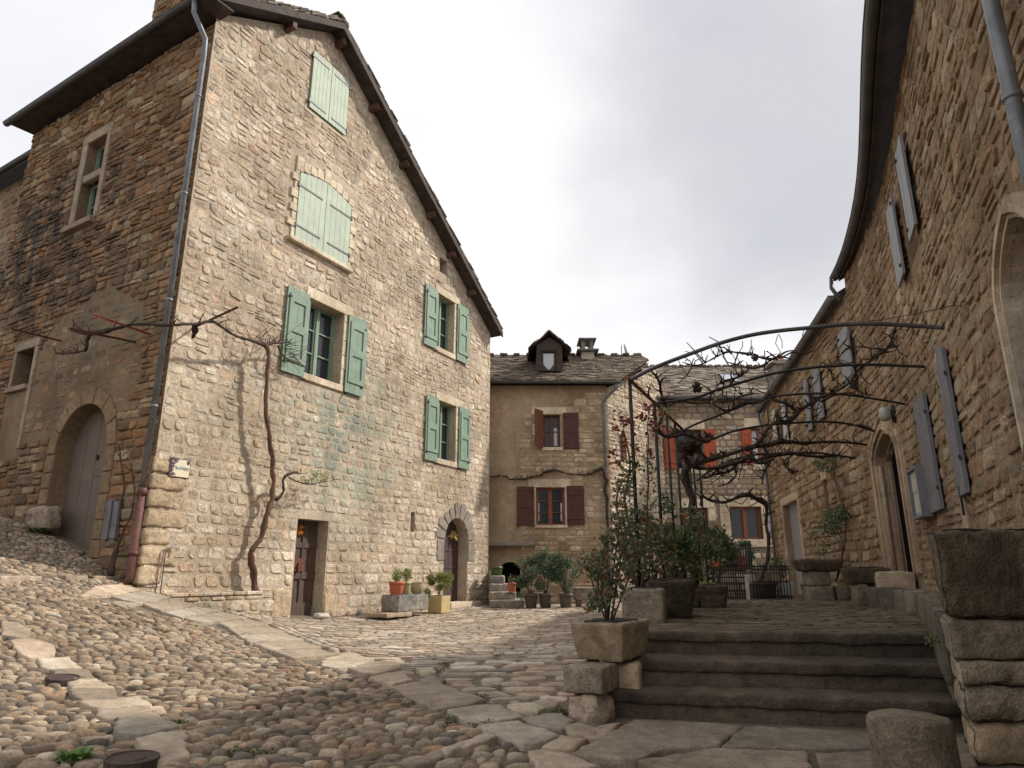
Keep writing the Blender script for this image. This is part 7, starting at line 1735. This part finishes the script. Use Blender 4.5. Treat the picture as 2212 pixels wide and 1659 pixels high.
BR = [([(600, 1125), (700, 1098), (860, 1052), (1000, 1015), (1060, 985), (1110, 930), (1150, 870), (1200, 842), (1290, 825)], 9.2, 9.0, [.05, .048, .04, .036, .03, .026, .026, .025, .025]),
      ([(1290, 825), (1330, 800), (1380, 745), (1460, 690), (1500, 655), (1600, 620), (1700, 560), (1740, 500), (1800, 450), (1870, 400), (1950, 330), (1990, 250), (2010, 190)], 9.0, 8.2, [.042, .04, .035, .035, .03, .026, .022, .022, .025, .03, .025, .02, .018]),
      ([(1350, 770), (1310, 735), (1250, 700), (1190, 685), (1150, 640), (1080, 690), (980, 700), (870, 760), (800, 730), (750, 680), (760, 620), (800, 590)], 9.0, 8.6, [.035, .03, .03, .03, .028, .03, .03, .026, .02, .018, .018, .016]),
      ([(1000, 1015), (1150, 985), (1240, 960), (1400, 975), (1560, 960), (1700, 975), (1800, 975)], 9.6, 10.4, [.05, .045, .045, .04, .03, .022, .015]),
      ([(620, 1125), (760, 1150), (900, 1110), (1050, 1095), (1200, 1060), (1300, 1050), (1420, 1055), (1560, 1060), (1620, 1060)], 9.4, 10.9, [.05, .04, .04, .035, .04, .04, .035, .03, .015]),
      ([(1010, 480), (930, 525), (870, 545), (800, 580)], 7.6, 7.6, [.016, .02, .02, .018]), ([(560, 430), (650, 445), (740, 415), (850, 372), (960, 360), (1050, 370), (1160, 400), (1260, 360), (1340, 352)], 6.9, 6.6, [.008, .014, .012, .012, .018, .016, .02, .012, .008]),
      ([(860, 430), (960, 455), (1060, 455), (1160, 400)], 7.0, 6.8, [.007, .01, .014, .016]), ([(345, 490), (400, 560), (420, 620), (445, 690), (470, 740)], 7.0, 7.6, [.014, .022, .022, .022, .02]), ([(410, 730), (330, 660), (340, 600)], 7.6, 7.5, [.02, .02, .01]),
      ([(425, 770), (395, 850), (410, 920), (470, 940), (560, 905), (660, 945), (720, 965), (745, 935)], 7.9, 8.6, [.026, .028, .03, .035, .03, .03, .035, .03]), ([(600, 1120), (570, 1060), (600, 1020), (680, 1030), (650, 960)], 9.2, 9.0, [.05, .045, .04, .03, .018]),
      ([(460, 715), (560, 690), (640, 700), (760, 705), (880, 690), (1000, 650), (1100, 640)], 8.0, 8.3, [.014, .016, .014, .016, .016, .016, .01]),
      ([(700, 1330), (760, 1365), (860, 1370), (960, 1335), (1010, 1320), (1090, 1365), (1130, 1400), (1130, 1530)], 9.9, 10.6, [.02, .03, .035, .04, .045, .03, .025, .025]), ([(700, 1215), (800, 1180), (880, 1160), (950, 1100), (1040, 1070)], 9.8, 9.8, [.02, .02, .024, .026, .03]),
      ([(690, 1240), (700, 1330), (690, 1400)], 10, 10, [.02, .022, .02]), ([(900, 1130), (920, 1190), (880, 1240), (800, 1270)], 9.7, 9.8, [.024, .022, .02, .012]), ([(1240, 1075), (1270, 1130), (1310, 1180), (1350, 1160)], 10.6, 10.7, [.022, .022, .026, .02]), ([(1170, 1090), (1140, 1150), (1110, 1210), (1105, 1255)], 10, 10, [.018, .018, .016, .02]),
      ([(1030, 1020), (1050, 1090), (1100, 1110), (1180, 1080)], 9.5, 9.6, [.03, .03, .028, .02]), ([(1540, 500), (1620, 400), (1700, 320), (1900, 345), (2040, 300)], 8.3, 8.2, [.012, .012, .014, .014, .012]), ([(1740, 320), (1720, 420), (1560, 440)], 8.2, 8.2, [.01, .012, .01]), ([(1500, 690), (1600, 650), (1720, 640), (1840, 672)], 8.9, 8.8, [.02, .018, .016, .01]),
      ([(1730, 560), (1760, 610), (1820, 640), (1870, 655)], 8.6, 8.7, [.02, .018, .016, .01]), ([(1560, 440), (1570, 520), (1580, 560)], 8.2, 8.2, [.014, .012, .016]), ([(1740, 880), (1720, 920), (1740, 975)], 9.6, 9.9, [.014, .012, .014]), ([(1700, 850), (1780, 845), (1860, 880)], 9.4, 9.3, [.012, .02, .014])]
for pts, Y0, Y1, rr in BR:
    mb = MB(); P = vine(mb, gy(z8, pts, Y0, Y1), [q * .68 for q in rr], .6, 16, 4, .03, 7); spurs(mb, P, .10, .12, max(.007, min(rr) * .7), ro, every=.9); mb.build('branch', M_bark, gv)
mb = MB()
for (f, x, y, Y, s) in ((z8, 600, 1010, 9.1, .16), (z8, 660, 600, 7.9, .07), (z8, 640, 980, 9.0, .12), (z8, 1055, 400, 6.7, .04), (z8, 740, 935, 8.6, .06)):   # knotty heads
    c = at_y(*f(x, y), Y)
    for _ in range(14): d = Vector((ro.uniform(-1, 1), ro.uniform(-1, 1), ro.uniform(-1, 1))).normalized(); mb.tube([c, c + d * s * .6, c + d * s + Vector((0, 0, .01))], [s * .4, s * .28, s * .12], 6, 0, knob=.5, kf=20)
mb.build_parts('knot', M_bark, gv)
mb = MB()
for (x, y) in ((435, 750), (460, 740), (425, 780), (470, 770), (590, 395), (790, 690), (330, 510)): leaves(mb, at_y(*z8(x, y), 7.4), (.05, .05, .05), 12, .035, .025, ro)
mb.build('young_leaves', M_fern, gv)
mb = MB()
for pts, Y0, Y1, rr in BR[:7] + BR[13:15]:
    P = gy(z8, pts, Y0, Y1)
    for i in range(len(P) - 1):
        for _ in range(2 if len(P) > 6 else 3):
            q = P[i].lerp(P[i + 1], ro.random()); d = Vector((ro.uniform(-1, 1), ro.uniform(-.6, .6), ro.uniform(-1, .8))).normalized(); l = ro.uniform(.12, .38)
            m_ = q + d * l * .5 + Vector((ro.uniform(-.05, .05), 0, ro.uniform(-.05, .05))); e = m_ + (d + Vector((ro.uniform(-.9, .9), 0, ro.uniform(-.5, .9)))).normalized() * l * .5
            mb.tube([q, m_, e], [.009, .007, .004], 5, 0, knob=.4, kf=30)
mb.build_parts('shoot', M_bark, gv)
# hanging wires and tendrils
mb = MB()
for i, (x0, y0, x1, y1) in enumerate(((530, 405, 600, 520), (690, 350, 700, 420), (720, 420, 740, 460), (810, 310, 810, 370), (770, 345, 780, 410), (865, 305, 930, 500), (970, 280, 950, 350), (1030, 270, 1050, 340), (1215, 230, 1240, 330), (1210, 240, 1225, 350), (1390, 200, 1390, 285))):
    A = at_y(*z8(x0, y0), 6.75); B = at_y(*z8(x1, y1), 6.75); m_ = A.lerp(B, .5) + Vector((ro.uniform(-.04, .04), 0, 0)); mb.tube([A, m_, B], .004, 4)
mb.build_parts('tendril', M_twig, gv)
def wire(A, B, lab, sag=.05, r=.0045):
    mb = MB(); mb.tube([A.lerp(B, i / 10) - Vector((0, 0, sag * 4 * (i / 10) * (1 - i / 10))) for i in range(11)], r, 5); mb.build('wire', M_iron, None, lab, "wire")
wire(at_y(*z12(110, 130), 6.4), DW(DW.hit(z12(625, 32), .02)[0], .0, DW.hit(z12(625, 32), .02)[1]), "thin wire rising to an anchor in the near right wall", .01)
wire(at_y(*z8(700, 1200), 10.2), DW(*(lambda h: (h[0], .01, h[1]))(DW.hit(z8(1600, 1155), .02))), "long thin wire from the pergola posts to the farther right wall")
# small lamp and notice board
g_ = DW.hit(z10(985, 105), .15); lr = root('wall_lamp', DW(g_[0], 0, g_[1] - .12), "white frosted globe lamp above the pointed door", "lamp"); c = DW(g_[0], .13, g_[1])
mb = MB(); mb.lathe(c, [(.03, -.10), (.065, -.085), (.08, -.03), (.08, .03), (.06, .085), (.02, .10)], 16); mgl = NT('frosted lamp glass'); mgl.set(Base_Color=(.36, .35, .31), Roughness=.3); mb.build('globe', mgl.mat, lr)
mb = MB(); mb.tube([DW(g_[0], 0, g_[1] + .02), DW(g_[0], .12, g_[1] + .02)], .02, 8); mb.tube([DW(g_[0], .02, g_[1] - .12), DW(g_[0], .02, g_[1] + .12)], .035, 8); mb.build('bracket', M_iron, lr)
q = FR['nb']; nbx = DW.hit((1953, 1019), .17)[0], DW.hit((1979, 1010), .17)[0]; nz = DW.hit((1966, 1124), .17)[1], DW.hit((1953, 1019), .17)[1]; print('notice', nbx, nz)
nr = root('notice_board', DW((nbx[0] + nbx[1]) / 2, 0, nz[0]), "grey framed glazed notice board with papers beside the pointed door", "notice board"); a0, a1 = nbx[0], nbx[1] - .2; c0, c1 = nz
mb = MB(); mb.box(DW, a0, a1, .03, .11, c0, c1)
for x0, x1, y0, y1 in ((a0, a0 + .03, c0, c1), (a1 - .03, a1, c0, c1), (a0 + .03, a1 - .03, c0, c0 + .03), (a0 + .03, a1 - .03, c1 - .03, c1)): mb.box(DW, x0, x1, .1101, .15, y0, y1)
mb.build('case', M_grey, nr); mb = MB(); mb.box(DW, a0 + .03, a1 - .03, .111, .114, c0 + .03, c1 - .03); mb.build('backing', plain_mat('grey notice backing', (.30, .30, .29), .5, .1, 6.), nr)
mb = MB(); x = a0 + .06
for (u0, u1, v0, v1) in ((.08, .44, .55, .92), (.5, .92, .60, .94), (.10, .46, .12, .48), (.54, .9, .1, .52)): mb.box(DW, a0 + (a1 - a0) * u0, a0 + (a1 - a0) * u1, .1145, .116, c0 + (c1 - c0) * v0, c0 + (c1 - c0) * v1)
mb.build_parts('paper', plain_mat('pinned paper', (.48, .46, .40), .8, .1, 30.), nr)
# ================================================================ PLANTS ON THE TERRACE SIDE
def bush(px_f, x, y, Y, rad, n, ln, wd, m, lab, base, **k): c = at_y(*px_f(x, y), Y); return plant(k.pop('name', 'shrub'), tuple(c), rad, n, ln, wd, m, lab, base=base, **k)
# rose in the stained trough
rs = root('rose_bush', (.72, 5.3, .6), "thin rose bush with dark autumn leaves growing from the stained trough", "rose bush")
mb = MB(); tips = []
for (x, y) in ((1292, 1200), (1310, 1160), (1335, 1130), (1350, 1060), (1365, 1110), (1380, 1180), (1300, 1240), (1270, 1215), (1345, 1200)):
    e = at_y(x, y, 5.45 + ro.uniform(-.15, .15)); b0 = Vector((.70 + ro.uniform(-.03, .03), 5.3 + ro.uniform(-.03, .03), .58)); m_ = b0.lerp(e, .5) + Vector((ro.uniform(-.05, .05), 0, .03)); mb.tube([b0, m_, e], [.007, .006, .003], 5); tips.append((b0, m_, e))
mb.build('stem', M_twig, rs); mb = MB()
for b0, m_, e in tips:
    for t in (.35, .55, .75, .95, 1.05): p = m_.lerp(e, t) if t > .5 else b0.lerp(m_, t * 2); leaves(mb, p, (.075, .07, .06), 26, .042, .028, ro)
leaves(mb, (.62, 5.28, .72), (.10, .1, .05), 50, .05, .03, ro); mb.build('foliage', M_mix, rs)
# climber on the first post
cl_ = root('climbing_rose', (1.2, 6.9, .8), "climbing rose with red top leaves wound round the nearest pergola post", "climbing rose"); mb = MB(); pts = []
for path in (((1380, 1270), (1362, 1180), (1352, 1090), (1360, 1010), (1350, 940), (1345, 900)), ((1385, 1270), (1395, 1180), (1400, 1090), (1395, 1000), (1400, 930), (1405, 890)), ((1376, 1265), (1340, 1150), (1338, 1060), (1375, 1000))):
    pts.append(vine(mb, [at_y(x, y, 6.8) for x, y in path], [.012, .011, .01, .009, .007, .004][:len(path)], .3, 20, 4, .03, 5))
mb.build('stem', M_twig, cl_); mb = MB(); mr = MB()
for P in pts:
    for p in P[2:]:
        if p.z < 2.05: leaves(mb, p, (.09, .08, .07), 13, .05, .035, ro)
        else: leaves(mr, p, (.11, .09, .08), 5, .06, .04, ro)
for (x, y) in ((1330, 925), (1345, 905), (1362, 915), (1403, 880), (1412, 900), (1420, 920), (1390, 905), (1325, 980), (1350, 960), (1335, 1000)): leaves(mr, at_y(x, y, 6.8), (.06, .05, .04), 11, .065, .038, ro, flat=.5)
mb.build('foliage', M_mix, cl_); mr.build('red_leaves', M_red, cl_)
# big mixed bush behind the posts
BS = [((1400, 1185), 7.7, (.30, .28, .40), "dense green rose bush behind the dark mossy trough", M_mix), ((1438, 1160), 8.3, (.34, .3, .40), "green leafy bush with yellow leaves between the pergola posts", M_leaf), ((1475, 1180), 9.0, (.30, .3, .42), "dark green bush beside the grapevine trunk", M_mix),
      ((1535, 1180), 10.6, (.38, .3, .45), "loose green bush right of the grapevine trunk near the gate", M_leaf)]
for (px, Y, rad, lab, m) in BS:
    c = at_y(*px, Y); plant('shrub', tuple(c), rad, 950, .075, .048, m, lab, 12, (c.x, c.y, .55 if Y < 8 else tz(Y)), .008, clumps=16, extra=(M_yel if Y < 9 else M_red, 16, .07, .045, 'coloured_leaves'))
# climber on the farther right wall
cw = root('climbing_rose', DW(DW.hit(z10(630, 1330), .2)[0], .2, .5), "slender climbing rose against the farther right wall behind the table", "climbing rose"); mb = MB()
for path in (((630, 1330), (670, 1230), (682, 1100), (665, 1000), (640, 930), (650, 860)), ((640, 1300), (700, 1080), (705, 950), (700, 850), (690, 740), (640, 600), (560, 510), (520, 470)), ((680, 1100), (640, 1020), (560, 1000), (480, 1010)), ((690, 800), (620, 560), (610, 440))):
    vine(mb, [DW(*(lambda h: (h[0], .18, h[1]))(DW.hit(z10(x, y), .18))) for x, y in path], [.016] + [.011] * (len(path) - 2) + [.005], .3, 20, 4, .03, 5)
mb.build('stem', M_twig, cw); mb = MB()
for (x, y, r_, n) in ((640, 870, .24, 420), (600, 940, .16, 200), (690, 840, .14, 150), (540, 950, .12, 80), (470, 1010, .12, 60), (560, 1060, .12, 60), (560, 470, .2, 160), (500, 480, .12, 60), (590, 430, .1, 50), (520, 1120, .1, 40)): leaves(mb, DW(*(lambda h: (h[0], .2, h[1]))(DW.hit(z10(x, y), .2))), (r_, r_, r_), n, .06, .035, ro)
mb.build('foliage', M_leaf, cw)
# gate and fence at the end of the terrace
YG = 13.25
def fence(name, x0, x1, z0, z1_, n, rails, lab, cat, arch=0):
    t = root(name, ((x0 + x1) / 2, YG, z0), lab, cat)
    for i in range(n + 1): x = x0 + (x1 - x0) * i / n; zt_ = z1_ + arch * sin(pi * i / n); mb = MB(); mb.tube([Vector((x, YG, z0)), Vector((x, YG, zt_))], .009, 6); mb.build('bar', M_iron, t)
    for z in rails: mb = MB(); mb.box(WF, x0, x1, YG - .008, YG + .008, z - .012, z + .012); mb.build('rail', M_iron, t)
gp = lambda x, y: at_y(*z9(x, y), YG)
fence('iron_gate', gp(1112, 1100).x, gp(1440, 1100).x, .46, gp(1200, 925).z, 14, (.52, .64, .76, .88, 1.0, gp(1200, 925).z), "dark iron grid gate closing the end of the terrace", "gate")
fence('iron_fence', gp(1500, 1000).x, gp(1860, 1000).x, .46, gp(1600, 880).z, 12, (.55, .8, 1.02, gp(1600, 900).z), "thin wire fence right of the iron gate, behind the white box", "fence")
fence('iron_railing', gp(1200, 700).x, gp(1480, 700).x, gp(1200, 900).z, gp(1300, 660).z, 11, (gp(1200, 890).z, gp(1200, 690).z), "upper iron railing above the gate with plants behind", "railing")
mb = MB(); q = gp(1452, 1210); mb.box(WF, q.x - .02, q.x + .03, YG - .05, YG, .44, gp(1452, 980).z, 0); mb.build('post', M_curtain if False else plain_mat('white gate post paint', (.50, .47, .42), .7, .15, 8.), None, "thin white post at the right end of the iron gate", "post")
mb = MB(); mb.box(WF, gp(1060, 925).x, gp(1500, 925).x, YG - .03, YG + .03, gp(1200, 930).z, gp(1200, 905).z); mb.build('beam', M_wooddk, None, "dark horizontal beam along the top of the iron gate", "beam")
mb = MB(); mb.box(ffr((gp(1480, 650).x, YG + .2), 0), 0, .05, -.02, .02, gp(1480, 880).z, gp(1480, 650).z); mb.build('post', plain_mat('teal green metal', (.05, .085, .08), .5), None, "teal green metal upright behind the gate railing", "post")
def lowbox(x0, x1, y0, y1, Y, d, m, lab, cat, name):
    a = at_y(*z9(x0, y1), Y); b = at_y(*z9(x1, y0), Y); t = root(name, ((a.x + b.x) / 2, Y + d / 2, a.z), lab, cat); mb = MB(); mb.box(WF, a.x, b.x, Y, Y + d, a.z, b.z, 0, .01, .008); mb.build('planter_body', m, t); mb = MB(); mb.box(WF, a.x + .02, b.x - .02, Y + .02, Y + d - .02, b.z, b.z + .008); mb.build('soil', M_soil, t); return (a, b)
# low garden wall behind the gate carries the planters
a = at_y(*z9(1090, 1220), 14.2); b = at_y(*z9(1760, 905), 14.2); mb = MB(); fw_ = FB_(0, 14.2); mb.box(WF, a.x, b.x, 14.2, 14.5, -.1, b.z - .02, 0); masonry(mb, lambda x, z, o: fw_(x, o, z), rect(a.x, b.x, .0, b.z - .02), [], ro, rh=(.12, .2), rl=(.15, .4), gap=.02, h=(.01, .03), seed=95); mb.build('garden_wall', [M_Cm, M_C], None, "low stone wall seen through the bars of the iron gate", "wall")
lowbox(1350, 1480, 800, 905, 14.22, .2, plain_mat('dull clay', (.26, .10, .06), .8), "orange terracotta planter box on the low wall behind the gate", "planter", 'planter_box'); lowbox(1215, 1345, 860, 905, 14.22, .2, plain_mat('dark green planter', (.03, .045, .04), .5), "dark green planter box on the low wall behind the gate", "planter", 'planter_box'); lowbox(1130, 1205, 845, 905, 14.22, .2, M_terra, "small red clay pot box at the left end of the low wall", "planter", 'planter_box')
for (x, y, r_, n, lab, m) in ((1150, 720, .30, 500, "leafy plant above the small red planter behind the gate", M_leaf), (1280, 760, .26, 500, "grey green plant in the dark green planter behind the gate", M_ole), (1410, 730, .26, 450, "thin branched plant in the orange planter behind the gate", M_ole)):
    c = at_y(*z9(x, y), 14.32); plant('potted_plant', tuple(c), (r_, .2, r_ * 1.0), n, .06, .03, m, lab, 8, (c.x, c.y, at_y(*z9(x, 860), 14.32).z), clumps=8)
q = at_y(*z9(1575, 1190), 14.0); pot('plant_pot', Vector((q.x, 13.9, .46)), .30, .34, M_darkpot, "round dark pot at the foot of the fence beside the gate", "plant pot")
mbx = MB(); P = vine(mbx, [at_y(*z9(x, y), 13.8) for x, y in ((1560, 1080), (1600, 960), (1640, 850), (1655, 700), (1640, 500), (1645, 350), (1630, 280), (1560, 235), (1480, 225))], [.04, .035, .035, .03, .03, .03, .03, .03, .02], .5, 16, 4, .03, 7); spurs(mbx, P, .3, .2, .012, ro)
leaves(mbx, P[0], (.12, .12, .12), 60, .1, .01, ro); mbx.build('vine', M_bark, None, "bare vine stem rising from the dark pot in front of the far windows", "vine")
q = at_y(*z9(1828, 1180), 14.6); bx = root('white_box', (q.x, 14.7, .46), "small white box on feet near the grey door", "box"); mb = MB(); mb.box(WF, q.x - .17, q.x + .17, 14.6, 14.85, .50, .78, 0, 0, .008); mb.build('box_body', plain_mat('white painted box', (.50, .50, .48), .6, .06, 6.), bx)
mb = MB()
for sx_ in (-.14, .11):
    for sy_ in (14.62, 14.8): mb.box(WF, q.x + sx_, q.x + sx_ + .03, sy_, sy_ + .03, .455, .50)
mb.build_parts('foot', M_iron, bx)
plant('potted_plant', (q.x + .0, 14.95, 1.05), (.26, .2, .26), 600, .09, .018, M_leaf, "dark feathery plant behind the white box", 8, (q.x, 14.95, .5), up=.9)
q = at_y(*z9(2035, 1150), 15.6); pot('plant_pot', Vector((q.x, 15.6, .47)), .12, .26, M_darkpot, "small dark pot at the foot of the grey door", "plant pot")
plant('potted_plant', tuple(at_y(*z7(975, 830), 22.6)), (.35, .2, .22), 260, .07, .04, M_mix, "sparse rose with a few red flowers against the beige house foot", 6, tuple(at_y(*z7(1000, 960), 22.6)), extra=(M_red, 12, .08, .06))
# pink cloth and grey hanging pot seen in the red framed window
q = wC['a']; mb = MB(); leaves(mb, FC(q[0] + .3, .08, q[2] + .22), (.16, .08, .16), 120, .08, .07, ro); mb.build('pink_flowers', leaf_mat('pink petals', [(.55, .22, .25), (.60, .30, .30), (.48, .16, .2)]), None, "pink flowers at the sill of the far window with red shutters", "flowers")
mb = MB(); mb.box(FC, q[0] + .15, q[0] + .75, .03, .09, q[2] + .46, q[2] + .53); mb.build('window_rail', M_orw, back_h)
# fill clumps of weeds at the wall foot
mb = MB()
for i in range(60):
    a_ = ro.uniform(0, 3.0) if i < 25 else ro.uniform(5, 12); p = FA(a_, .02 if i >= 25 or a_ > 2.6 else .33, 0); leaves(mb, (p.x, p.y, gz(p.x, p.y) + .015), (.08, .05, .02), 14, .035, .015, ro)
for i in range(30): a_ = ro.uniform(0, 7.5); p = FL(a_, .04, 0); leaves(mb, (p.x, p.y, gz(p.x, p.y) + .015), (.1, .05, .03), 14, .05, .015, ro)
for i in range(14):
    i0 = ro.randrange(len(kp) - 1); A = Vector(kp[i0]); B = Vector(kp[i0 + 1]); p = A.lerp(B, ro.random()); leaves(mb, (p.x - .05, p.y, tz(p.y) + .02), (.05, .08, .02), 14, .04, .012, ro)
mb.build('ground_weeds', M_moss, kind='stuff')
